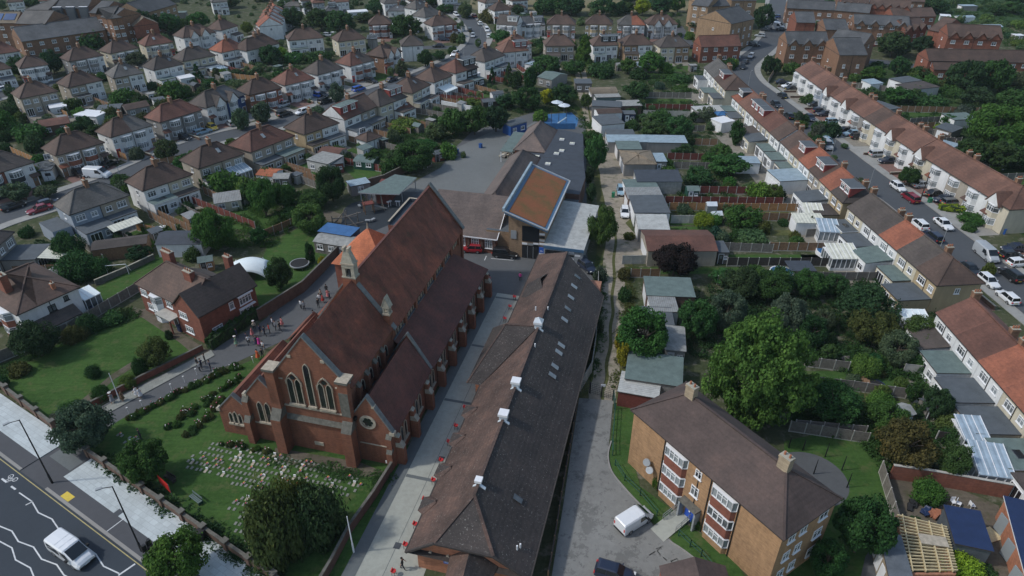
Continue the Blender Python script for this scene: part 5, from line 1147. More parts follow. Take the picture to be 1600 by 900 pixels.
# ------------------------------------------------------------------ school range
SR = empty('school_building', CW(50.4, -15.4), CF_A-pi/2, 'brown tiled brick school hall with white windows behind the church', 'school')
w = MB(); w.box(.4, 13.1, .4, 17.2, 0, 3.0, 'b_red'); gz = 7.2
w.extr([(13.1, .4, 0), (13.1, 17.2, 0), (13.1, 17.2, 2.9), (13.1, 8.9, gz-.1), (13.1, .4, 2.9)], (.25, 0, 0), 'b_red'); w.build('wall', SR)
r = MB(); r.extr([(0, 0, 2.95), (0, 8.9, gz), (0, 8.9, gz+.15), (0, 0, 3.1)], (13.6, 0, 0), 'r_school'); r.extr([(0, 17.8, 2.95), (0, 8.9, gz), (0, 8.9, gz+.15), (0, 17.8, 3.1)], (13.6, 0, 0), 'r_school'); r.box(0, 13.6, -.1, .0, 2.92, 3.1, 'white_paint'); r.extr([(13.62, -.05, 2.95), (13.62, 8.9, gz+.02), (13.62, 8.9, gz+.2), (13.62, -.05, 3.15)], (.12, 0, 0), 'white_paint'); r.build('roof', SR)
for x in (7.0, 9.5, 12.0): window(SR, x, .4, .95, 0, 1.35, 1.65, 2, True)
for x in (5.8, 8.3, 10.8, 13.1): b = MB(); b.box(x-.22, x+.22, .15, .39, 0, 2.8, 'b_dark'); b.build('buttress', SR)
for dy in (-1, 1): window(SR, 13.35, 8.9+dy*1.3, 3.3, pi/2, 1.6, 1.8, 2, True)
# modern block with the sedum roof
MR = empty('school_extension', CW(49.6, -.5), CF_A-pi/2, 'modern school entrance block with sloping sedum roof edged pale blue', 'school')
def locM(px, py, z): p = W(px, py, z)-MR.location; c, s_ = cos(CF_A-pi/2), sin(CF_A-pi/2); return (p.x*c+p.y*s_, -p.x*s_+p.y*c, z)
zh, zl = 9.0, 6.3
A_, B_, C_, D_ = locM(797, 328, zh), locM(838, 258, zh), locM(889, 284, zl+.1), locM(859, 360, zl)
x0, y0, x1, y1 = 0.2, .2, 7.8, 21.5
def zp(x): return zh+(zl-zh)*(x-x0)/(x1-x0)
w = MB(); pl4 = [(x0+.6, y0+.9), (x1-.7, y0+.9), (x1-.7, y1-.6), (x0+.6, y1-.6)]
lo = [(x, y, 0) for x, y in pl4]; hi = [(x, y, zp(x)-.3) for x, y in pl4]; w.add(lo+hi, [(0, 1, 5, 4), (1, 2, 6, 5), (2, 3, 7, 6), (3, 0, 4, 7)], 'b_tan'); w.box(-3.6, .85, 2.2, 12, 0, 4.1, 'b_tan', 'felt'); w.build('wall', MR)
r = MB(); r.extr([(x0, y0, zh-.35), (x1, y0, zl-.35), (x1, y0, zl), (x0, y0, zh)], (0, y1-y0, 0), 'fascia_blue'); rf = r.build('roof', MR)
s = MB(); s.extr([(x0+.7, y0+.7, zp(x0+.7)+.01), (x1-.6, y0+.7, zp(x1-.6)+.01), (x1-.6, y0+.7, zp(x1-.6)+.09), (x0+.7, y0+.7, zp(x0+.7)+.09)], (0, y1-y0-1.4, 0), 'sedum'); s.build('sedum_planting', rf)
s = MB(); 
for a, b in (((x0, y0), (x1, y0)), ((x1, y0), (x1, y1)), ((x1, y1), (x0, y1))): s.beam((a[0], a[1], zp(a[0])+.09), (b[0], b[1], zp(b[0])+.09), .22, .2, 'metal_light')
s.beam((x0-.1, y0, zh+.3), (x0-.1, y1, zh+.3), .45, .6, 'corr_blue'); s.build('roof_edge', rf)
g = MB(); g.box(3.2, 6.2, 1.0, 1.09, 3.4, 6.3, 'glass_dark'); g.box(3.2, 6.2, 1.0, 1.09, .1, 2.55, 'glass_dark'); g.build('glazing', MR)
g = MB()
for i, (xx, zz, m) in enumerate([(3.2, 2.7, 'white_paint'), (4.3, 2.7, 'cladding_grey'), (5.2, 2.9, 'white_paint'), (5.2, 2.6, 'black_metal'), (6.25, 4.9, 'white_paint'), (6.25, 4.3, 'black_metal'), (6.25, 3.7, 'cladding_grey'), (6.25, 3.0, 'white_paint'), (6.25, 1.0, 'white_paint'), (7.3, 2.6, 'white_paint'), (9.6, 2.6, 'white_paint'), (11.5, 2.3, 'white_paint'), (11.5, 1.6, 'black_metal'), (11.5, .9, 'white_paint'), (12.6, 1.8, 'white_paint'), (12.6, 1.1, 'cladding_grey')]): g.box(xx, xx+.95, .62 if xx > 6.5 else .98, .66 if xx > 6.5 else 1.05, zz, zz+.38, m)
for xx in (4.2, 5.2): g.box(xx-.03, xx+.03, .96, 1.02, .1, 2.5, 'cladding_grey')
g.split('cladding_panel', MR)
g = MB(); g.box(6.25, 7.15, .94, .99, 1.5, 2.6, 'sign_blue'); g.box(6.45, 6.95, .93, .945, 1.7, 1.78, 'white_paint'); g.box(6.45, 6.8, .93, .945, 1.9, 1.96, 'white_paint'); g.box(1.2, 2.2, .98, 1.05, 3.6, 5.2, 'cladding_grey'); g.build('sign', MR)
w = MB(); w.box(7.15, 13.9, .65, 1, 0, 3.0, 'cladding_grey'); w.box(7.4, 11.2, .6, .64, .3, 2.4, 'glass_dark'); w.box(13.6, 13.9, 1, 19, 0, 3.1, 'cladding_grey'); w.build('wall', MR)
r = MB(); r.extr([(7.12, .5, 3.3), (14.1, .5, 3.0), (14.1, .5, 3.12), (7.12, .5, 3.42)], (0, 18.3, 0), 'corrugated'); r.box(7.1, 14.1, .42, .5, 2.75, 3.3, 'fascia_blue'); r.build('canopy_roof', MR)
# older hipped ranges and the flat roofs behind
OR = empty('school_block', CW(60, -3.2), CF_A-pi/2, 'older school block with dark hipped roofs and flat felt roofs with skylights', 'school')
def locO(px, py, z): p = W(px, py, z)-OR.location; c, s_ = cos(CF_A-pi/2), sin(CF_A-pi/2); return (round(p.x*c+p.y*s_, 1), round(-p.x*s_+p.y*c, 1), z)
def U(k, x, y): return (k*200+x/8.0, y/8.0)
# older school ranges (local x: n+3.2, y: s-60)
def rot_parts(mb, dx, dy):        # hip_roof is built with ridge along x; turn it so the ridge runs along y
    mb.v = [(-y+dx, x+dy, z) for x, y, z in mb.v]; return mb
w = MB(); w.box(-5.6, 1.0, -.5, 28, 0, 3.2, 'b_red'); w.box(-6.0, .8, 32.9, 47, 0, 3.2, 'b_red'); w.build('wall', OR)
r = hip_roof(29.5, 7.6, 3.2, 3.2, 'r_school', t=.12); rot_parts(r, 1.5, -1); r.build('roof', OR)
r = hip_roof(15, 7.6, 3.2, 3.3, 'r_school', t=.12); rot_parts(r, 1.3, 32.4); r.build('roof', OR)
r = MB(); r.prism([(1.4, 10.5), (12.6, 10.5), (12.4, 19), (10.6, 27.8), (1.3, 27.8)], 0, 4.0, 'b_dark', 'felt_dark'); r.prism([(1.3, 28.6), (10.5, 28.6), (7.7, 45), (1.3, 47.4)], 0, 3.7, 'b_dark', 'felt_dark'); r.box(1.4, 9, 27.7, 28.8, 0, 3.0, 'b_red', 'felt_dark'); r.prism([(-4.9, 28.2), (1.2, 28.2), (1.2, 32.4), (-4.9, 32.4)], 0, 3.0, 'b_dark', 'felt_dark'); r.prism([(8.7, -9), (13.2, -9), (12.6, 10.4), (8.7, 10.4)], 0, 2.9, 'b_red', 'felt'); r.build('flat_roof', OR)
for x, y, z in ((3.5, 40, 3.7), (6.3, 38, 3.7), (4.8, 33, 3.7), (3.5, 24, 4.0), (-.2, 30, 3.0), (4.0, 31, 3.7)): r = MB(); r.box(x-.55, x+.55, y-.45, y+.45, z, z+.3, 'white_paint', 'poly_cream'); r.build('skylight', OR)
for i in range(5): window(OR, 5.4+i*.95, 27.7, 1.2, 0, .8, 1.2, 1, True, far=True)
m = MB(); m.box(-9.3, -6.4, 32, 45, 2.7, 2.85, 'felt_green')
for y in (32.3, 38, 44.6): m.box(-9.2, -9.05, y-.07, y+.07, 0, 2.7, 'white_paint')
m.build('canopy_roof', OR)
# toilet block with parapet left of the nave
t = empty('flat_roofed_block', CW(50.5, -22.2), CF_A-pi/2, 'flat roofed brick block with raised parapet beside the nave', 'outbuilding')
m = MB(); m.box(0, 6, 0, 10.5, 0, 3.4, 'b_vic', 'felt'); m.build('wall', t); m = MB(); 
for a in ((0, .35, 0, 10.5), (5.65, 6, 0, 10.5), (.36, 5.64, 10.1, 10.5)): m.box(*a, 3.41, 4.1, 'felt_dark', 'trim_stone')
m.build('parapet', t); chimney(t, 2.6, 3.5, 3.4, .9, .9, .9, 0, 'stone')
# covered shelter by the playground
t = empty('play_shelter', W(583, 320), 0, 'flat felt roofed shelter with red walls beside the playground', 'shelter')
P = [W(*p, 3.2)-W(583, 320) for p in ((559, 301), (582, 303), (624, 304), (651, 278), (617, 273), (585, 290))]
m = MB(); m.prism([(p.x, p.y) for p in P], 3.1, 3.3, 'metal_light', 'felt_green'); m.build('roof', t)
q = [W(*p)-W(583, 320) for p in ((588, 318), (608, 320), (622, 302), (598, 300))]; m = MB(); m.prism([(p.x, p.y) for p in q], 0, 3.0, 'wood_red'); m.build('wall', t)
for px in ((565, 314), (629, 315), (650, 300)): p = W(*px)-W(583, 320); m = MB(); m.box(p.x-.08, p.x+.08, p.y-.08, p.y+.08, 0, 3.1, 'metal_light'); m.build('post', t)
p = q[0]; door(t, p.x+2.0, p.y-.15, 0, -.1, 'plastic_red', 1.1, 2.1)
# flats in the lower right
FL = house((13.07, 56.32, 8.2), (24.30, 39.27, 8.2), D=8.6, roof='r_flats', wall='b_flats', style='none', ez=8.2, rise=3.2, chim=(), label='three storey yellow brick block of flats with hipped brown roof', cat='flats', group=None, name='block_of_flats', world=True, far=False, side=False)
for px, py, yy in ((1086, 612, 4.3), (1228, 725, 4.3)):
    p = W(px, py, 11.6)-FL.location; a = FL.rotation_euler.z; x = p.x*cos(a)+p.y*sin(a); chimney(FL, x, 4.3, 11.2, 1.5, 1.15, .75, 2, 'b_buff')
for cx in (7.05, 13.55):
    for lv in range(3):
        z0 = .95+lv*2.74; wl = MB(); gl = MB(); fr = MB()
        def pl(e): return [(-1.55-e, 0), (-1.25-e*.5, -.42-e), (1.25+e*.5, -.42-e), (1.55+e, 0)]
        if lv: wl.prism(pl(0), z0-1.32, z0, 'b_dark' if False else 'wood_red' if False else 'b_vic')
        else: wl.prism(pl(0), 0, z0, 'b_flats')
        gl.prism(pl(-.04), z0, z0+1.25, 'glass_net'); fr.prism(pl(.05), z0, z0+.09, 'white_paint'); fr.prism(pl(.06), z0+1.2, z0+1.3, 'white_paint'); P = pl(.02); 
        for (a, b), kx in (((P[0], P[1]), 1), ((P[1], P[2]), 4), ((P[2], P[3]), 1)):
            for i in range(kx+1): u = i/kx; xx = a[0]+(b[0]-a[0])*u; yy = a[1]+(b[1]-a[1])*u; fr.box(xx-.05, xx+.05, yy-.03, yy+.05, z0+.09, z0+1.2, 'white_paint')
        fr.box(-.62, .62, -.455, -.42, z0+.85, z0+.91, 'white_paint')
        o = wl.build('bay_window', FL, (cx, .32, 0)); gl.build('pane', o); fr.build('frame', o)
window(FL, 10.1, .32, 6.5, 0, .85, 1.05, 1, True, glass='glass'); window(FL, 10.05, .32, 3.8, 0, 1.0, 1.35, 1, True)
m = MB(); m.box(8.95, 9.15, -.55, .3, 0, 2.6, 'cladding_grey'); m.box(11.1, 11.3, -.55, .3, 0, 2.6, 'cladding_grey'); m.box(8.95, 11.3, -.6, .3, 2.6, 2.85, 'stone_dark'); m.build('porch', FL)
d = MB(); d.box(9.4, 10.9, .2, .28, .1, 2.3, 'door_blue'); d.box(10.13, 10.17, .18, .21, .1, 2.3, 'navy'); d.box(9.9, 10.08, .17, .2, 1.3, 1.5, 'white_paint'); d.build('door', FL)
for x in (5.3, 11.75, 15.3): m = MB(); m.cyl((x, .24, 0), (x, .24, 8), .06, .06, 8, 'black_metal'); m.build('drainpipe', FL)
for x, z in ((3.6, 3.2), (4.15, 2.5)):
    m = MB(); m.cyl((x, .3, z), (x+.1, -.25, z+.1), .03, .03, 6, 'rail_metal'); m.cyl((x+.1, -.3, z+.2), (x+.16, -.42, z+.28), .45, .4, 16, 'metal_light' if z < 3 else 'cladding_grey'); m.build('satellite_dish', FL)
for i, z in enumerate((1.0, 3.7, 6.4)):
    for y in (1.9, 3.6, 6.6): window(FL, 20.42-.32, y, z, pi/2, 1.0 if y < 6 else 1.3, 1.2, 1, True)
for i in range(2): window(FL, .3, 4.3, 3.7+i*2.7, -pi/2, 1.0, 1.1, 1, True)
# entrance ramp with rails
t = empty('access_ramp', (0, 0, 0), 0, 'pale concrete ramp with metal handrails up to the blue entrance door', 'ramp')
P = [W(1016, 826), W(1037, 847), W(1081, 812), W(1062, 794)]; m = MB(); lo = [(p.x, p.y, 0) for p in P]; hi = [(P[0].x, P[0].y, .05), (P[1].x, P[1].y, .05), (P[2].x, P[2].y, .42), (P[3].x, P[3].y, .42)]; m.add(lo+hi, [(0, 1, 5, 4), (1, 2, 6, 5), (2, 3, 7, 6), (3, 0, 4, 7), (4, 5, 6, 7)], 'concrete'); t.location = P[0]; m.v = [(x-P[0].x, y-P[0].y, z) for x, y, z in m.v]; m.build('slab', t)
for a, b in ((P[0]*.6+P[3]*.4, P[3]), (P[1]*.6+P[2]*.4, P[2]), (P[0]*.6+P[3]*.4+Vector((.12, -.12, 0)), P[3]+Vector((.12, -.12, 0)))):
    m = MB(); a = a-P[0]; b = b-P[0]
    for zz in (.55, .95): m.cyl(a+Vector((0, 0, zz)), b+Vector((0, 0, zz+.3)), .035, .035, 6, 'rail_metal')
    for k in range(4): p = a.lerp(b, k/3); m.cyl(p, p+Vector((0, 0, .95+.1*k)), .03, .03, 6, 'rail_metal')
    m.build('handrail', t)
# vicarage: hipped block and gabled wing
VM = empty('vicarage', W(209, 443, 5.0).xy.to_3d(), atan2(-33.5, 57) if False else radians(-33), 'red brick vicarage with steep dark gabled wing, hipped roof and tall chimneys', 'house')
L_ = 10.2; w = MB(); w.box(.3, L_, .3, 7.2, 0, 4.9, 'b_vic'); w.box(L_-.2, L_+5.5, .3-.4, 9.6, 0, 4.9, 'b_vic'); w.extr([(L_-.2, -.1, 4.8), (L_+5.5, -.1, 4.8), (L_+2.65, -.1, 7.7)], (0, .4, 0), 'b_vic'); w.extr([(L_-.2, 9.3, 4.8), (L_+5.5, 9.3, 4.8), (L_+2.65, 9.3, 7.7)], (0, .3, 0), 'b_vic'); w.box(2, 6, 7.2, 10.5, 0, 2.8, 'b_vic'); w.build('wall', VM)
r = hip_roof(L_+3, 7.6, 5.0, 3.3, 'r_brown', inB=False, t=.14, rh=3.9); r.build('roof', VM)
r = MB(); r.extr([(L_-.5, -.35, 4.75), (L_+2.65, -.35, 7.75), (L_+2.65, -.35, 7.92), (L_-.5, -.35, 4.92)], (0, 10.3, 0), 'r_dark'); r.extr([(L_+5.8, -.35, 4.75), (L_+2.65, -.35, 7.75), (L_+2.65, -.35, 7.92), (L_+5.8, -.35, 4.92)], (0, 10.3, 0), 'r_dark'); r.build('roof', VM)
r = MB(); r.extr([(1.8, 10.6, 2.75), (1.8, 7.3, 4.6), (1.8, 7.3, 4.75), (1.8, 10.6, 2.9)], (4.4, 0, 0), 'r_dark'); r.build('lean_to_roof', VM)
chimney(VM, 2.6, 5.0, 7.2, 1.9, 2.2, .8, 5, 'b_vic'); chimney(VM, 10.3, 3.2, 7.4, 1.6, 1.7, .8, 3, 'b_vic'); chimney(VM, 9.6, 10.2, 4.3, 3.6, 1.3, .8, 3, 'b_vic')
for x, z, ww, nv in ((1.6, 3.2, 1.6, 2), (2.4, .9, 1.5, 2), (8.0, 3.4, 1.4, 2), (11.8, 3.1, 1.8, 2), (12.4, .8, 1.8, 2)): window(VM, x, .3 if x < 10 else -.1, z, 0, ww, 1.15, nv, True, glass='glass_net')
b_ = bay(VM, 5.0, 0, 2.3, .7, 2, 'white_paint'); b_.location = (5.0, .3, 0)
m = MB(); m.box(6.3, 10, -1.4, .3, 2.55, 2.7, 'concrete_panel'); m.box(9.4, 9.6, -1.3, -1.1, 0, 2.55, 'b_vic'); m.build('porch_roof', VM); door(VM, 8.4, .3, 0, 0, 'wood_dark')
for y, z, ww, nv in ((2.2, .7, 1.7, 2), (5.2, 3.2, .8, 0), (7.6, 3.0, 2.1, 3), (7.4, .4, 2.3, 3)): window(VM, L_+5.5, y, z, pi/2, ww, 1.25 if z > .5 else 1.9, nv, True, glass='glass_net')
m = MB(); m.box(L_+5.5, L_+5.95, 6.2, 9, 2.4, 2.55, 'white_paint'); m.box(L_+5.5, L_+5.95, 6.3, 8.9, 4.5, 4.7, 'white_paint'); m.split('window_hood', VM)
# large white house on the left edge
WH = house((-69.7, 78.8, 5.2), (-64.75, 86.4, 5.2), D=13.5, roof='r_brown', wall='w_white', style='none', rise=3.3, chim=(), label='large white rendered house with hipped brown roof at the left edge', name='detached_house', world=True, far=False, side=False, units=1, group='semi detached houses')
chimney(WH, 1.9, 5.6, 8.0, 1.1, 1.0, 1.6, 4, 'b_red'); chimney(WH, 6.2, 1.5, 6.0, .8, .5, .5, 1, 'b_orange')
window(WH, 4.6, .32, 3.2, 0, 1.1, 1.1, 1, True, 'black_metal'); window(WH, 6.8, .32, 3.9, 0, .7, .8, 1, False, 'black_metal'); window(WH, 6.9, .32, 1.2, 0, .7, .7, 0, False, 'black_metal')
m = MB(); m.extr([(1.2, -1.7, 1.9), (1.2, .3, 2.9), (1.2, .3, 3.05), (1.2, -1.7, 2.05)], (6.2, 0, 0), 'r_dark'); m.box(1.4, 7.2, -1.5, .3, 0, 1.9, 'w_white'); m.build('lean_to', WH)
for q in (4.0, 10.0):
    b_ = bay(WH, 0, 0, 2.8, .9, 2, 'b_red'); b_.rotation_euler = (0, 0, -pi/2); b_.location = (.3, q, 0)
m = MB(); m.cyl((.2, 1.6, 1.0), (-.5, 1.6, 1.0), 1.0, 1.0, 16, 'b_red'); m.build('arched_porch', WH)
conservatory(WH, 9.2, 11.6, 3.0, 2.3, 'white_canvas', 3.8, .5)
# ------------------------------------------------------------------ semis, left side
def S(A, B, **k): return house(A, B, **k)
S(T('e', -180, 235), T('e', 218, 112), D=8, roof='r_dark', wall='b_red', wall2='w_white', style='front', panel='w_black', label='white and brick semi with dark roof at the left edge above the parked black car')
m = house(T('e', 236, 168), T('e', 320, 160), D=5, ez=2.6, rise=.1, roof='felt', wall='w_white', style='none', chim=(), side=False, label='small white flat roofed garage with arched panels beside the white semi', cat='garage', name='garage', group='sheds and garages', units=1); door(m, 1.5, .32, 0, 0, 'white_paint', 2.0, 2.1)
S(T('e', 345, 75), T('e', 655, -10), D=7.6, roof='r_brown', wall='w_pebble', style='front', panel='b_red', label='brick and pebbledash semi behind the parked white van')
S(T('a', 692, 860), T('a', 958, 782), D=7.2, roof='r_brown', roof2='r_grey', wall='w_white', style='front', panel='w_white')
S(T('a', 1000, 765), T('a', 1265, 685), D=7, roof='r_red', wall='w_grey', style='front', panel='w_grey')
S(T('a', 1290, 675), T('a', 1535, 590), D=7.4, roof='r_dark', roof2='r_slate', wall='w_white', wall2='w_blue', style='front', gables='w_white', panel='w_white')
S(T('a', 1555, 595), T('a', 1600+165, 548), D=7.5, roof='r_brown', wall='b_brown', wall2='b_red', style='front', panel='b_red')
S(T('e', 890, 295), T('e', 1205, 190), D=7.4, roof='r_brown', wall='w_white', wall2='w_cream', ext=[2.6, 2.2])
S(T('e', 1240, 155), T('e', 1530, 60), D=7.8, roof='r_brown', wall='w_pebble', wall2='w_pebble', ext=[2.2, 0], cons=[(.55, .95, 2.8, 'poly_roof')])
H5 = S(T('e', 430, 445), T('e', 810, 320), D=7.2, roof='r_grey', wall='w_bluegrey', wall2='w_pebble', ext=[4.4, 2.2], label='blue grey rendered semi with wide flat extension')
m = MB(); m.extr([(4.0, -6.6, 2.25), (4.0, -4.2, 2.6), (4.0, -4.2, 2.68), (4.0, -6.6, 2.33)], (5.4, 0, 0), 'poly_cream'); m.build('awning', H5); m = MB(); m.box(-3.2, 0, 1.0, 7.0, 0, 2.7, 'w_bluegrey', 'felt'); m.build('side_extension', H5)
H6 = S((-38, 415), T('e', 92, 548), D=8, roof='r_dark', wall='w_grey', ext=[0, 5.5], label='grey semi at the left edge with cream ribbed awning'); 
m = MB(); m.extr([(6.2, -9.6, 2.3), (6.2, -5.4, 2.75), (6.2, -5.4, 2.83), (6.2, -9.6, 2.38)], (4.4, 0, 0), 'poly_cream'); 
m.build('awning', H6)
S((392, 238), (461, 212), D=8, roof='r_red', wall='w_pebble', ext=[2.8, 3.4])
S((475.4, 210.4), (530.7, 192), D=8, roof='r_brown', wall='w_tan', wall2='w_white', ext=[2.2, 2.4])
S((539, 187.6), (590, 166), D=8, roof='r_red', roof2='r_brown', wall='w_white', wall2='w_pebble', ext=[3.4, 3.0], dorm=[(.02, .52, 'w_hang', 'felt_green')], shape='gable')
S((593, 167), (637, 151), D=7.8, roof='r_dark', wall='w_cream', wall2='w_white', ext=[0, 3.2], dorm=[(.5, .95, 'w_hang', 'felt')])
S((645, 146), (674, 132), D=8.5, roof='r_brown', wall='w_cream', wall2='w_white', ext=[2.2, 3])
S((679, 129), (708, 117.5), D=8, roof='r_brown', wall='w_white', wall2='w_pebble', cons=[(.2, .8, 3, 'white_canvas')], ext=[0, 0])
S((712, 115), (748, 105), D=8, roof='r_red', roof2='r_brown', wall='w_white', wall2='w_black', ext=[3, 3], dorm=[(.45, 1, 'w_black', 'felt')])
S((758, 97), (790, 86), D=8, roof='r_dark', wall='w_white', wall2='w_white', ext=[2.5, 3])
for t_, x0, y0, x1, y1, rf, wl, w2, st, kw in [
 ('a', -80, 350, 128, 318, 'r_red', 'w_white', None, 'rear', {}), ('a', -120, 458, 75, 425, 'r_brown', 'w_white', None, 'rear', {}), ('a', 120, 430, 303, 403, 'r_brown', 'w_white', None, 'front', {}),
 ('a', 430, 385, 650, 345, 'r_brown', 'w_grey', 'w_white', 'front', dict(panel='w_grey')), ('a', 690, 335, 870, 298, 'r_brown', 'w_cream', None, 'front', {}), ('a', 905, 290, 1085, 262, 'r_red', 'w_cream', None, 'front', {}),
 ('a', 1145, 238, 1350, 200, 'r_brown', 'w_white', None, 'front', dict(gables='w_white')), ('a', 1385, 190, 1490, 160, 'r_brown', 'w_white', None, 'rear', {}),
 ('a', 120, 618, 365, 570, 'r_brown', 'w_pebble', None, 'rear', {}), ('a', 425, 548, 645, 500, 'r_brown', 'w_pebble', 'w_white', 'rear', {}), ('a', 705, 490, 900, 455, 'r_grey', 'w_pebble', 'w_white', 'rear', {}),
 ('a', 960, 440, 1150, 400, 'r_dark', 'w_white', None, 'rear', {}), ('a', 1140, 385, 1350, 345, 'r_dark', 'w_cream', None, 'rear', {}), ('a', 1385, 330, 1545, 295, 'r_orange', 'w_white', None, 'rear', dict(roof2='r_red')), ('a', 1580, 290, 1740, 262, 'r_brown', 'w_tan', 'w_white', 'rear', {}),
 ('b', 200, 255, 425, 235, 'r_brown', 'w_white', None, 'rear', {}), ('b', 510, 262, 690, 240, 'r_brown', 'w_cream', None, 'rear', {}), ('b', 700, 155, 850, 150, 'r_brown', 'b_red', None, 'front', {}), ('b', 1100, 165, 1260, 145, 'r_brown', 'w_white', 'b_red', 'front', dict(panel='b_red')),
 ('b', 800, 360, 915, 320, 'r_brown', 'b_brown', 'w_white', 'front', dict(gables='w_white')), ('b', 590, 415, 745, 375, 'r_red', 'w_white', None, 'front', dict(panel='b_red', roof2='r_dark')), ('b', 385, 470, 550, 425, 'r_dark', 'w_white', None, 'front', {}), ('b', 180, 535, 370, 490, 'r_red', 'w_white', None, 'front', {}),
 ('c', 205, 288, 395, 285, 'r_brown', 'w_pebble', None, 'rear', {}), ('c', 505, 288, 668, 282, 'r_brown', 'w_white', None, 'rear', dict(dorm=[(.35, .98, 'w_black', 'felt')])), ('c', 695, 285, 885, 280, 'r_brown', 'b_tan', 'w_white', 'rear', {}), ('c', 925, 298, 1120, 290, 'r_dark', 'w_cream', 'b_tan', 'rear', {}),
 ('c', 215, 152, 400, 155, 'r_brown', 'w_pebble', None, 'front', {}), ('c', 455, 150, 630, 155, 'r_brown', 'w_tan', None, 'front', {}), ('c', 660, 155, 835, 158, 'r_grey', 'w_grey', 'w_white', 'front', dict(roof2='r_orange')), ('c', 850, 155, 1040, 152, 'r_brown', 'w_white', None, 'front', dict(gables='w_white', panel='w_grey')),
 ('c', -60, 330, 105, 315, 'r_terr', 'w_white', None, 'rear', dict(dorm=[(.5, 1.0, 'w_hang', 'felt')])), ('c', -100, 150, 30, 160, 'r_dark', 'w_white', None, 'front', dict(dorm=[(.5, .95, 'w_white', 'felt')], shape='gable')), ('c', 60, 165, 210, 158, 'r_slate', 'w_white', None, 'front', dict(shape='gable', ez=4.0, dorm=[(.55, .9, 'w_grey', 'felt')])),
 ('b', 1490, 70, 1600, 60, 'r_brown', 'w_white', None, 'front', {}), ('b', 1430, 20, 1530, 10, 'r_brown', 'w_white', None, 'front', {}), ('b', 1000, 60, 1100, 40, 'r_grey', 'w_white', None, 'rear', {}), ('b', 1060, 110, 1170, 82, 'r_grey', 'w_white', None, 'rear', {}), ('b', -60, 320, 150, 270, 'r_brown', 'w_white', None, 'rear', {}),
 ('b', 1600, 300, 1730, 270, 'r_terr', 'w_cream', 'w_white', 'front', {}), ('b', 820, 68, 950, 68, 'r_slate', 'w_white', None, 'plain', dict(ez=3.0, storeys=1, rise=1.8)), ('b', 170, 40, 290, 38, 'r_grey', 'w_grey', None, 'plain', dict(ez=2.8, storeys=1, rise=1.6)), ('b', 900, -10, 960, -15, 'r_orange', 'b_red', None, 'rear', {}),
 ('b', 350, 20, 430, 15, 'r_terr', 'w_grey', None, 'rear', dict(dorm=[(.3, .8, 'w_black', 'felt')])), ('b', 430, 70, 520, 66, 'r_slate', 'w_grey', None, 'rear', dict(dorm=[(.3, .8, 'w_black', 'felt')])), ('c', -10, 50, 90, 45, 'r_brown', 'w_white', None, 'plain', dict(ez=2.8, rise=1.6, storeys=1))]:
    kw = dict(kw); kw.setdefault('D', 7.8)
    S(T(t_, x0, y0), T(t_, x1, y1), roof=rf, wall=wl, wall2=w2, style=st, **kw)
S(T('b', 905, 290), T('b', 1050, 283), D=8.5, roof='r_dark', wall='w_white', style='plain', winw=.9, chim=((.5, .5),), skip=((0, 0), (0, 1), (1, 0)), label='white detached house with hipped grey roof standing sideways at the junction', name='detached_house', units=1)
H_ = S(T('b', 690, 245), T('b', 757, 243), D=7, ez=4.4, rise=.1, roof='felt', wall='w_grey', style='none', chim=(), side=False, label='grey flat roofed extension block beside the cream semi', cat='extension', name='extension_block', units=1)
# far left orange terrace running away from the camera
for i in range(5):
    a = Vector((-95+i*-1.2, 268+i*6.0, 5.2)); S(a+Vector((-3, 6, 0)), a, D=9, roof='r_terr' if i % 2 else 'r_orange', wall='w_white', style='rear', shape='gable', units=1, world=True, ext=[2.2], chim=((.02, .5),), name='terraced_house', group='houses of the far orange terrace')
# annexe bungalows behind the semis
for A_, B_, D_, rf, wl, lab in [((573, 222), (598, 213), 4.5, 'r_brown', 'w_white', 'white annexe with brown hipped roof behind the red dormer house'), ((620, 172), (648, 168), 5, 'r_red', 'b_tan', 'brick annexe with brown hipped roof behind the semis')]:
    S(A_, B_, D=D_, ez=2.7, rise=1.3, roof=rf, wall=wl, style='none', chim=(), label=lab, name='garden_annexe', cat='annexe', units=1, side=False)
# brick terrace under the far flats
S(T('c', 1185, 296), T('c', 1435, 288), D=8, roof='r_red', wall='b_red', style='plain', shape='gable', chim=(), label='red brick gabled terrace beside the far road bend', name='brick_terrace', group=None, inA=False, inB=False)
# ------------------------------------------------------------------ terraces on the right
def terrace(P0, P1, n, D, roofs, walls, group, style, ids, hipA=False, hipB=False, dorms={}, exts=None, gab=(), ez=5.2, rise=2.7, solar={}):
    P0 = Vector((*P0, ez)); P1 = Vector((*P1, ez))
    for i in range(n):
        a = P0.lerp(P1, i/n); b = P0.lerp(P1, (i+1)/n)
        wl = walls[i % len(walls)]; rf = roofs[i % len(roofs)]
        e = exts[i % len(exts)] if exts else 0
        lab = '%s terraced house with %s roof, %s down in %s' % (WALLN[wl], ROOFN[rf], ordw(i+1), ids)
        house(a, b, D=D, roof=rf, wall=wl, style=style, shape='gable', ez=ez, rise=rise, chim=((.02, .55),) if i % 2 == 0 and not (i == 0 and hipA) else ((.5, .62),) if i % 4 == 1 else (), ext=[e], label=lab, cat='house', group=group, name='terraced_house', world=True, units=1, inA=hipA and i == 0, inB=hipB and i == n-1, dorm=dorms.get(i), gables=('w_white' if i in gab else False), side=(i in (0, n-1)), panel=wl, far=a.y > 170, solar=solar.get(i))
gA = 'houses of the right hand terrace backing onto the gardens'; gB = 'houses of the far side terrace with bay windows'
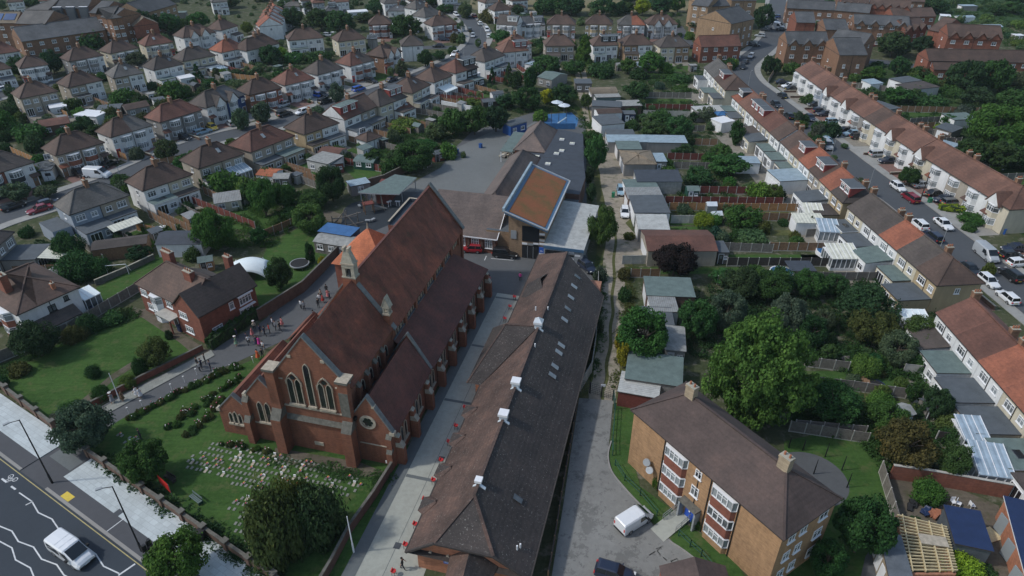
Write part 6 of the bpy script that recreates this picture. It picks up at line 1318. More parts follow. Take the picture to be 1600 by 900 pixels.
terrace((58.2, 211), (58.4, 187), 4, 7.7, ['r_grey', 'r_grey', 'r_brown', 'r_brown'], ['w_white', 'w_white', 'w_cream', 'w_cream'], gA, 'rear', 'the top near block', False, True, {2: [(.1, .9, 'w_hang', 'felt')]}, [2.8, 0, 4, 3])
terrace((58.6, 181.5), (60.2, 148), 6, 7.7, ['r_orange', 'r_terr', 'r_terr', 'r_red', 'r_red', 'r_brown'], ['w_white', 'w_cream', 'w_white', 'w_pebble', 'w_cream', 'w_white'], gA, 'rear', 'the second near block', True, False, {0: [(.3, .9, 'w_black', 'felt')], 2: [(.0, .95, 'w_hang', 'felt')], 3: [(.0, .6, 'w_hang', 'felt')]}, [3, 3.5, 0, 4, 4.5, 3])
terrace((60.4, 147.6), (61.4, 115.4), 6, 7.8, ['r_brown', 'r_terr', 'r_orange', 'r_brown', 'r_orange', 'r_dark'], ['w_white', 'w_cream', 'w_white', 'w_pebble', 'w_cream', 'w_tan'], gA, 'rear', 'the third near block', False, True, {1: [(.3, .95, 'w_hang', 'felt')], 3: [(.0, .75, 'w_hang', 'felt')], 5: [(.1, .85, 'w_hang', 'felt')]}, [3.4, 3, 4, 0, 5, 4.2])
terrace((61.5, 113.8), (63.8, 86.6), 5, 7.8, ['r_dark', 'r_dark', 'r_orange', 'r_dark', 'r_brown'], ['w_cream', 'w_white', 'w_white', 'w_cream', 'w_tan'], gA, 'rear', 'the fourth near block', False, True, {}, [3, 4, 4.6, 3, 5.2], solar={0: [(.5, .8, .55, .75)]} and {})
terrace((59.9, 79.6), (59.0, 41.5), 7, 8.3, ['r_red', 'r_red', 'r_orange', 'r_orange', 'r_orange', 'r_grey', 'r_grey'], ['w_white', 'w_white', 'w_white', 'w_cream', 'w_tan', 'w_white', 'w_white'], gA, 'rear', 'the nearest block', False, False, {}, [3.6, 4.4, 5.0, 5.2, 4.6, 4.8, 5])
terrace((84.9, 208), (85.5, 181), 5, 8.8, ['r_terr'], ['w_white', 'w_white', 'w_white', 'w_bluegrey', 'w_white'], gB, 'front', 'the upper far block', False, False, gab=(4,))
terrace((85.5, 180.8), (87.6, 141.5), 7, 8.8, ['r_terr', 'r_terr', 'r_terr', 'r_brown', 'r_terr', 'r_terr', 'r_terr'], ['w_white', 'w_white', 'w_grey', 'w_cream', 'w_white', 'w_cream', 'w_white'], gB, 'front', 'the middle far block', False, False, gab=(1, 5))
terrace((87.7, 141.2), (90.7, 112.5), 5, 8.8, ['r_terr'], ['w_cream', 'w_white', 'w_pebble', 'w_white', 'w_cream'], gB, 'front', 'the lower far block', False, True, gab=(0, 4))
terrace((92.3, 106.5), (93.5, 89), 3, 8.8, ['r_terr'], ['w_white', 'w_white', 'w_cream'], gB, 'front', 'the end far block', True, False)
def cons_at(x0, y0, x1, y1, D, roof, label, y=0):
    a = W(x0, y0, 2.3); b = W(x1, y1, 2.3); d = b-a; t = empty('conservatory', (a.x, a.y, 0), atan2(d.y, d.x), label, 'conservatory', 'conservatories'); c = conservatory(t, 0, hypot(d.x, d.y), D, 2.3, roof, D, .8); c.name = 'base_wall'
cons_at(1281, 362, 1314, 364, 4, 'poly_roof', 'white conservatory with ribbed glass roof beside the green flat extension'); cons_at(1301, 405, 1346, 405, 4.2, 'poly_cream', 'white conservatory with cream fan shaped roof beside the paddling pool')
cons_at(1257, 333, 1288, 334, 3, 'poly_cream', 'small lean-to conservatory with pale ribbed roof by the orange fence'); cons_at(1417, 510, 1458, 511, 3.4, 'white_canvas', 'conservatory with white spoked roof near the gap between blocks')
cons_at(1530, 741, 1588, 749, 4.6, 'poly_roof', 'large white conservatory with blue glass roof above the brick yard wall'); cons_at(1508, 688, 1549, 691, 3.6, 'poly_roof', 'clear ribbed canopy above the large white conservatory')
# ------------------------------------------------------------------ far flats (brown brick) top right and top left
def flats(A, B, D, ez, rise, roof, wall, label, inA=False, inB=False, st=4, gabs=0, name='block_of_flats', solar=None, winw=1.4, end='b_tan', world=False):
    h = house(A, B, D=D, roof=roof, wall=wall, style='none', shape='gable', ez=ez, rise=rise, chim=(), label=label, cat='flats', group='distant blocks of flats', name=name, inA=inA, inB=inB, side=False, far=True, world=world)
    L = h['_L']; nx = max(2, int(L/3.4))
    for fl in range(st):
        for i in range(nx): window(h, L*(i+.5)/nx, .32, .9+fl*2.65, 0, winw, 1.1, 1, True, far=True, glass='glass' if (i+fl) % 2 else 'glass_net')
        for fy in (.5,): window(h, .02, D*fy, 1.1+fl*2.65, -pi/2, .7, .8, 0, False, far=True); window(h, L-.02, D*fy, 1.1+fl*2.65, pi/2, .7, .8, 0, False, far=True)
    for i in range(gabs):
        cx = L*(i+.5)/gabs; g = MB(); g.extr([(cx-1.5, -.1, ez-.6), (cx+1.5, -.1, ez-.6), (cx, -.1, ez+1.2)], (0, .3, 0), wall)
        for sg in (-1, 1): g.extr([(cx+sg*1.9, -.35, ez-.75), (cx, -.35, ez+1.3), (cx, -.35, ez+1.42), (cx+sg*2.0, -.35, ez-.7)], (0, 2.6, 0), roof)
        g.build('gable', h)
    if solar:
        for q in solar:
            s = MB(); p = lambda x, f: (x, D/2*f, ez+rise*f+.1); s.extr([p(L*q[0], q[2]), p(L*q[1], q[2]), p(L*q[1], q[3]), p(L*q[0], q[3])], (0, -.03, .06), 'solar'); s.build('solar_panel', h)
    return h
flats(U(0, 272, 522), U(0, 1320, 375), 15, 5.5, 3.6, 'r_slate', 'b_brown', 'long low brick block with plain grey roof at the top left', st=2)
flats(U(0, 190, 295), U(0, 560, 300), 14, 9, 3.2, 'r_grey', 'b_brown', 'brick flats with solar panels on the grey roof top left', st=3, solar=[(-.4, .0, .2, .8)] and None)
flats(U(0, -200, 290), U(0, 195, 290), 10, 8.5, 3.0, 'r_tan', 'b_brown', 'flats with two blue solar arrays on the roof in the top left corner', st=3, solar=[(.12, .5, .25, .8), (.56, .92, .25, .8)])
g_ = flats(U(0, 300, 120), U(0, 600, 125), 16, 10.5, 2.6, 'r_grey', 'b_brown', 'brick flats with pale grey hipped roof top left', True, False, 3)
g_ = flats(U(0, 610, 110), U(0, 1090, 105), 14, 10.5, 3.0, 'r_slate', 'b_brown', 'brick flats with glazed stair towers along the front top left', st=3)
for k in (.12, .46, .8):
    m = MB(); Lg = g_['_L']; m.box(Lg*k, Lg*k+3.2, -.9, .3, 0, 11.2, 'lead', 'white_paint'); m.box(Lg*k+.3, Lg*k+2.9, -.98, -.9, .8, 10.4, 'glass'); m.build('stair_tower', g_)
flats(U(0, 1105, 160), U(0, 1260, 170), 16, 9.5, 3, 'r_slate', 'b_brown', 'narrow brick flats with slate roof beside the glazed towers', st=3)
flats(U(0, 1380, 235), U(0, 1530, 215), 12, 10, 3, 'r_grey', 'b_brown', 'brown brick flats with grey pyramid roof top left', True, True, 3)
flats(U(0, 1250, 210), U(0, 1385, 235), 12, 9.8, 2.6, 'r_slate', 'b_brown', 'brown brick end wall flats left of the pyramid roof', False, False, 3)
flats(U(1, -60, 250), U(1, 60, 330), 9, 6.5, 2.6, 'r_tan', 'b_red', 'low brick flats with a solar panel below the pyramid roof', st=2, solar=[(.3, .7, .2, .7)])
flats(U(1, 215, 165), U(1, 610, 50), 14, 8.5, 3.4, 'r_slate', 'b_tan', 'tan brick flats with wide slate roof top left', st=3)
flats(U(5, 640, 60), U(5, 850, 85), 13, 10.5, 3, 'r_slate', 'b_tan', 'four storey tan brick flats beside the dark wood', st=4)
flats(U(5, 850, 85), U(5, 1130, 70), 16, 10, 3.2, 'r_slate', 'b_tan', 'tan brick gable ended flats behind the car park', st=3, winw=.8)
flats(U(5, 1150, 10), U(5, 1460, 10), 14, 11, 3, 'r_slate', 'b_tan', 'tall tan flats at the top edge left of the side road', st=4)
flats(U(5, 1150, 300), U(5, 1440, 235), 15, 9.6, 3.4, 'r_slate', 'b_tan', 'buff brick flats with grey gable roof beside the road bend', st=3, winw=.8)
flats(U(6, 245, 550), U(6, 770, 555), 10, 8, 2.9, 'r_slate', 'b_brown', 'three storey brown flats with small roof gables', st=3, gabs=3)
flats(U(6, 770, 500), U(6, 1190, 570), 10, 7.8, 2.9, 'r_slate', 'b_brown', 'brown flats wing behind the gable ended block', st=3, gabs=1)
flats(U(6, 900, 690), U(6, 1250, 690), 15, 7.5, 3.6, 'r_slate', 'b_brown', 'gable ended brown flats facing the trees', st=2, winw=.8)
flats(U(6, 235, 100), U(6, 840, 130), 9, 6, 2.6, 'r_slate', 'b_brown', 'long brown terrace with dark roof at the top right', st=2)
flats(U(6, 840, 130), U(6, 1270, 165), 9, 6, 2.6, 'r_slate', 'b_brown', 'brown terrace stepping down beside the long one', st=2)
flats(U(6, 360, 280), U(6, 600, 285), 12, 6.5, 2.8, 'r_slate', 'b_red', 'dark red gable ended houses with white gables', st=1, winw=.9)
flats(U(6, 725, 370), U(6, 1015, 375), 12, 6, 2.6, 'r_slate', 'b_brown', 'brown gable ended block behind the brown flats', st=1, winw=.9)
flats(U(6, 1080, 300), U(6, 1780, 330), 9, 7.6, 2.6, 'r_slate', 'b_brown', 'three storey brown houses with small white dormers', st=3, gabs=4)
flats(U(6, 910, 60), U(6, 1260, 80), 9, 7.6, 2.6, 'r_brown', 'b_red', 'red brick flats with arched dormers at the top', st=2, gabs=4)
flats(U(6, 1270, 85), U(7, 180, 120), 9, 7.6, 2.6, 'r_brown', 'b_red', 'second row of red flats with arched dormers at top', st=2, gabs=5)
flats(U(6, 1580, 215), U(7, 510, 205), 9, 5.4, 2.6, 'r_brown', 'b_red', 'long red brick terrace above the parked cars', st=2)
flats(U(7, 130, 380), U(7, 400, 345), 9, 6.5, 2.8, 'r_brown', 'b_red', 'red houses with pale stepped porches', st=2, gabs=3)
flats(U(7, 400, 370), U(7, 560, 400), 16, 7.5, 3.4, 'r_brown', 'b_red', 'red brick gable end block left of the tall red flats', st=1)
flats(U(7, 655, 450), U(7, 1340, 480), 10, 8.6, 3.0, 'r_brown', 'b_red', 'tall three storey red brick flats with gabled dormers', st=3, gabs=4)
flats(U(7, 415, 760), U(7, 1700, 785), 9, 5.2, 2.7, 'r_brown', 'b_red', 'long red brick terrace in front of the tall red flats', st=2)
flats(U(7, 480, 870), U(7, 900, 880), 6, 3.2, 1.8, 'r_brown', 'b_red', 'low brick annexe in front of the long red terrace', st=1)
for i, p in enumerate([(1235, 4), (1262, 2), (1310, 4), (1350, 3), (1420, 2)]): flats(p, (p[0]+26, p[1]+1), 9, 6, 2.6, 'r_slate' if i % 2 else 'r_brown', 'b_brown', 'brown brick block at the very top right edge', st=2)
for i, (x, y) in enumerate([(10, 2), (60, 0), (330, 2), (470, 0), (520, 2), (600, 4), (640, 0), (690, -4), (760, 3), (800, 0)]): S((x, y+2), (x+26, y), D=8, roof=['r_brown', 'r_terr', 'r_grey'][i % 3], wall='w_white', style='rear')
# ------------------------------------------------------------------ trees and bushes read off the photograph: x yb yt w kind colour
KC = {'b': 'broad', 't': 'tall', 'c': 'conifer', 's': 'bush', 'l': 'flat', 'F': 'fine', 'C': 'finecon', 'S': 'finebush'}
CC = {'g': 'green', 'd': 'dark', 'm': 'mid', 'l': 'light', 'L': 'lime', 'y': 'yellow', 'p': 'purple', 'o': 'olive', 'w': 'grey', 'r': 'red', 'u': 'blue'}
TREES = '''36 122 88 38 bd;87 118 78 38 bd;16 135 116 24 bL;233 60 17 48 bd;145 77 50 52 sm;268 56 22 34 bm;283 52 26 28 bl;314 46 20 34 bm;388 54 33 20 bl;216 106 82 34 bw;262 90 76 34 sm;312 130 98 20 cd;275 157 127 50 sm;196 166 140 44 sm;118 175 153 30 sm;137 210 183 34 bd;12 212 172 42 bm;52 222 196 50 sm;379 205 170 32 tw;240 140 128 20 sm;330 135 122 24 sm;372 122 108 26 sm
458 46 10 38 bm;503 50 14 50 bd;532 52 18 46 bm;634 64 24 54 bd;569 36 20 36 bm;727 30 4 26 tw;765 36 18 34 so;776 54 36 11 tr;783 74 48 38 bm;721 50 32 12 td;722 70 50 16 tw;747 75 60 12 tw;665 106 80 28 bd;687 96 80 24 bm;707 86 72 16 sm;562 83 68 38 bm;425 104 72 38 bd;442 94 74 20 bL;462 100 82 38 sm;500 98 80 42 sm;628 122 95 26 tw;611 122 105 14 tw;528 162 130 28 tw;497 180 166 24 sw;412 195 160 36 tw;769 132 104 14 cd;795 135 98 20 cd;634 207 187 56 sl;708 218 172 48 bm;742 215 168 48 bm;775 210 166 44 bd;682 222 192 38 bw;615 224 202 22 sw;737 168 154 44 ll;405 100 85 24 sm;385 80 66 20 sm
893 26 -6 46 bd;850 24 -2 38 bm;870 22 -4 30 bm;942 26 -2 42 bd;969 26 2 18 bd;1003 26 -2 28 bL;1030 26 -4 44 bd;1058 20 -6 24 bm;936 52 36 24 bm;912 104 54 36 Cg;1092 54 30 40 bd;1108 56 40 28 bm;1190 50 8 32 bd;852 121 88 52 bm;897 120 94 36 bm;938 122 98 42 sm;980 117 92 30 bg;1015 119 82 40 bg;998 125 106 30 sd;1040 117 98 26 sl;880 168 132 48 bd;828 142 104 26 td;805 140 112 28 td;855 165 140 22 by;822 176 136 50 bd;790 172 148 34 bd;915 172 148 22 bm;993 160 130 48 bm;1030 140 128 18 sw;1016 149 138 9 sy;997 178 160 22 bd;985 203 188 30 sm;1020 220 190 44 bm;1058 221 184 52 bm;1030 190 172 42 sm;1102 193 167 32 bw;1083 192 175 18 bd;1107 205 190 13 tm;1148 229 188 28 td;1165 222 204 16 td;1197 118 88 22 bd;1136 110 92 26 sd;925 228 205 26 bm;1060 130 118 40 sm;1065 145 133 30 sm;960 200 192 14 so;845 190 172 26 sl
1390 92 53 60 bd;1436 88 56 34 bd;1325 112 87 30 bd;1308 122 100 40 bm;1360 128 104 42 bm;1372 106 96 24 sm;1400 122 90 32 bd;1440 122 104 34 bm;1498 152 95 62 bd;1545 150 96 58 bd;1585 144 112 36 bw;1208 118 92 24 bd;1235 116 98 30 sm;1520 174 138 54 bd;1575 178 140 54 bm;1400 166 138 46 bm;1335 128 115 20 sl;1392 136 122 18 sm;1545 238 170 92 Fg;1595 232 162 70 Fm;1472 211 194 30 sL;1244 197 174 14 tw;1275 219 193 24 tw;1262 163 149 28 sm;1360 151 136 22 bd;1450 171 150 52 sm;1425 160 140 34 bm;1365 172 150 30 bd;1480 200 180 30 bm
216 250 230 24 sw;265 256 220 40 bm;33 319 286 44 bw;75 313 292 36 bw;118 413 366 48 Fd;128 442 398 66 Sm;160 435 405 40 Sm;220 411 386 40 bd;342 400 332 64 Fg;353 302 268 52 sg;392 321 288 38 bm;303 409 388 30 sm;330 300 272 30 sm;45 372 355 26 sd
418 344 280 46 Fg;445 332 288 42 Fm;522 320 264 52 Fd;495 330 298 50 Fm;488 369 324 58 Fg;648 274 226 68 Fm;620 262 236 34 bm;700 250 225 34 sl;583 263 238 28 bd;608 273 250 28 sm;538 257 240 28 sm;530 243 228 22 sm;487 414 380 20 td;441 458 408 42 Fd;531 396 381 14 sy;505 416 402 16 sy;408 386 358 30 bd;432 353 338 18 sl;724 247 236 9 sl;455 345 325 30 bm;665 240 220 44 bm;720 205 180 30 bm
929 272 213 36 bm;920 237 206 28 bm;919 294 262 16 bd;922 322 288 18 bm;938 392 327 48 Fg;936 441 418 22 sw;1090 293 262 48 bm;1135 281 246 68 bm;1110 262 240 34 bm;1185 311 288 42 sl;1097 356 333 32 SL;1157 363 324 60 bm;1190 366 345 26 so;1100 374 355 20 sm;1127 381 362 22 sw;1172 381 362 52 sw;1050 441 386 72 Fp;975 438 420 22 so;983 375 364 20 so;1070 247 226 26 bm;1125 250 228 38 bm;1150 262 240 34 bm;1210 250 236 14 sd
1415 293 262 34 Fd;1515 351 338 44 sm;1512 363 348 22 sm;1208 317 288 28 bg;1264 363 338 12 to;1240 376 362 18 so;1340 291 278 16 sw;1508 268 222 62 bd;1555 272 225 62 bd;1597 262 230 40 bm;1550 268 252 24 sL;1215 464 422 52 Fm;1258 471 428 54 Fm;1300 467 432 44 Fm;1540 433 412 22 so;1360 309 292 14 so;1175 452 420 50 bm;1130 448 425 50 bm
1000 575 494 92 Fm;972 580 536 22 by;965 545 520 12 sy;975 473 450 22 sd;936 521 500 14 sd;1085 538 474 64 Fm;1130 524 464 64 Fw;1150 474 424 64 Fd;1200 478 430 64 Fd;1222 532 468 62 Fw;1283 522 484 32 bw;1345 522 457 92 Fd;1352 547 490 78 Fo;1432 547 504 68 Fg;1393 577 528 64 Fw;1430 584 555 36 Sm;1348 592 560 48 Sl;1262 548 500 50 Fd;1421 634 600 26 bd;1452 663 611 46 Fd;1484 664 640 22 sy;1480 684 652 52 Sl;1290 668 608 88 Fm;1375 683 638 68 Fm;1370 644 618 46 Sl;1290 567 540 26 bg;1376 591 580 13 so;1500 505 488 14 sl;1250 625 590 40 Sm
445 888 775 100 So;507 858 764 86 Sm;425 842 792 52 Sm;470 850 752 74 So;148 714 645 86 Fw;240 763 700 76 Fg;298 925 848 94 Fg;72 567 508 68 Fd;122 537 512 38 So;145 523 494 38 Sd;180 509 490 42 sm;224 590 560 24 Sd;250 580 534 50 Fo;150 592 572 24 Sd;266 531 517 13 sd;8 607 590 20 sd;162 627 605 28 Sm;204 607 588 28 Sl;116 652 632 38 Sm;94 664 648 30 Sw;35 590 570 34 so;190 500 484 30 sm
1025 764 742 15 Sg;1087 828 811 20 Sg;1325 884 790 92 Fd;1280 912 858 60 Fd;1398 742 672 92 Fo;1474 758 700 48 Fg;1440 789 757 52 Sg;1492 912 878 64 SL;1487 700 670 52 Sm;1530 905 895 40 sm'''
for line in TREES.split('\n'):
    for it in line.split(';'):
        q = it.split(); x, yb, yt, w = map(float, q[:4]); tree(x, yb, yt, w, KC[q[4][0]], CC[q[4][1]])
# the huge cypress behind the flats
tree(1160, 684, 500, 182, 'cyp', 'cyp', 'huge bright green spreading cypress tree directly behind the flats')
# far backdrop trees, sheds and allotments
rr = random.Random(3)
for i in range(46):
    x = rr.uniform(-40, 1640); y = rr.uniform(-12, 14)
    if 1000 < x < 1230 and y > 0: continue
    tree(x, y+12, y-rr.uniform(2, 14), rr.uniform(20, 44), 'broad', rr.choice(['dark', 'mid', 'dark', 'green']))
ALL_ = [(1460, 0), (1640, 0), (1640, 110), (1575, 90), (1560, 50), (1500, 45), (1470, 32)]
n = 0
while n < 46:
    x = rr.uniform(1455, 1640); y = rr.uniform(0, 112)
    if inside((x, y), ALL_): tree(x, y+6, y-rr.uniform(1, 9), rr.uniform(12, 28), rr.choice(['bush', 'bush', 'broad']), rr.choice(['mid', 'green', 'dark', 'light', 'blue'])); n += 1
BK = [(1560, 180), (1700, 180), (1700, 330), (1640, 320), (1480, 235)]; n = 0
while n < 14:
    x = rr.uniform(1480, 1700); y = rr.uniform(180, 330)
    if inside((x, y), BK): tree(x, y+16, y-rr.uniform(6, 26), rr.uniform(26, 50), 'broad', rr.choice(['mid', 'dark', 'green'])); n += 1
# dense undergrowth as ground cover
def undergrowth(poly, n, rng, cols, label, hmax=1.0, world=False):
    P = poly if world else [tuple(W(*p)[:2]) for p in poly]; xs = [p[0] for p in P]; ys = [p[1] for p in P]; me = CROWN['flat'][rng.randrange(3)]
    # one joined mesh of leaf clumps
    src = np.empty(len(me.vertices)*3); me.vertices.foreach_get('co', src); src = src.reshape(-1, 3)[:4*150]; V = []; k = 0; tries = 0
    while k < n and tries < n*40:
        tries += 1; x = rng.uniform(min(xs), max(xs)); y = rng.uniform(min(ys), max(ys))
        if not inside((x, y), P): continue
        s = rng.uniform(.5, 1.5); a = rng.uniform(0, 6.28); c, d = cos(a), sin(a); off = rng.randrange(0, max(1, len(me.vertices)//4-150))
        q = src.copy(); v = np.stack([q[:, 0]*c*s-q[:, 1]*d*s+x, q[:, 0]*d*s+q[:, 1]*c*s+y, q[:, 2]*rng.uniform(.4, 1)*hmax*1.6], 1); V.append(v); k += 1
    v = np.concatenate(V); m = len(v)//4; out = bpy.data.meshes.new('undergrowth'); out.vertices.add(4*m); out.loops.add(4*m); out.polygons.add(m)
    out.vertices.foreach_set('co', v.ravel()); out.loops.foreach_set('vertex_index', np.arange(4*m)); out.polygons.foreach_set('loop_start', np.arange(0, 4*m, 4)); out.polygons.foreach_set('loop_total', np.full(m, 4)); out.materials.append(M['leaf']); out.update()
    o = obj('undergrowth', out); o.color = (*LEAFC[cols], 1); stuff(o, label, 'undergrowth')
ur = random.Random(9)
undergrowth([(1110, 440), (1440, 440), (1480, 540), (1400, 560), (1300, 560), (1090, 560), (1010, 500)], 520, ur, 'dark', 'tangled dark undergrowth in the overgrown gardens')
undergrowth([(1240, 620), (1420, 650), (1500, 690), (1500, 720), (1380, 740), (1350, 690), (1240, 665)], 260, ur, 'mid', 'green undergrowth in the gardens behind the round paving')
undergrowth([(1250, 540), (1340, 545), (1480, 590), (1470, 630), (1420, 620), (1410, 590), (1250, 570)], 120, ur, 'mid', 'low plants between the garden fences')
undergrowth([(1000, 120), (1100, 112), (1130, 150), (1130, 240), (1160, 300), (1190, 380), (1080, 380), (1040, 260), (990, 200)], 420, ur, 'mid', 'mixed low planting across the long narrow gardens')
undergrowth([(0, 255), (120, 225), (330, 130), (420, 95), (560, 100), (520, 120), (380, 165), (180, 245), (60, 300)], 420, ur, 'mid', 'shrubby planting in the back gardens of the left semis')
undergrowth([(240, 395), (330, 385), (420, 390), (470, 350), (520, 310), (440, 300), (330, 340), (240, 360), (180, 400), (200, 410)], 220, ur, 'green', 'weeds and low shrubs in the gardens above the vicarage')
undergrowth([(560, 240), (620, 215), (720, 165), (800, 150), (900, 150), (905, 175), (800, 180), (740, 200), (700, 240), (640, 260)], 420, ur, 'mid', 'dense low planting along the back of the playground')
undergrowth([(1380, 130), (1480, 150), (1620, 170), (1640, 300), (1560, 260), (1480, 215), (1400, 190), (1330, 150)], 420, ur, 'dark', 'dark undergrowth behind the bay fronted terrace')
undergrowth([(0, 577), (60, 555), (200, 485), (222, 492), (150, 515), (80, 545), (0, 590)], 60, ur, 'mid', 'border planting along the grey fence of the big lawn', .6)
undergrowth([(905, 170), (935, 200), (948, 250), (936, 260), (920, 230), (905, 200)], 60, ur, 'mid', 'weeds beside the upper dirt lane', .7)
undergrowth([(930, 400), (943, 400), (940, 460), (934, 560), (922, 600), (930, 540), (934, 470)], 50, ur, 'mid', 'weeds along the fence of the dirt lane', .4)
undergrowth([(968, 420), (990, 420), (1000, 480), (980, 520), (965, 560), (962, 610), (966, 610), (968, 540), (975, 470)], 60, ur, 'olive', 'rough grass and weeds beside the dirt lane', .4)
undergrowth([(1240, 0), (1640, 0), (1640, 30), (1240, 12)], 160, ur, 'dark', 'distant scrub at the top right', 1.6)
undergrowth([(1462, 0), (1640, 0), (1640, 110), (1575, 92), (1560, 52), (1500, 45)], 420, ur, 'mid', 'allotment planting at the top right', .9)
undergrowth([(-60, -6), (400, -6), (960, -6), (960, 8), (400, 10), (-60, 8)], 200, ur, 'dark', 'distant scrub along the top edge', 1.6)
undergrowth([(400, 715), (430, 712), (540, 735), (600, 745), (615, 750), (590, 757), (540, 745)], 40, ur, 'mid', 'low plants in the bed under the church front', .3)
undergrowth([(145, 715), (160, 712), (420, 885), (460, 930), (440, 935), (390, 893)], 120, ur, 'dark', 'shrubby border inside the front wall', .5)
# hedges
hedge((328, 546), (404, 494), 1.5, 1.9, 'mid', 'long clipped hedge between the vicarage and the driveway')
hedge((1468, 328), (1516, 333), 1.6, 1.3, 'lime', 'bright yellow green hedge in front of the bay fronted terrace')
hedge((1000, 122), (1060, 124), 1.2, 1.4, 'green', 'green hedge behind the long lawn at the top of the gardens')
hedge((560, 232), (590, 246), 1.3, 1.6, 'green', 'tall green hedge left of the barrel roofed green shed')
hedge((60, 386), (112, 400), 1.2, 1.5, 'dark', 'dark hedge below the cream awning')
# rose beds beside the drive
rb = random.Random(12)
def roses(a, b, n, wd=.5, g='rose bushes in the churchyard beds'):
    A_, B_ = W(*a), W(*b)
    for i in range(n):
        p = A_.lerp(B_, (i+rb.uniform(.1, .9))/n)+Vector((rb.uniform(-wd, wd), rb.uniform(-wd, wd), 0)); r = rb.uniform(.35, .65)
        o = obj('rose_bush', rb.choice(CROWN['bush']), None, p, rb.uniform(0, 6)); o.scale = (r, r, rb.uniform(.5, .9)); o.color = (*LEAFC[rb.choice(['mid', 'green', 'olive'])], 1)
        tag(o, 'small rose bush in the churchyard beds beside the driveway', 'bush', g, True)
        if rb.random() < .5:
            f = MB()
            for k in range(rb.randint(1, 4)):
                q = Vector((rb.uniform(-.7, .7), rb.uniform(-.7, .7), rb.uniform(.8, 1.15))); f.obox(q, (1, rb.random(), 0), .08, .08, .06, rb.choice(['flower_white', 'flower_white', 'flower_pink']))
            f.build('blossom', o)
roses((196, 658), (345, 584), 26, .35); roses((345, 582), (380, 574), 8, .8); roses((262, 672), (378, 588), 24, .7); roses((296, 682), (352, 628), 14, .6); roses((345, 695), (420, 706), 8, .3)
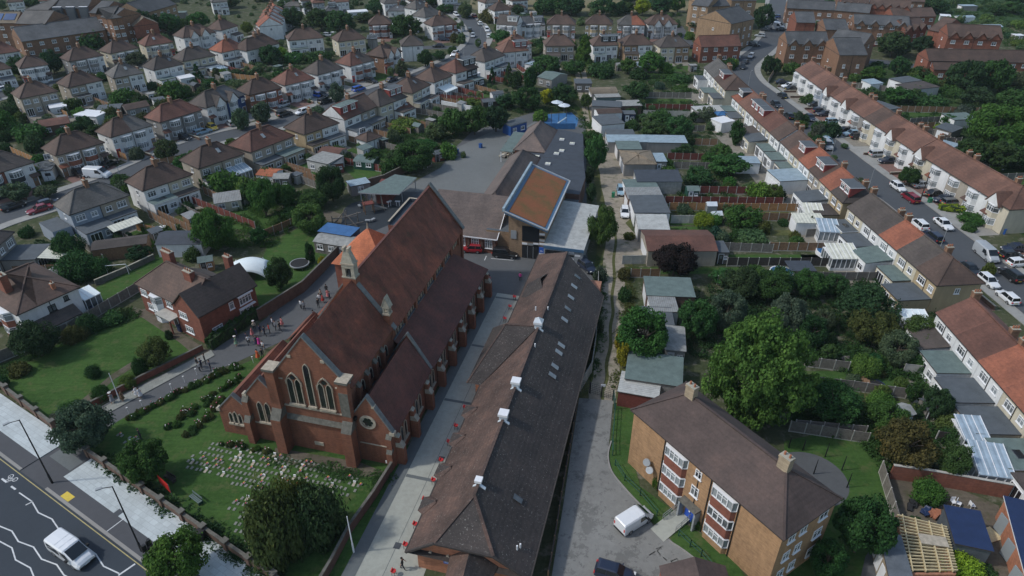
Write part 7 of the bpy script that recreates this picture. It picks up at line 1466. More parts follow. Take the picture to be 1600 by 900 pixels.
# ------------------------------------------------------------------ procedural back gardens and front drives of the semis
gr = random.Random(21)
def hw(R, x, y): a = R.rotation_euler.z; return Vector((R.location.x+x*cos(a)-y*sin(a), R.location.y+x*sin(a)+y*cos(a), 0))
for (R, L, D, style, rz, a) in HOUSES:
    if R['category'] != 'house': continue
    px = PX(a)
    if not (-80 < px[0] < 1650): continue
    left = a.x < 52 and a.y > 85 and R.get('group', '').startswith('semi')
    if left and style == 'rear' and L > 7:
        G_ = gr.uniform(10, 13)
        for x in (-.6, L/2):
            if a.y < 230: fence([hw(R, x, -1), hw(R, x, -G_)], gr.choice([1.6, 1.8]), gr.choice(['wood', 'wood_grey', 'wood_red', 'wood', 'wood_dark']), label='%s garden fence %s' % (gr.choice(['narrow', 'panelled']), zn(hw(R, x, -6))), world=True, near=a.y < 230)
        for sx in (0, 1):
            m = gr.choice(['grass', 'grass', 'patio', 'grass_dry']); q = [hw(R, L/2*sx+.3, -4.2), hw(R, L/2*sx+L/2-.5, -4.2), hw(R, L/2*sx+L/2-.5, -G_+1), hw(R, L/2*sx+.3, -G_+1)]; sheet([p[:2] for p in q], .02+.002*gr.random(), m, 'lawn' if m.startswith('g') else 'patio', True)
            q = [hw(R, L/2*sx+.3, .2), hw(R, L/2*sx+L/2-.5, .2), hw(R, L/2*sx+L/2-.5, -4.2), hw(R, L/2*sx+.3, -4.2)]; sheet([p[:2] for p in q], .025, 'patio', 'patio', True)
            if gr.random() < .6: p = hw(R, L/2*sx+gr.uniform(1.4, L/2-1.6), -G_); shed(None, gr.uniform(1.8, 3), gr.uniform(1.5, 2.4), 1.9, math.degrees(rz)+gr.choice([0, 90]), gr.choice(['wood', 'wood_grey', 'w_paint', 'wood_dark', 'green_metal']), gr.choice(['felt', 'felt_green', 'asbestos', 'corr_grey']), gr.choice(['gable', 'flat', 'lean']), world=(p.x, p.y))
            for k in range(3):
                p = hw(R, L/2*sx+gr.choice([.8, L/2-.8])+gr.uniform(-.4, .4), -gr.uniform(4, G_)); r = gr.uniform(.6, 1.4); bushw(p.x, p.y, r, r*gr.uniform(1, 1.9), gr.choice(['mid', 'green', 'dark', 'light', 'olive', 'grey']), gr.choice(['bush', 'bush', 'broad']))
    elif left and style == 'front' and L > 7:
        for sx in (0, 1):
            m = gr.choice(['drive', 'brick_drive', 'pavement', 'brick_drive']); q = [hw(R, L/2*sx+.1, .2), hw(R, L/2*sx+L/2-.1, .2), hw(R, L/2*sx+L/2-.1, -5.6), hw(R, L/2*sx+.1, -5.6)]; sheet([p[:2] for p in q], .025+.002*gr.random(), m, 'driveway', True)
        if gr.random() < .7: p = hw(R, L/2, -3.5); bushw(p.x, p.y, .8, 1.1, gr.choice(['mid', 'dark']))
        if a.y < 260: fence([hw(R, L/2, -.6), hw(R, L/2, -5.4)], .7, 'b_garden', 'stone', 'low brick wall between front drives '+zn(hw(R, L/2, -3)), True, wall=True)
    elif R['_L'] and style == 'front' and a.x > 80:
        q = [hw(R, .05, .2), hw(R, L-.05, .2), hw(R, L-.05, -4.4), hw(R, .05, -4.4)]; sheet([p[:2] for p in q], .024, gr.choice(['drive', 'brick_drive', 'patio', 'pavement']), 'driveway', True)
        if gr.random() < .6: fence([hw(R, 0, -.5), hw(R, 0, -4.2)], .6, 'b_garden', 'stone', 'low brick wall beside a drive on the right street', True, wall=True)
        for x in (0,):
            if a.y < 175: fence([hw(R, x, D+.5), hw(R, x, D+14)], 1.7, gr.choice(['wood', 'wood_grey']), label='back garden fence behind the bay fronted terrace', world=True, near=False)
    elif a.x > 52 and style == 'rear' and R['category'] == 'house' and R.get('group', '').startswith('houses of the right'):
        q = [hw(R, .05, D-.2), hw(R, L-.05, D-.2), hw(R, L-.05, D+3.6), hw(R, .05, D+3.6)]; sheet([p[:2] for p in q], .024, gr.choice(['drive', 'brick_drive', 'pavement']), 'front_drive', True)
        fence([hw(R, .2, D+3.5), hw(R, L-.2, D+3.5)], .7, 'b_garden', 'stone', 'low front wall of the right hand terrace', True, wall=True)
        q = [hw(R, .05, .2), hw(R, L-.05, .2), hw(R, L-.05, -8), hw(R, .05, -8)]; sheet([p[:2] for p in q], .024, 'patio', 'patio', True)
# ------------------------------------------------------------------ fences and walls read off the photograph
fence([(532, 398), (475, 456), (405, 501)], 2.0, 'b_garden', 'stone_dark', 'tall brown brick wall between the driveway and vicarage garden', wall=True)
fence([(137, 640), (225, 594), (265, 574), (318, 547)], .9, 'b_vic', 'stone_dark', 'low red brick wall along the church footpath', wall=True)
fence([(-60, 592), (0, 567), (110, 521), (218, 456)], 1.8, 'wood_grey', label='weathered grey fence with concrete posts beside the big lawn')
fence([(150, 446), (200, 425), (242, 405)], 1.0, 'stone_dark', 'stone', 'rough stone garden wall above the vicarage', wall=True)
W0 = [(-30, 582), (0, 605), (86, 671)]; W1 = [(140, 713), (270, 800), (400, 888), (470, 936)]
for k, pts in enumerate((W0, W1)):
    P = [W(*p) for p in pts]; R = empty('boundary_wall', P[0], 0, ('brown brick front wall with piers left of the driveway', 'long brown brick front wall with piers before the churchyard')[k], 'wall', 'front walls'); b = MB(); cp = MB(); q = MB(); q.box(-.27, .27, -.27, .27, 0, 1.45, 'b_garden'); q.box(-.34, .34, -.34, .34, 1.45, 1.56, 'stone_dark'); pm = q.mesh('pier')
    b_parts = []
    for a, c in zip(P[:-1], P[1:]): b.beam(a-P[0]+Vector((0, 0, .55)), c-P[0]+Vector((0, 0, .55)), .25, 1.1, 'b_garden'); cp.beam(a-P[0]+Vector((0, 0, 1.15)), c-P[0]+Vector((0, 0, 1.15)), .34, .1, 'stone_dark')
    b.build('brickwork', R); cp.build('coping', R); L = (P[-1]-P[0]).length; n = int(L/3.4)
    for i in range(n+1): p = (P[-1]-P[0])*(i/n); obj('pier', pm, R, p, ANG)
fence([(614, 733), (585, 780), (548, 832), (520, 886), (485, 945)], 1.3, 'b_dark', 'stone_dark', 'dark red brick wall between churchyard and concrete lane', wall=True)
FE = '''232 332 312 370 wood;283 311 400 359 wood_red;215 361 256 369 wood_orange;447 268 508 290 wood;538 257 614 273 wood_red;443 275 500 297 wood_grey;588 228 628 240 wood_grey;415 372 468 350 wood;686 156 800 167 wood_red;1008 172 1082 173 wood_red;1005 182 1082 184 concrete_panel;1010 153 1080 154 wood_grey;1042 250 1150 252 wood_red;1052 264 1188 267 wood_grey;1093 303 1178 304 wood_red;1038 319 1222 321 wood_red;1045 329 1256 331 wood_orange;1048 349 1090 349 concrete_panel;1122 392 1206 395 wood_grey;1135 416 1362 417 wood_dark;972 413 1016 412 concrete_panel;985 434 1030 434 wood;1258 371 1316 369 wood_grey;1200 392 1290 393 wood;1265 439 1372 439 wood_grey;1320 136 1382 143 wood_grey;1395 175 1538 178 wood;1420 195 1494 190 wood_grey;1245 601 1330 611 wood_grey;1330 611 1414 623 wood_grey;1257 573 1324 581 wood_grey;1410 584 1488 592 concrete_panel;1425 551 1466 554 wood_grey;1240 672 1350 682 wood_grey;1232 674 1354 693 wood_grey;1000 225 1120 228 wood;1010 206 1100 206 wood_grey;1120 445 1160 446 wood;1185 345 1245 346 wood;1205 300 1240 300 wood_red;1200 130 1212 110 wood;1440 205 1500 232 wood_dark;1450 560 1490 562 wood_dark;1460 690 1535 702 wood_dark;560 300 548 298 wood;790 232 812 225 wood;300 250 240 262 wood;160 235 200 252 wood_orange;20 240 70 262 wood_orange;75 170 108 185 wood_orange;330 120 400 127 wood_tan'''.replace('wood_tan', 'wood_orange')
for it in FE.replace('\n', ';').split(';'):
    q = it.split(); x0, y0, x1, y1 = map(float, q[:4]); fence([(x0, y0), (x1, y1)], 1.7, q[4])
fence([(1373, 739), (1398, 826)], 1.9, 'wood_grey', label='grey slab fence with pale posts beside the lawn and yard')
fence([(1388, 747), (1450, 756), (1572, 778)], 2.1, 'b_red', 'concrete_panel', 'red brick yard wall with pale coping', wall=True)
fence([(690, 167), (738, 176)], 1.7, 'w_white', 'w_white', 'white rendered garden wall behind the semis', wall=True)
fence([(640, 266), (600, 286), (548, 300)], 1.8, 'b_garden', 'stone_dark', 'brown wall behind the play shelter', wall=True)
# lane fence, lane gate, green rails
fence([(934, 440), (933, 500), (930, 540), (924, 582), (907, 611)], 1.9, 'asbestos', label='curved grey slab fence between the hall and the lane')
fence([(905, 612), (893, 690), (880, 760), (866, 850), (856, 905)], 1.3, 'wood_dark', 'wood', 'dark low fence with rusty posts beside the tarmac court')
def railing(pts, h, mat, label, name='railing', step=2.2, mesh=False, cat='railing'):
    P = [W(*p) for p in pts]; R = empty(name, P[0], 0, label, cat, None)
    for a, b in zip(P[:-1], P[1:]):
        a = a-P[0]; b = b-P[0]; L = (b-a).length; n = max(1, round(L/step))
        m = MB(); zs = (h, h*.5) if not mesh else [h*k/6 for k in range(1, 7)]
        for z in zs: m.cyl(a+Vector((0, 0, z)), b+Vector((0, 0, z)), .04 if not mesh else .02, .04 if not mesh else .02, 6, mat)
        if mesh:
            for k in range(int(L/.25)): p = a.lerp(b, k*.25/L); m.cyl(p, p+Vector((0, 0, h)), .012, .012, 4, mat)
        m.build('rail', R)
        for i in range(n+1): p = a.lerp(b, i/n); m = MB(); m.cyl(p, p+Vector((0, 0, h+.06)), .06, .06, 8, mat); m.build('post', R)
railing([(961, 640), (957, 690), (957, 712)], 1.0, 'green_metal', 'green metal railing beside the upper grass strip'); railing([(961, 728), (976, 752), (1000, 775), (1026, 806)], 1.0, 'green_metal', 'green metal railing curving round the grass to the ramp')
railing([(1060, 838), (1078, 855), (1095, 870), (1112, 890), (1130, 905)], 1.0, 'green_metal', 'green metal railing right of the ramp')
railing([(905, 610), (921, 614)], 1.8, 'black_metal', 'black mesh panel left of the lane gates', 'mesh_fence', mesh=True, cat='fence'); railing([(922, 615), (957, 626)], 1.8, 'black_metal', 'pair of black metal gates across the dirt lane', 'lane_gate', 1.9, True, 'gate'); railing([(958, 626), (960, 640)], 1.8, 'green_metal', 'green mesh panel right of the lane gates', 'mesh_fence', mesh=True, cat='fence')
m = MB(); g = W(941, 616); m.box(-.3, .3, -.03, 0, 1.1, 1.5, 'white_paint'); tag(m.build('notice_board', None, (g.x, g.y-.1, .3)), 'small white notice fixed on the lane gates', 'sign')
# ------------------------------------------------------------------ sheds, garages, annexes (front eave corners in the photo)
def shed2(x0, y0, x1, y1, D, h, wall, roof, shape='flat', rise=.8, opening='door', name='garage', cat='garage', label=None):
    a = W(x0, y0, h); b = W(x1, y1, h); d = b-a; L = hypot(d.x, d.y); m = (a+b)/2; return shed(None, L, D, h, math.degrees(atan2(d.y, d.x)), wall, roof, shape, label, name, (m.x, m.y), cat, rise, opening)
SH = '''976 257 1025 257 8 2.8 w_grey r_tan hip;996 284 1066 284 5 2.8 asbestos felt_dark lean;980 297 1030 296 5 2.6 w_white felt_green flat;982 311 1036 310 4.2 2.7 b_garden corr_grey lean;992 333 1047 333 8 2.8 w_white felt flat;998 358 1046 359 5 2.6 w_grey corrugated lean;1013 392 1121 392 7.5 3 w_pebble r_red gable;1123 395 1139 395 4 2.2 wood_grey felt flat;1011 462 1086 465 5.5 2.8 b_garden felt_green flat;1018 487 1060 488 4.5 2.7 w_white corr_grey flat;1000 506 1053 508 4 2.5 asbestos felt lean;1022 530 1046 531 4 2.4 w_grey corrugated flat;1040 546 1071 549 5 2.4 asbestos asbestos lean;977 592 1065 605 6 2.8 w_grey felt_green flat;966 612 1028 623 4 2.4 wood_red corrugated flat
899 131 925 131 5 2.6 wood_grey felt flat;925 147 965 146 5 2.8 w_grey r_tan barrel;932 153 970 152 4 2.7 felt_green asbestos flat;925 166 970 168 5 2.8 w_grey felt flat;968 166 1003 165 4 2.5 b_garden asbestos lean;935 178 972 176 4 2.8 w_white r_brown gable;975 179 993 179 3 2.2 navy felt flat;940 196 976 193 7 3 w_white felt flat;950 214 993 214 5 2.8 w_grey felt flat;950 222 1012 222 4 2.7 w_grey corr_blue lean;1012 223 1074 224 5 2.6 w_grey corr_blue flat;966 234 1003 234 7 2.7 w_grey felt_green flat;1026 253 1042 253 5 2.4 w_grey corr_blue flat;1075 298 1093 298 2.4 2 green_metal felt_green gable;1090 176 1138 174 5 2.6 w_grey corrugated flat;1122 181 1141 180 3 2.4 wood_grey tarp_blue hip;1128 193 1148 189 4 2.6 w_white white_paint flat;1150 255 1188 256 4 2.4 w_white corr_blue flat
1219 284 1270 281 6 3 w_white corr_blue flat;1245 348 1290 349 3.4 2.6 w_white poly_cream lean;143 391 228 380 3.5 2.4 wood r_dark gable;243 382 314 381 5 2.6 w_white felt_dark gable;335 318 376 312 5 2.2 w_cream corr_grey gable;479 250 512 257 5.5 2.6 w_paint asbestos flat;513 258 536 255 2.6 2.2 wood_red felt lean;497 238 528 242 4 2.4 w_pebble r_red gable;552 252 583 255 4 1.9 green_metal felt_green barrel;400 273 426 276 4 2.3 w_white r_tower gable;426 279 450 279 3 2.2 wood_grey asbestos gable;497 362 547 370 3.4 2.6 navy blue_roof flat;490 377 544 386 3.6 2.3 wood_grey asbestos gable;548 292 578 286 3 2.2 w_grey corr_blue flat;798 198 823 191 3.2 2.5 plastic_blue felt barrel
115 180 150 183 4.5 2.6 w_white white_paint flat;150 173 187 170 4.5 2.6 w_pebble felt flat;197 172 233 165 4.5 2.4 w_grey r_brown gable;62 199 108 192 6 2.4 b_garden r_red gable;240 158 258 155 3 2.2 w_white felt flat;78 170 104 166 4 2.3 w_white white_paint flat;282 124 304 120 4 2.4 w_white white_paint flat;333 110 355 106 3 2.2 w_white poly_roof hip;1361 132 1380 130 4 2.2 w_white corr_blue lean;1410 130 1440 126 5 2.6 w_white felt flat;1424 141 1468 136 6 2.6 w_paint r_dark flat;1492 188 1530 186 5 2.6 w_white felt_green flat;1535 178 1548 177 2 2 wood felt gable;1487 207 1504 200 4 2.4 wood_grey felt lean;1346 170 1378 184 4 2.6 w_grey corr_blue flat;1450 222 1488 232 4 2.6 w_white corr_blue flat;1355 160 1390 172 4 2.6 w_grey felt flat;1470 25 1486 26 3 2 w_grey white_paint lean;1500 28 1524 27 4 2 w_white corr_blue gable;1530 42 1567 42 4 2.2 plastic_green corr_blue gable;1504 10 1528 10 4 2 w_grey corr_blue flat;1585 6 1600 6 4 2 tarp_blue corr_blue flat;1588 56 1602 56 3 2 w_grey white_paint flat;1410 400 1450 402 3 2 wood felt flat;1405 655 1430 646 2 1.9 wood asbestos gable;1000 105 1020 103 4 2.4 wood_grey corr_blue lean;840 120 862 125 8 2.6 w_grey felt_green gable;820 100 840 104 4 2.6 w_white corr_blue flat;725 115 742 118 3 2.3 w_white white_paint lean;770 148 787 146 2.4 2 w_white felt gable;755 160 778 158 3 2 wood_dark felt gable;360 82 372 80 3 2.3 w_white r_red gable;100 250 60 262 3 2 wood felt gable;1480 640 1450 640 2 1.8 wood_grey felt gable;545 20 575 18 5 2.5 w_white white_paint flat;600 40 650 42 4 2.6 w_white white_paint flat;700 8 720 8 4 2.5 w_grey felt flat;245 22 290 20 4 2.6 w_grey felt_green flat;150 18 190 18 5 2.6 w_white corr_blue flat'''
for it in SH.replace('\n', ';').split(';'):
    q = it.split(); x0, y0, x1, y1, D_, h_ = map(float, q[:6])
    if x1 < x0: x0, y0, x1, y1 = x1, y1, x0, y0
    a, b = W(x0, y0), W(x1, y1); big = (b-a).length > 3.6
    shed2(x0, y0, x1, y1, D_, h_, q[6], q[7], q[8], .9 if D_ > 4 else .5, 'door' if not big else ('garage_end' if 'felt' in q[7] and x0 > 900 and x0 < 1010 else 'windows' if (b-a).length < 8 and x0 < 900 else 'garage_end'), 'garage' if big else 'garden_shed', 'garage' if big else 'shed')
# more bushes between the left hand semis
def clear(x, y):
    for pts in (road_left, road_up, road_link):
        for p in pts[::2]:
            if hypot(p[0]-x, p[1]-y) < 6.2: return False
    for (R, L, D, st, rz, a) in HOUSES:
        dx, dy = x-R.location.x, y-R.location.y
        if abs(dx)+abs(dy) > 40: continue
        u = dx*cos(rz)+dy*sin(rz); v = -dx*sin(rz)+dy*cos(rz)
        if -1 < u < L+1 and -4.5 < v < D+(1 if st == 'front' else 5): return False
    return True
pr = random.Random(77); n = 0
while n < 620:
    k_ = n % 5; px_, py_ = (pr.uniform(-20, 900), pr.uniform(4, 330)) if k_ < 3 else ((pr.uniform(780, 1150), pr.uniform(14, 110)) if k_ == 3 else (pr.uniform(1240, 1640), pr.uniform(40, 260))); g = W(px_, py_)
    if k_ < 3 and (py_ > 120+.55*max(0, 300-px_) and not (px_ < 460 and py_ < 330) or px_ > 640 and py_ > 110): continue
    if k_ == 4 and (inside((px_, py_), [(1195, 60), (1320, 60), (1640, 330), (1640, 400), (1195, 130)]) or (py_ < 120 and px_ > 1290 and pr.random() < .7)): continue
    if not clear(g.x, g.y): continue
    r = pr.uniform(.8, 2.4); bushw(g.x, g.y, r, r*pr.uniform(.9, 1.8), pr.choice(['mid', 'green', 'dark', 'light', 'olive', 'grey', 'mid', 'dark']), pr.choice(['bush', 'bush', 'broad', 'tall'])); n += 1
# rows of garden shrubs in the narrow plots right of the lane
pr = random.Random(31)
for k in range(70):
    x = pr.uniform(24, 56); y = pr.uniform(104, 205); p = (x, y, 0); q = PX(p)
    if q[0] < 960 or x > 57-2: continue
    r = pr.uniform(.7, 1.9); bushw(x, y, r, r*pr.uniform(.9, 1.7), pr.choice(['mid', 'green', 'dark', 'light', 'olive', 'grey', 'blue']), pr.choice(['bush', 'bush', 'broad']))
for k in range(22):
    x = pr.uniform(40, 57); y = pr.uniform(46, 84); r = pr.uniform(.8, 2.0); bushw(x, y, r, r*pr.uniform(.9, 1.6), pr.choice(['mid', 'green', 'dark', 'light', 'grey']), pr.choice(['bush', 'broad']))
# keep the largest plants as things of their own; the many smallest become one mass each
def leafmass():
    m, n, b = nodes('leaf_mass'); co = objco(n, 1, True); f = noise(n, co, .28, 3, .7); f2 = noise(n, co, 4, 3, .7)
    col = ramp(n, f, [(.3, (.03, .075, .03)), (.48, (.05, .11, .035)), (.6, (.085, .13, .05)), (.75, (.11, .18, .045))]); col = mix(n, 1, col, ramp(n, f2, [(.3, (.5, .55, .45)), (.7, (1.6, 1.5, 1.2))]), 'MULTIPLY')
    n.links.new(col, b.inputs['Base Color']); b.inputs['Roughness'].default_value = .8
leafmass()
def collapse(names, keep, out, label):
    global THINGS
    L = [o for o, _ in THINGS if o.name.split('.')[0] in names]
    bpy.context.view_layer.update()
    def size(o):
        c = o if o.type == 'MESH' else o.children[0]; return c.scale[0]*c.scale[2]/(o.location.y**2+1)
    L.sort(key=size, reverse=True); rest = L[keep:]; V = []
    for o in rest:
        c = o if o.type == 'MESH' else o.children[0]; me = c.data; co_ = np.empty(len(me.vertices)*3); me.vertices.foreach_get('co', co_); v = co_.reshape(-1, 3)[:4*(len(me.vertices)//8)]; mw = np.array(c.matrix_world)
        V.append(v @ mw[:3, :3].T+mw[:3, 3])
    dead = set(rest); THINGS = [t for t in THINGS if t[0] not in dead]
    for o in rest:
        for ch in list(o.children): bpy.data.objects.remove(ch)
        bpy.data.objects.remove(o)
    v = np.concatenate(V); m = len(v)//4; me = bpy.data.meshes.new(out); me.vertices.add(4*m); me.loops.add(4*m); me.polygons.add(m); me.vertices.foreach_set('co', v.ravel()); me.loops.foreach_set('vertex_index', np.arange(4*m)); me.polygons.foreach_set('loop_start', np.arange(0, 4*m, 4)); me.polygons.foreach_set('loop_total', np.full(m, 4)); me.materials.append(M['leaf_mass']); me.update()
    stuff(obj(out, me), label, 'vegetation')
collapse(('shrub', 'low_shrub'), 292, 'garden_shrubbery', 'countless smaller bushes in the gardens'); collapse(('broadleaf_tree',), 292, 'distant_small_trees', 'countless smaller trees in gardens and far scrub')
# ------------------------------------------------------------------ cars
def near_dir(p):
    g = W(*p); best = None
    for pts in (road_left, road_up, road_right, road_link):
        for a, b in zip(pts[:-1], pts[1:]):
            d = hypot((a[0]+b[0])/2-g.x, (a[1]+b[1])/2-g.y)
            if best is None or d < best[0]: best = (d, math.degrees(atan2(b[1]-a[1], b[0]-a[0])))
    return best[1]
CL = '''75 127 p hatch white;3 143 r hatch white;361 196 p hatch silver;333 202 p hatch yellow;318 209 r estate lightblue;289 218 p hatch black;22 326 r estate black;63 331 r saloon darkred;78 321 r hatch navy;127 275 p suv black;172 259 r saloon black;443 167 r hatch silver;445 181 r suv black;472 178 r hatch white;494 151 p hatch bright_blue;504 151 p hatch black;508 161 r suv black;516 142 p hatch grey;561 142 r mpv bright_blue;580 129 p estate black;612 127 r saloon navy;711 87 r suv white;694 64 r hatch navy;685 74 r saloon black;734 49 r hatch black;739 58 r hatch silver;750 39 r hatch white;761 49 r mpv white;764 59 r hatch white;713 25 r mpv white;702 13 r mpv white;732 27 r hatch navy;741 27 r hatch red;427 50 r hatch lightblue;432 47 r hatch black;424 40 p hatch grey;519 56 p hatch white;513 57 p hatch silver
1173 90 r hatch silver;1164 99 r hatch navy;1160 107 r hatch black;1171 72 p suv black;1179 72 p hatch black;981 56 p hatch white;1147 91 p hatch lightblue;1187 58 p hatch silver;1195 48 p hatch grey;1082 76 p hatch navy;1222 131 p saloon navy;1232 137 p estate white;1238 141 p saloon black;1222 152 r saloon black;1212 166 r saloon black;1232 184 r saloon black;1265 187 r saloon navy;1272 166 p hatch black;1280 176 p hatch navy;1288 181 p estate navy;1302 193 p estate lightblue;1330 212 p estate lightblue;1340 217 p hatch black;1318 207 p hatch black;1292 224 r hatch lightblue;1257 52 p saloon white;1365 24 p mpv white;1378 26 p mpv white;1448 10 p hatch lightblue;1456 13 p hatch navy;1357 72 p hatch red;1412 102 r saloon navy;1222 48 p saloon black;1212 28 p hatch blue;1210 34 p hatch navy;1211 39 p hatch blue;1372 244 p estate silver;1387 254 p saloon navy;1402 296 r hatch white;1421 313 r mpv darkred;1440 292 p saloon silver;1430 283 p hatch navy;1461 306 p saloon black;1474 315 p saloon navy;1487 320 p estate grey;1434 355 r suv white;1473 354 r saloon white;1456 373 r estate navy;1514 425 r saloon black;1577 434 r suv black;1543 444 r hatch white;1583 392 p saloon navy;1578 403 p hatch black;1572 469 r hatch white;1590 415 p hatch white'''
for i, it in enumerate(CL.replace('\n', ';').split(';')):
    q = it.split(); p = (float(q[0]), float(q[1])); d = near_dir(p)
    if q[2] == 'p': d += 90
    if i % 2: d += 180
    if q[2] == 'p' and i % 3: d += 4
    onroad = q[2] == 'r'; g = W(*p)
    where = ('on the right hand street' if g.x > 60 else 'on the left hand street') if onroad else ('on a drive right of the curving street' if g.x > 60 else 'on a front drive '+zn(g))
    car(p, d, q[3], q[4], where=where)
car((737, 393), (-10, -.5), 'hatch', 'red', 'red hatchback parked before the school hall windows'); car((789, 401), (10, 1), 'suv', 'black', 'black tall car in the marked bay by the school')
car((908, 412), (10, 4), 'hatch', 'black', 'black car behind the far end of the parish hall'); car((917, 421), (8, 6), 'hatch', 'navy', 'dark blue car beside the far corner of the parish hall')
car((970, 302), (1.5, 10), 'hatch', 'lightblue', 'pale blue car on the dirt lane above the white car'); car((976, 336), (.3, 10), 'hatch', 'white', 'white hatchback parked facing down the dirt lane')
car((960, 901), (10, 3), 'hatch', 'navy', 'dark car cut off by the bottom edge on the tarmac court')
van((990, 818), (30, -19), 'white', 'white panel van parked by the ramp of the flats', 4.25, 1.8, 1.8)
van((115, 868), (28, 19), 'white', 'white minibus style van driving on the main road', 5.1, 2.0, 1.95, 'crew')
van((155, 277), (20, 1), 'white', 'long white van parked outside the red brick semi', 5.6, 2.0, 2.3)
van((1290, 231), (8, 7.5), 'silver', 'silver van halfway up the right hand street', 5, 1.95, 2.0); van((1539, 402), (9, 7.5), 'silver', 'silver grey van near the lower end of the right hand street', 5.2, 2.0, 2.1)
van((1213, 46), (8, 1), 'white', 'white box van by the far flats', 6, 2.2, 2.8); van((100, 400), (-10, 1), 'white', 'white covered boat or trailer beside the hedge', 4.2, 1.7, 1.0)
# caravan
g = W(709, 58); t = empty('caravan', g, radians(20), 'white touring caravan on the lawn of the corner house', 'caravan'); m = MB(); m.extr([(-3, -1.1, .5), (3, -1.1, .5), (3.2, -1.1, 1.4), (2.6, -1.1, 2.6), (-2.6, -1.1, 2.6), (-3.1, -1.1, 1.6)], (0, 2.2, 0), 'white_paint'); m.build('body', t)
for x in (-1.8, 0, 1.8): m = MB(); m.box(x-.5, x+.5, -1.14, -1.1, 1.4, 2.0, 'car_glass'); m.build('window', t)
for y in (-1.1, 1.0): obj('wheel', WHEEL, t, (0, y, .32))
# ------------------------------------------------------------------ people
persons_init()
PC = {'white': (.7, .7, .7), 'navy': (.02, .025, .06), 'black': (.012, .012, .014), 'red': (.45, .04, .03), 'pink': (.6, .2, .2), 'magenta': (.6, .05, .28), 'green': (.2, .33, .22), 'beige': (.5, .42, .32), 'grey': (.25, .26, .28), 'brown': (.15, .1, .05), 'orange': (.6, .12, .04)}
z1 = lambda x, y: (330+x/8, 480+y/8)
PL = [(z1(320, 485), 'green', 'dress', 1, 'person in a long pale green dress by the hedge'), (z1(330, 385), 'navy', 'lean', 0, 'person in dark clothes against the hedge'), (z1(478, 472), 'white', 'walk', 0, 'person in a white shirt near the middle of the drive'), (z1(455, 442), 'navy', 'stand', 0, 'person in navy behind the white shirted one'),
 (z1(520, 368), 'pink', 'dress', 0, 'person in a pink patterned dress near the hedge'), (z1(550, 292), 'beige', 'lean', 1, 'person in beige with pale hat by the hedge'), (z1(620, 337), 'navy', 'stand', 0, 'person in a dark suit, left of two suited'), (z1(678, 362), 'navy', 'walk', 0, 'person in a dark suit, right of two suited'), (z1(735, 332), 'red', 'stand', 0, 'person in a bright red top before the church'),
 (z1(775, 242), 'white', 'stand', 0, 'person in white left of the dark group'), (z1(812, 292), 'grey', 'stand', 0, 'person in grey beside the person in black'), (z1(868, 302), 'black', 'walk', 0, 'person in black in the middle of the drive'), (z1(892, 242), 'pink', 'dress', 0, 'person in a coral pink dress on the drive'),
 (z1(575, 482), 'navy', 'dress', 0, 'person in navy jacket near the porch gable'), (z1(607, 484), 'magenta', 'dress', 0, 'person in bright magenta near the porch gable'), (z1(658, 542), 'white', 'walk', 0, 'person in white top and dark trousers by the vestry roof'), (z1(592, 655), 'orange', 'dress', 0, 'person in an orange red dress beside the vestry'), (z1(648, 640), 'black', 'stand', 0, 'person in black beside the orange red dress'),
 (z1(1288, 157), 'navy', 'walk', 0, 'person in navy walking near the chancel roof'), ((471, 483), 'white', 'stand', 0, 'person in white, left of the pair on the upper drive'), ((476, 485), 'grey', 'stand', 0, 'person in grey, right of the pair on the upper drive'), ((498, 481), 'black', 'stand', 0, 'person in dark clothes beside the chancel roof'),
 ((502, 466), 'beige', 'stand', 0, 'person in beige in the upper group'), ((505, 473), 'red', 'dress', 0, 'person in red in the upper group'), ((511, 459), 'black', 'stand', 0, 'person in black at the far side of the upper group'), ((516, 470), 'navy', 'stand', 0, 'person in navy in the upper group'), ((500, 473), 'white', 'lean', 0, 'person in white shirt at the left of the upper group'), ((513, 466), 'pink', 'dress', 0, 'person in pink in the upper group'),
 ((310, 574), 'black', 'stand', 0, 'person in black, leftmost of the group by the rose bed'), ((316, 576), 'navy', 'walk', 0, 'person in navy in the group by the rose bed'), ((322, 569), 'black', 'stand', 0, 'person in black at the back by the rose bed'), ((330, 579), 'navy', 'stand', 0, 'person in navy, rightmost by the rose bed'), ((313, 581), 'grey', 'stand', 0, 'person in grey in front of the rose bed group'),
 ((177, 630), 'grey', 'gown', 1, 'person in a long grey dress on the footpath'), ((193, 627), 'brown', 'dress', 0, 'person in olive brown on the footpath by the flagpole'), ((215, 620), 'white', 'gown', 0, 'person in a white gown, left of two in white'), ((221, 622), 'white', 'dress', 0, 'person in white, right of two in white'), ((139, 646), 'beige', 'stand', 0, 'person in pale clothes behind the weeping tree'), ((221, 687), 'black', 'stand', 0, 'person in black standing on the churchyard lawn'),
 ((630, 890), 'black', 'walk', 0, 'person in black and white on the concrete lane'), ((765, 444), 'pink', 'stand', 0, 'person in pink at the far corner of the aisle'), ((813, 440), 'magenta', 'stand', 0, 'person in pink red beside the parish hall'), ((545, 454), 'red', 'stand', 0, 'person in red at the foot of the orange tower')]
prr = random.Random(4)
for p, c, pose, hat, lab in PL: person(p, PC[c], pose, prr.uniform(0, 360), bool(hat), lab, prr.uniform(.96, 1.05))
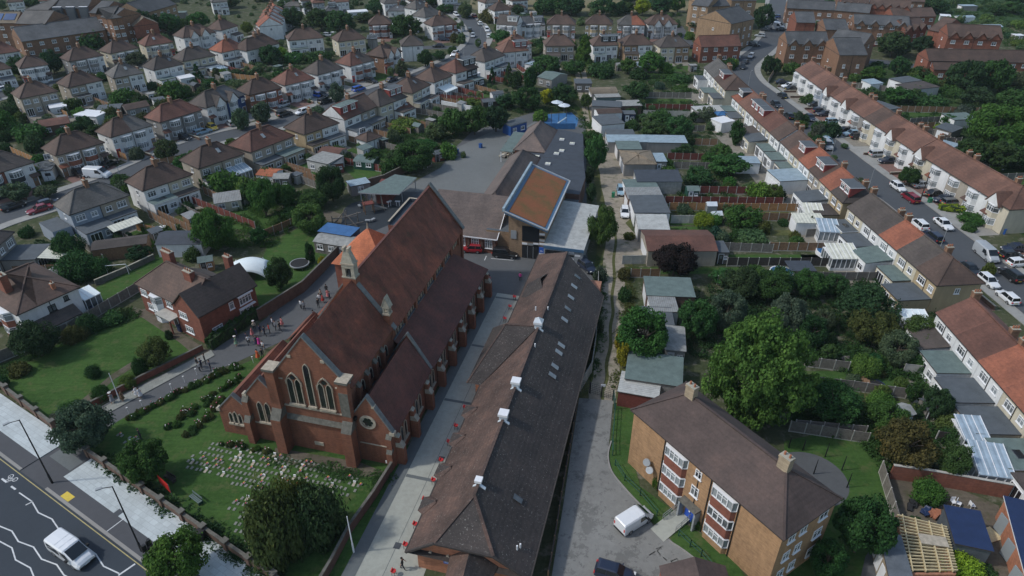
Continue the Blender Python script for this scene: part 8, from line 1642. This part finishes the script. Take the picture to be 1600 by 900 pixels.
# ------------------------------------------------------------------ memorial stones in the lawn
ms = MB(); ms.box(-.14, .14, -.2, .2, 0, .06, 'memorial'); MS = ms.mesh('memorial_stone'); ms = MB(); ms.box(-.16, .16, -.3, .3, 0, .05, 'trim_stone'); ms.box(-.16, .16, .2, .3, .05, .3, 'white_paint'); MS2 = ms.mesh('memorial_stone'); fl = MB()
for i in range(7): a = i*2*pi/7; fl.obox((.08*cos(a), .08*sin(a), .18+.03*(i % 3)), (1, i, 0), .055, .055, .05, ['flower_white', 'flower_pink', 'yellow_paint', 'flower_white', 'plastic_red', 'flower_pink', 'flower_white'][i])
fl.cyl((0, 0, 0), (0, 0, .14), .05, .06, 8, 'plastic_green'); FL_ = fl.mesh('flower_pot')
zs = lambda x, y: (200+x/4, 640+y/4)
mr_ = random.Random(8); cnt = 0
for poly, dens in (([zs(365, 330), zs(440, 255), zs(560, 195), zs(900, 270), zs(1260, 360), zs(1460, 425), zs(1450, 490), zs(1380, 560), zs(1100, 500), zs(860, 520), zs(640, 460), zs(370, 380)], .86), ([zs(600, 620), zs(660, 545), zs(760, 560), zs(860, 600), zs(820, 760), zs(760, 880), zs(690, 830), zs(650, 760), zs(680, 680)], .8), ([zs(-100, 120), zs(-40, 150), zs(140, 210), zs(60, 270), zs(-10, 300), zs(-60, 200)], .8)):
    for i in range(-70, 70):
        for j in range(-60, 10):
            n_ = i*.58+mr_.uniform(-.05, .05)-10; s_ = j*.8-.6+mr_.uniform(-.06, .06); p = CW(s_, n_)
            if inside(PX(p), poly) and mr_.random() < dens and cnt < 292:
                big = mr_.random() < .13; o = obj('memorial_stone', MS2 if big else MS, None, (p.x, p.y, .036), CF_A-pi/2+mr_.uniform(-.06, .06)); cnt += 1
                tag(o, 'pale memorial stone set flat in the churchyard lawn' if not big else 'white upright edged memorial stone in the churchyard lawn', 'memorial stone', 'memorial stones in the lawn', True)
                if mr_.random() < .16: f = obj('flower_pot', FL_, None, (p.x+.3, p.y+.1, .036)); tag(f, 'small pot of flowers beside a memorial stone', 'flowers', 'flower pots on the graves', True)
# ------------------------------------------------------------------ red stools along the concrete lane
st = MB(); st.cyl((0, 0, .62), (0, 0, .72), .25, .25, 16, 'plastic_red'); st.box(-.22, .22, .14, .24, .72, .86, 'plastic_red'); SE = st.mesh('seat'); lg = MB(); lg.cyl((0, 0, 0), (0, 0, .64), .025, .025, 6, 'black_metal'); LG = lg.mesh('leg')
ST = [(616, 899), (634.5, 857), (649.5, 825), (664, 786), (678, 756), (690, 725), (702, 696), (713, 671), (727, 642), (789, 503), (797, 484), (804, 469), (780, 522)]
for i, p in enumerate(ST):
    g = W(*p); t = empty('red_stool', (g.x, g.y, .04), CF_A-pi/2+pi/2, 'red seat with thin legs, %s up from the bottom of the concrete lane' % ordw(i+1), 'stool', 'red seats along the lane'); obj('seat', SE, t)
    for a in range(4): obj('leg', LG, t, (.22*cos(a*pi/2+.78), .22*sin(a*pi/2+.78), 0))
# ------------------------------------------------------------------ lamps and poles
lamp((82, 755), 656, 'tall black street lamp beside the driveway crossing', (-.9, -1.0)); lamp((222, 862), 760, 'tall black street lamp beside the bus lane pavement', (-1.1, -.6))
lamp((553, 863), 807, 'white flagpole by the wall of the concrete lane', h=None, col='white_paint', name='flagpole', cat='pole', r=.07, group=None); lamp((188, 627), 583, 'white flagpole beside the footpath', col='white_paint', name='flagpole', cat='pole', r=.06, group=None)
for i, p in enumerate([(1271, 741, 718), (1315, 735, 712), (1323, 762, 739), (1289, 714, 692), (1254, 704, 686), (1232, 700, 684)]): lamp(p[:2], p[2], 'thin black post %s' % ('standing inside the round paving', 'at the right edge of the round paving', 'at the lower right edge of the round paving', 'behind the round paving', 'left behind the round paving', 'nearest the grey fence by the cypress')[i], name='washing_post', cat='post', r=.05, group='black posts round the paving')
for i, p in enumerate([(1357, 294, 266), (1467, 392, 361), (1169, 135, 112), (725, 91, 75), (188, 276, 262), (752, 73, 44), (1300, 240, 214)]): lamp(p[:2], p[2], 'slim grey street lamp '+('halfway down the right street', 'by the white cars on the right street', 'at the road bend', 'at the left junction', 'behind the long white van', 'on the upper left street', 'near the silver van')[i], (.5, .5), col='cladding_grey', r=.06)
lamp((1436, 318), 270, 'dark wooden telegraph pole beside the dark red car', col='wood_dark', name='telegraph_pole', cat='pole', r=.13, group=None)
for i, p in enumerate([(308, 586), (289, 598), (269, 610), (223, 636), (202, 647), (396, 567)]):
    g = W(*p); t = empty('path_light', g, 0, 'low white path light beside the church drive', 'light', 'path lights'); m = MB(); m.cyl((0, 0, 0), (0, 0, .9), .03, .03, 6, 'white_paint'); m.build('post', t); m = MB(); m.cyl((0, 0, .9), (0, 0, 1.12), .1, .12, 8, 'lamp_glass'); m.build('lamp_head', t)
# traffic signal
g = W(243, 882); t = empty('traffic_signal', g, ANG, 'black traffic signal pole with lamp heads at the crossing', 'traffic light'); m = MB(); m.cyl((0, 0, 0), (0, 0, 3.4), .06, .06, 8, 'black_metal'); m.build('pole', t)
for x, y, z in ((-.1, -.25, 2.3), (.25, .1, 2.0), (0, .3, 2.6)): m = MB(); m.box(x-.16, x+.16, y-.14, y+.14, z, z+.95, 'black_metal'); [m.cyl((x, y-.14, z+.17+.3*k), (x, y-.3, z+.2+.3*k), .11, .12, 8, 'rubber') for k in range(3)]; m.build('signal_head', t)
m = MB(); m.box(-.3, .3, -.3, .3, 0, .05, 'concrete'); m.build('base', t)
g = W(245, 884)
# litter bin cabinet against the wall
g = W(316, 843); t = empty('litter_bin', g, ANG, 'black litter bin standing against the front wall', 'bin'); m = MB(); m.box(-.35, .35, -.3, .3, 0, 1.25, 'black_metal'); m.build('body', t); m = MB(); m.box(-.4, .4, -.35, .35, 1.25, 1.38, 'rubber'); m.box(-.22, .22, -.32, -.3, .85, 1.08, 'rubber'); m.build('lid', t)
strip(13.2, 14.7, -1.35, -.45, .14, 'yellow_paint', 'tactile_paving') if False else None
a = A; q0 = W(105, 778); s0_ = (q0-A).dot(dm); strip(s0_-.75, s0_+.75, -1.15, -.35, .14, 'yellow_paint', 'yellow_paving')
strip(s0_+8, s0_+8.1, -2.4, -.2, .138, 'line_white', 'pavement_joint'); q0 = W(188, 803); 
for p in ((186, 802), (309, 854)): g = W(*p); s_ = (g-A).dot(dm); t_ = (g-A).dot(nm); strip(s_-.4, s_+.4, t_-.35, t_+.35, .142, 'asphalt', 'manhole_cover')
# bench and red banner
g = W(307, 783); t = empty('garden_bench', g, radians(-35), 'blue green bench on the churchyard lawn', 'bench'); m = MB(); 
for k in range(3): m.box(-.9, .9, -.25+.17*k, -.12+.17*k, .42, .46, 'felt_green')
m.build('seat', t); m = MB(); m.box(-.9, .9, .27, .31, .6, .72, 'felt_green'); m.box(-.9, .9, .29, .33, .76, .88, 'felt_green'); m.build('backrest', t)
for x in (-.8, .8): m = MB(); m.box(x-.04, x+.04, -.25, .3, 0, .44, 'green_metal'); m.build('leg', t)
g = W(267, 750); t = empty('garden_bench', g, radians(-30), 'dark timber bench under the lawn tree', 'bench'); m = MB(); m.box(-.8, .8, -.25, .2, .4, .45, 'wood_dark'); m.build('seat', t); m = MB(); m.box(-.8, .8, .2, .26, .5, .9, 'wood_dark'); m.build('backrest', t)
for x in (-.7, .7): m = MB(); m.box(x-.04, x+.04, -.25, .2, 0, .4, 'wood_dark'); m.build('leg', t)
p0, p1 = W(252, 760), W(269, 776); t = empty('banner', p0, atan2(p1.y-p0.y, p1.x-p0.x), 'red banner fixed behind the front wall', 'banner'); m = MB(); m.box(0, (p1-p0).length, 0, .04, .6, 1.9, 'plastic_red'); m.build('cloth', t); m = MB(); m.cyl((0, .05, 0), (0, .05, 1.95), .03, .03, 6, 'rail_metal'); m.cyl(((p1-p0).length, .05, 0), ((p1-p0).length, .05, 1.95), .03, .03, 6, 'rail_metal'); m.split('post', t)
# ------------------------------------------------------------------ road markings: zigzags, give way, cycle symbol
def mark(pts, w=.13, name='road_marking'): q = [W(*p) for p in pts]; struct(ribbon([(p.x, p.y) for p in q], w, .03, 'line_white', name))
m_ = lambda x, y: (x/4, 675+y/4)
mark([m_(120, 380), m_(200, 435), m_(240, 505), m_(325, 545), m_(370, 612), m_(450, 650), m_(500, 700)]); mark([m_(160, 458), m_(205, 436)])
mark([m_(540, 720), m_(600, 765), m_(648, 840), m_(745, 885)]); mark([m_(740, 897), m_(845, 825)], .2)
mark([m_(-60, 560), m_(0, 590), m_(75, 620), m_(115, 685), m_(210, 720), m_(260, 795), m_(355, 830), m_(400, 895), m_(480, 940)]); mark([m_(-60, 650), m_(0, 685), m_(75, 725), m_(98, 800), m_(190, 850), m_(212, 905), m_(240, 950)])
mark([m_(12, 292), m_(42, 316)], .2); mark([m_(70, 340), m_(98, 360)], .2); mark([m_(118, 228), m_(142, 245)], .15); mark([m_(178, 275), m_(204, 293)], .15)
cy = W(*m_(82, 288)); mbk = MB()
for c_ in (Vector((-.45, .0, 0)), Vector((.45, 0, 0))):
    for i in range(14): a_, b_2 = 2*pi*i/14, 2*pi*(i+1)/14; mbk.face([(c_.x+.3*cos(a_), .3*sin(a_), 0), (c_.x+.3*cos(b_2), .3*sin(b_2), 0), (c_.x+.22*cos(b_2), .22*sin(b_2), 0), (c_.x+.22*cos(a_), .22*sin(a_), 0)], 'line_white')
for a_, b_2 in (((-.45, 0), (-.1, .5)), ((-.1, .5), (.3, .45)), ((.3, .45), (0, 0)), ((0, 0), (-.1, .5)), ((.3, .45), (.45, 0)), ((.25, .6), (.4, .55)), ((-.2, .62), (0, .62))):
    d = Vector((b_2[0]-a_[0], b_2[1]-a_[1])).normalized(); n = Vector((-d.y, d.x))*.035; mbk.face([(a_[0]+n.x, a_[1]+n.y, 0), (b_2[0]+n.x, b_2[1]+n.y, 0), (b_2[0]-n.x, b_2[1]-n.y, 0), (a_[0]-n.x, a_[1]-n.y, 0)], 'line_white')
o = mbk.build('cycle_symbol', None, (cy.x, cy.y, .03), ANG+pi); struct(o)
# ------------------------------------------------------------------ garden marquee, trampoline, pools, goal, play equipment
g = W(391, 428); t = empty('marquee', g, radians(10), 'white arched garden marquee beside the vicarage', 'marquee'); N_ = 12; vs_ = []; fs_ = []; R0 = 3.1
for i in range(N_+1):
    for j in range(N_+1):
        u, v = i/N_*2-1, j/N_*2-1; zz = 2.7-.8*(u*u+v*v)-1.1*(u*v)**2
        vs_.append((u*R0*(1+.12*v*v), v*R0*.8*(1+.12*u*u), max(.03, zz)))
for i in range(N_):
    for j in range(N_): k = i*(N_+1)+j; fs_.append((k, k+1, k+N_+2, k+N_+1))
m = MB(); m.add(vs_, fs_, 'white_canvas'); cn = m.build('canopy', t); so = cn.modifiers.new('s', 'SOLIDIFY'); so.thickness = .04
for p in cn.data.polygons: p.use_smooth = True
for u in (-1, 1):
    for v in (-1, 1): m = MB(); m.cyl((u*R0*.98, v*R0*.78, 0), (u*R0*.7, v*R0*.56, 2.0), .04, .04, 6, 'white_paint'); m.build('pole', t)
def disc(p, r, h, mat, side, label, name, cat, net=0):
    g = W(*p); t = empty(name, g, 0, label, cat); m = MB(); m.cyl((0, 0, h-.06), (0, 0, h), r, r, 24, mat); m.build('bed' if net or cat == 'trampoline' else 'water', t); m = MB(); n = 24
    for i in range(n): a, b = 2*pi*i/n, 2*pi*(i+1)/n; m.add([(r*cos(a), r*sin(a), h+.02), (r*cos(b), r*sin(b), h+.02), (r*1.1*cos(b), r*1.1*sin(b), h+.02), (r*1.1*cos(a), r*1.1*sin(a), h+.02), (r*1.1*cos(b), r*1.1*sin(b), (0 if cat != 'trampoline' else h-.2)), (r*1.1*cos(a), r*1.1*sin(a), (0 if cat != 'trampoline' else h-.2))], [(0, 1, 2, 3), (3, 2, 4, 5)], side)
    m.build('rim', t)
    if cat == 'trampoline':
        for i in range(6): a = i*pi/3; m = MB(); m.cyl((r*cos(a), r*sin(a), 0), (r*cos(a), r*sin(a), h), .03, .03, 6, 'rail_metal'); m.build('leg', t)
disc((469, 417), 1.5, .8, 'rubber', 'cladding_grey', 'round black trampoline on the lawn beside the vicarage wall', 'trampoline', 'trampoline'); disc((1291, 397), 1.7, .7, 'tarp_blue', 'white_paint', 'round blue paddling pool beside a white conservatory', 'paddling_pool', 'pool'); disc((1220, 430), 1.8, .7, 'tarp_blue', 'white_paint', 'round blue paddling pool under the black gazebo', 'paddling_pool', 'pool'); disc((1442, 157), 2.2, .8, 'tarp_blue', 'tarp_blue', 'blue swimming pool behind the bay fronted terrace', 'swimming_pool', 'pool'); disc((1366, 606), 1.3, .4, 'rubber', 'navy', 'dark round trampoline on the narrow lawn', 'trampoline', 'trampoline')
g = W(186, 430); t = empty('football_goal', g, radians(10), 'white goal frame on the garden grass', 'goal')
for a, b in (((-1.6, 0, 0), (-1.6, 0, 2)), ((1.6, 0, 0), (1.6, 0, 2)), ((-1.6, 0, 2), (1.6, 0, 2)), ((-1.6, 0, 2), (-1.6, 1.2, 0)), ((1.6, 0, 2), (1.6, 1.2, 0))): m = MB(); m.cyl(a, b, .05, .05, 6, 'white_paint'); m.build('bar', t)
shed((325, 424), 2.2, 2, 1.9, 20, 'wood_orange', 'felt_green', 'gable', 'small orange timber shed with green roof behind the vicarage')
# play equipment
g = W(541, 352); t = empty('jungle_gym', g, radians(30), 'weathered timber climbing frame with crossing poles', 'climbing frame')
for a, b in (((-2.5, 0, 0), (-2.5, 0, 2.6)), ((0, 0, 0), (0, 0, 3.4)), ((2.4, 0, 0), (2.4, 0, 2.2)), ((-2.5, 0, 2.0), (2.4, 0, 1.4)), ((-1.5, 2, 0), (0, 0, 3.0)), ((1.6, -2, 0), (0, 0, 2.6)), ((-3, -1, .4), (3, -1.4, .6)), ((0, 2.5, .5), (3.2, .4, 1.8)), ((-2.5, 0, .9), (-.4, 2.4, .9)), ((1, 2.6, 0), (1, 2.6, 1.8))): m = MB(); m.cyl(a, b, .11, .1, 8, 'wood_grey'); m.build('pole', t)
g = W(577, 332); t = empty('play_tower', g, radians(25), 'timber play tower with a flat red board on the rubber matting', 'play equipment')
for x, y in ((-.9, -.6), (.9, -.6), (-.9, .6), (.9, .6)): m = MB(); m.cyl((x, y, 0), (x, y, 2.6), .09, .09, 8, 'wood'); m.build('post', t)
m = MB(); m.box(-1.1, 1.1, -.8, .8, 2.0, 2.12, 'wood_red'); m.build('platform', t); m = MB(); m.extr([(1.1, -.4, 1.3), (3.6, -.4, .1), (3.6, -.4, .2), (1.1, -.4, 1.4)], (0, .8, 0), 'rail_metal'); m.build('slide', t)
g = W(586, 322); t = empty('rope_gym', g, radians(-20), 'pole frame with ropes near the red wall', 'play equipment')
for a, b in (((-1.6, 0, 0), (-1.6, 0, 2.8)), ((1.6, 0, 0), (1.6, 0, 2.8)), ((-1.6, 0, 2.8), (1.6, 0, 2.8)), ((-1.6, 0, 2.8), (-2.8, 1.2, 0)), ((1.6, 0, 2.8), (2.8, -1.2, 0)), ((-.5, 0, 2.8), (-.5, 0, .3)), ((.5, 0, 2.8), (.5, 0, .3))): m = MB(); m.cyl(a, b, .08, .08, 8, 'wood_grey'); m.build('pole', t)
for i, (p, h_, c_) in enumerate([((575, 348), .5, 'cladding_grey'), ((583, 346), .45, 'cladding_grey'), ((562, 325), .5, 'rail_metal'), ((622, 322), 1.0, 'white_paint'), ((609, 323), 1.1, 'white_paint')]):
    g = W(*p); m = MB(); m.cyl((-.3, 0, 0), (-.3, 0, h_), .06, .06, 8, c_); m.cyl((.3, 0, 0), (.3, 0, h_), .06, .06, 8, c_); m.box(-.5, .5, -.25, .25, h_, h_+.12, c_); tag(m.build('spring_rocker', None, g, i), 'small play seat on the school playground', 'play seat', 'play seats')
# blue playground beyond the school
g = W(868, 198); t = empty('ball_court', g, 0, 'blue play structure with sails behind the school', 'play equipment'); m = MB(); m.box(-4, 5, -2, -1.9, 0, 1.6, 'tarp_blue'); m.build('panel', t)
for x in (-3, -1, 1, 3): m = MB(); m.cyl((x, 3+.3*x, 0), (x, 3+.3*x, 3.6), .08, .08, 6, 'wood_dark'); m.build('post', t)
m = MB(); m.obox((1.5, 1.0, 1.2), (1, .3, .6), 1.6, .3, .05, 'lightp' if False else 'corr_blue'); m.build('slide', t)
for x, y in ((870, 172), (881, 177)):
    g = W(x, y); t = empty('parasol', g, 0, 'pale parasol over the blue play area', 'parasol'); m = MB(); m.cyl((0, 0, 2.2), (0, 0, 2.8), 1.7, .1, 8, 'pvc'); m.build('canopy', t); m = MB(); m.cyl((0, 0, 0), (0, 0, 2.3), .05, .05, 6, 'rail_metal'); m.build('pole', t)
g = W(793, 246); t = empty('rubble_heap', g, 0, 'heap of pale rubble at the edge of the playground', 'heap'); rk = random.Random(2); m = MB()
for i in range(26): m.obox((rk.gauss(0, 1.3), rk.gauss(0, .8), rk.uniform(.1, .9)), (rk.random(), rk.random(), rk.random()*.4), rk.uniform(.2, .6), rk.uniform(.15, .4), rk.uniform(.1, .3), rk.choice(['stone', 'concrete_panel', 'wood_grey', 'trim_stone']))
o = m.build('rubble', t); o['kind'] = 'stuff'
# black gazebo
g = W(1246, 434); t = empty('gazebo', g, 0, 'black flat topped gazebo in the narrow garden', 'gazebo'); m = MB(); m.box(-2.1, 2.1, -1.7, 1.7, 2.25, 2.35, 'felt_dark'); m.build('canopy', t)
for x in (-2, 2):
    for y in (-1.6, 1.6): m = MB(); m.cyl((x, y, 0), (x, y, 2.25), .05, .05, 6, 'black_metal'); m.build('post', t)
# ------------------------------------------------------------------ builders yard, lower right
def quad(pxs, z): return [W(*p, z) for p in pxs]
z_ = 2.7; P = quad([(1420, 893), (1494, 893), (1476, 821), (1404, 803)], z_); o0 = W(1448, 880); t = empty('unfinished_roof', o0, 0, 'new timber roof frame of pale joists over orange walls', 'unfinished building'); P = [p-o0 for p in P]
P = [Vector((p.x, p.y, 0)) for p in P]; m = MB(); 
for a, b in ((0, 1), (1, 2), (2, 3), (3, 0)): m = MB(); m.beam(P[a]+Vector((0, 0, 1.2)), P[b]+Vector((0, 0, 1.2)), .22, 2.4, 'b_orange'); m.build('wall', t)
for i in range(17): k = (i+.5)/17; a = P[0].lerp(P[3], k); b = P[1].lerp(P[2], k); d = (b-a)*.04; m = MB(); m.beam(a-d+Vector((0, 0, z_)), b+d+Vector((0, 0, z_)), .09, .2, 'wood_new'); m.build('joist', t)
for k in (.08, .36, .66, .93): a = P[0].lerp(P[1], k); b = P[3].lerp(P[2], k); m = MB(); m.beam(a+Vector((0, 0, z_+.02)), b+Vector((0, 0, z_+.02)), .1, .24, 'wood_new'); m.build('beam', t)
m = MB(); a = P[0].lerp(P[3], .58).lerp(P[1].lerp(P[2], .58), .35); b = P[0].lerp(P[3], .58).lerp(P[1].lerp(P[2], .58), .95); m.beam(a+Vector((0, 0, z_+.2)), b+Vector((0, 0, z_+.2)), 1.2, .05, 'trim_stone'); m.build('board', t)
def slab_house(pxs, z, wall, roof, label, name, cat, edge='wood_dark'):
    P = quad(pxs, z); o0 = Vector((sum(p.x for p in P)/len(P), min(p.y for p in P), 0)); t = empty(name, o0, 0, label, cat, None); pl = [(p.x-o0.x, p.y-o0.y) for p in P]; c = (sum(p[0] for p in pl)/len(pl), sum(p[1] for p in pl)/len(pl)); ins = [(c[0]+(p[0]-c[0])*.93, c[1]+(p[1]-c[1])*.93) for p in pl]
    m = MB(); m.prism(ins, 0, z-.16, wall); m.build('wall', t); m = MB(); m.prism(pl, z-.16, z, edge, roof); m.build('roof', t); return t, pl
slab_house([(1474, 788), (1532, 798), (1554, 862), (1492, 849)], 2.8, 'felt', 'navy', 'outbuilding with glossy dark blue membrane roof', 'outbuilding', 'outbuilding')
t, pl = slab_house([(1373, 830), (1408, 836), (1428, 905), (1392, 915)], 3.0, 'b_buff', 'lead', 'long brick outbuilding with grey lead roof and white panels', 'outbuilding', 'outbuilding')
for k in range(4): a = Vector((*pl[3], 0)).lerp(Vector((*pl[0], 0)), (k+.5)/4); m = MB(); m.box(-.04, .04, -.6, .6, .3, 2.4, 'white_paint'); m.build('panel', t, (a.x+.05, a.y, 0), -.1)
t, pl = slab_house([(1568, 774), (1640, 790), (1680, 905), (1606, 915)], 3.0, 'b_orange', 'navy', 'new orange brick extension with white edged dark roof', 'outbuilding', 'outbuilding', 'white_paint')
for k in range(3): a = Vector((*pl[3], 0)).lerp(Vector((*pl[0], 0)), (k+.6)/3.4); m = MB(); m.box(-.05, .05, -.75, .75, .1, 2.4, 'glass_net'); m.build('window', t, (a.x+.02, a.y, 0), .05)
yr = random.Random(6)
for i, (x, y) in enumerate([(1488, 788), (1496, 790), (1517, 793)]): g = W(x, y); t = empty('plastic_chair', g, i*.8, 'white plastic chair against the brick yard wall', 'chair', 'white plastic chairs'); m = MB(); m.box(-.25, .25, -.25, .25, .4, .45, 'white_paint'); m.build('seat', t); m = MB(); m.box(-.25, .25, .22, .27, .45, .9, 'white_paint'); m.build('backrest', t); [MB().box(x_-.02, x_+.02, y_-.02, y_+.02, 0, .4, 'white_paint').build('leg', t) for x_ in (-.22, .22) for y_ in (-.22, .22)]
for x, y, c_, lab in ((1447, 803, 'navy', 'heap of dark blue sacks in the yard'), (1460, 806, 'terracotta', 'heap of orange sacks beside the roof frame'), (1518, 880, 'terracotta', 'orange tarpaulin heap beside the blue roofed outbuilding'), (1528, 876, 'white_paint', 'white rubbish sacks beside the blue roofed outbuilding'), (1422, 792, 'rubber', 'old black bin lying in the yard'), (1320, 565, 'wood_grey', 'pile of planks and junk between the garden fences'), (1352, 598, 'wood', 'old rusty barbecue on the narrow lawn'), (1500, 640, 'white_paint', 'white garden table on the patio'), (1470, 600, 'yellow_paint', 'yellow toy car on the patio'), (1442, 592, 'white_paint', 'folded white parasol by the grey fence')):
    g = W(x, y); m = MB()
    for k in range(6): m.obox((yr.uniform(-.5, .5), yr.uniform(-.4, .4), yr.uniform(.15, .45)), (yr.random(), yr.random(), .2), yr.uniform(.2, .45), yr.uniform(.15, .3), yr.uniform(.1, .2), c_)
    o = m.build(lab.split(' ')[-1] if False else 'garden_junk', None, g, yr.random()); tag(o, lab, 'junk', 'odd items in yards and gardens')
g = W(1541, 838); m = MB(); m.obox((0, 0, .1), (1, .3, 0), 1.3, .8, .03, 'wood_new'); tag(m.build('plywood_board', None, g), 'pale plywood board lying by the new extension', 'board')
for i, (x, y, c_) in enumerate([(915, 516, 'plastic_blue'), (283, 517, 'navy'), (660, 262, 'plastic_green'), (715, 240, 'plastic_blue'), (751, 231, 'plastic_blue'), (1035, 300, 'plastic_blue'), (958, 308, 'plastic_green'), (1567, 365, 'plastic_blue'), (1452, 317, 'plastic_green'), (145, 485, 'navy')]):
    g = W(x, y); t = empty('wheelie_bin', g, i, '%s wheelie bin %s' % ({'plastic_blue': 'blue', 'navy': 'dark blue', 'plastic_green': 'green'}[c_], zn(g)), 'bin', 'wheelie bins'); m = MB(); m.box(-.29, .29, -.35, .35, 0, 1.0, c_); m.build('body', t); m = MB(); m.box(-.32, .32, -.38, .38, 1.0, 1.08, c_); m.build('lid', t)
p0, p1 = W(822, 211), W(806, 216)
for i, (x, y) in enumerate([(668, 262), (687, 252), (704, 243)]): shed((x, y), 2.6, 1.4, 1.8, 35, 'wood_red' if i else 'wood_grey', 'felt', 'lean', 'low play hut at the playground edge, %s from the shelter' % ordw(i+1), 'play_hut', None, 'play hut')
# garden tables and greenhouses
for i, (x, y) in enumerate([(1110, 330), (1118, 345), (1085, 374), (1245, 356), (253, 360), (1078, 372)]):
    g = W(x, y); t = empty('greenhouse' if i in (0, 1) else 'garden_table', g, .1*i, ('small glass greenhouse ' if i in (0, 1) else 'white garden table ')+zn(g), 'greenhouse' if i in (0, 1) else 'table', 'garden furniture'); m = MB()
    if i in (0, 1): m.box(-1, 1, -.8, .8, 0, 1.5, 'glass_net'); m.extr([(-1, -.85, 1.5), (-1, .85, 1.5), (-1, 0, 2.1)], (2, 0, 0), 'pvc'); m.build('glazing', t)
    else: m.box(-.8, .8, -.5, .5, .7, .75, 'white_paint'); m.build('top', t); [MB().box(a-.04, a+.04, b-.04, b+.04, 0, .7, 'white_paint').build('leg', t) for a in (-.7, .7) for b in (-.4, .4)]
# low roofed building cut by the bottom edge, and worn court markings
p = W(1085, 871, 4.3); shed(None, 10, 6, 3, 90, 'b_vic', 'r_flats', 'gable', 'brown gabled roof poking in at the bottom edge by the tarmac court', 'outbuilding', (p.x+3.0, p.y-5.1), 'outbuilding', 1.3, 'none')
for pts in ([(1025, 858), (1034, 854), (1027, 861), (1032, 868)], [(1036, 871), (1042, 876)], [(1014, 868), (1024, 862)], [(1049, 877), (1058, 873), (1062, 880), (1052, 885), (1049, 877)]): mark(pts, .1, 'court_marking')
# ------------------------------------------------------------------ thin haze round the whole place
hm = bpy.data.materials.new('haze'); hm.use_nodes = True; n = hm.node_tree; n.nodes.remove(n.nodes['Principled BSDF']); pv = n.nodes.new('ShaderNodeVolumePrincipled'); pv.inputs['Color'].default_value = (.72, .87, .95, 1); pv.inputs['Density'].default_value = .0001; n.links.new(pv.outputs[0], n.nodes['Material Output'].inputs['Volume']); M['haze'] = hm
mb = MB(); mb.box(-950, 950, -110, 1550, -1, 66, 'haze'); o = mb.build('haze'); o['kind'] = 'stuff'; o['label'] = 'thin pale summer haze over the houses'; o['category'] = 'haze'
finish_labels()
print('things', len(THINGS), 'objects', len(bpy.data.objects))
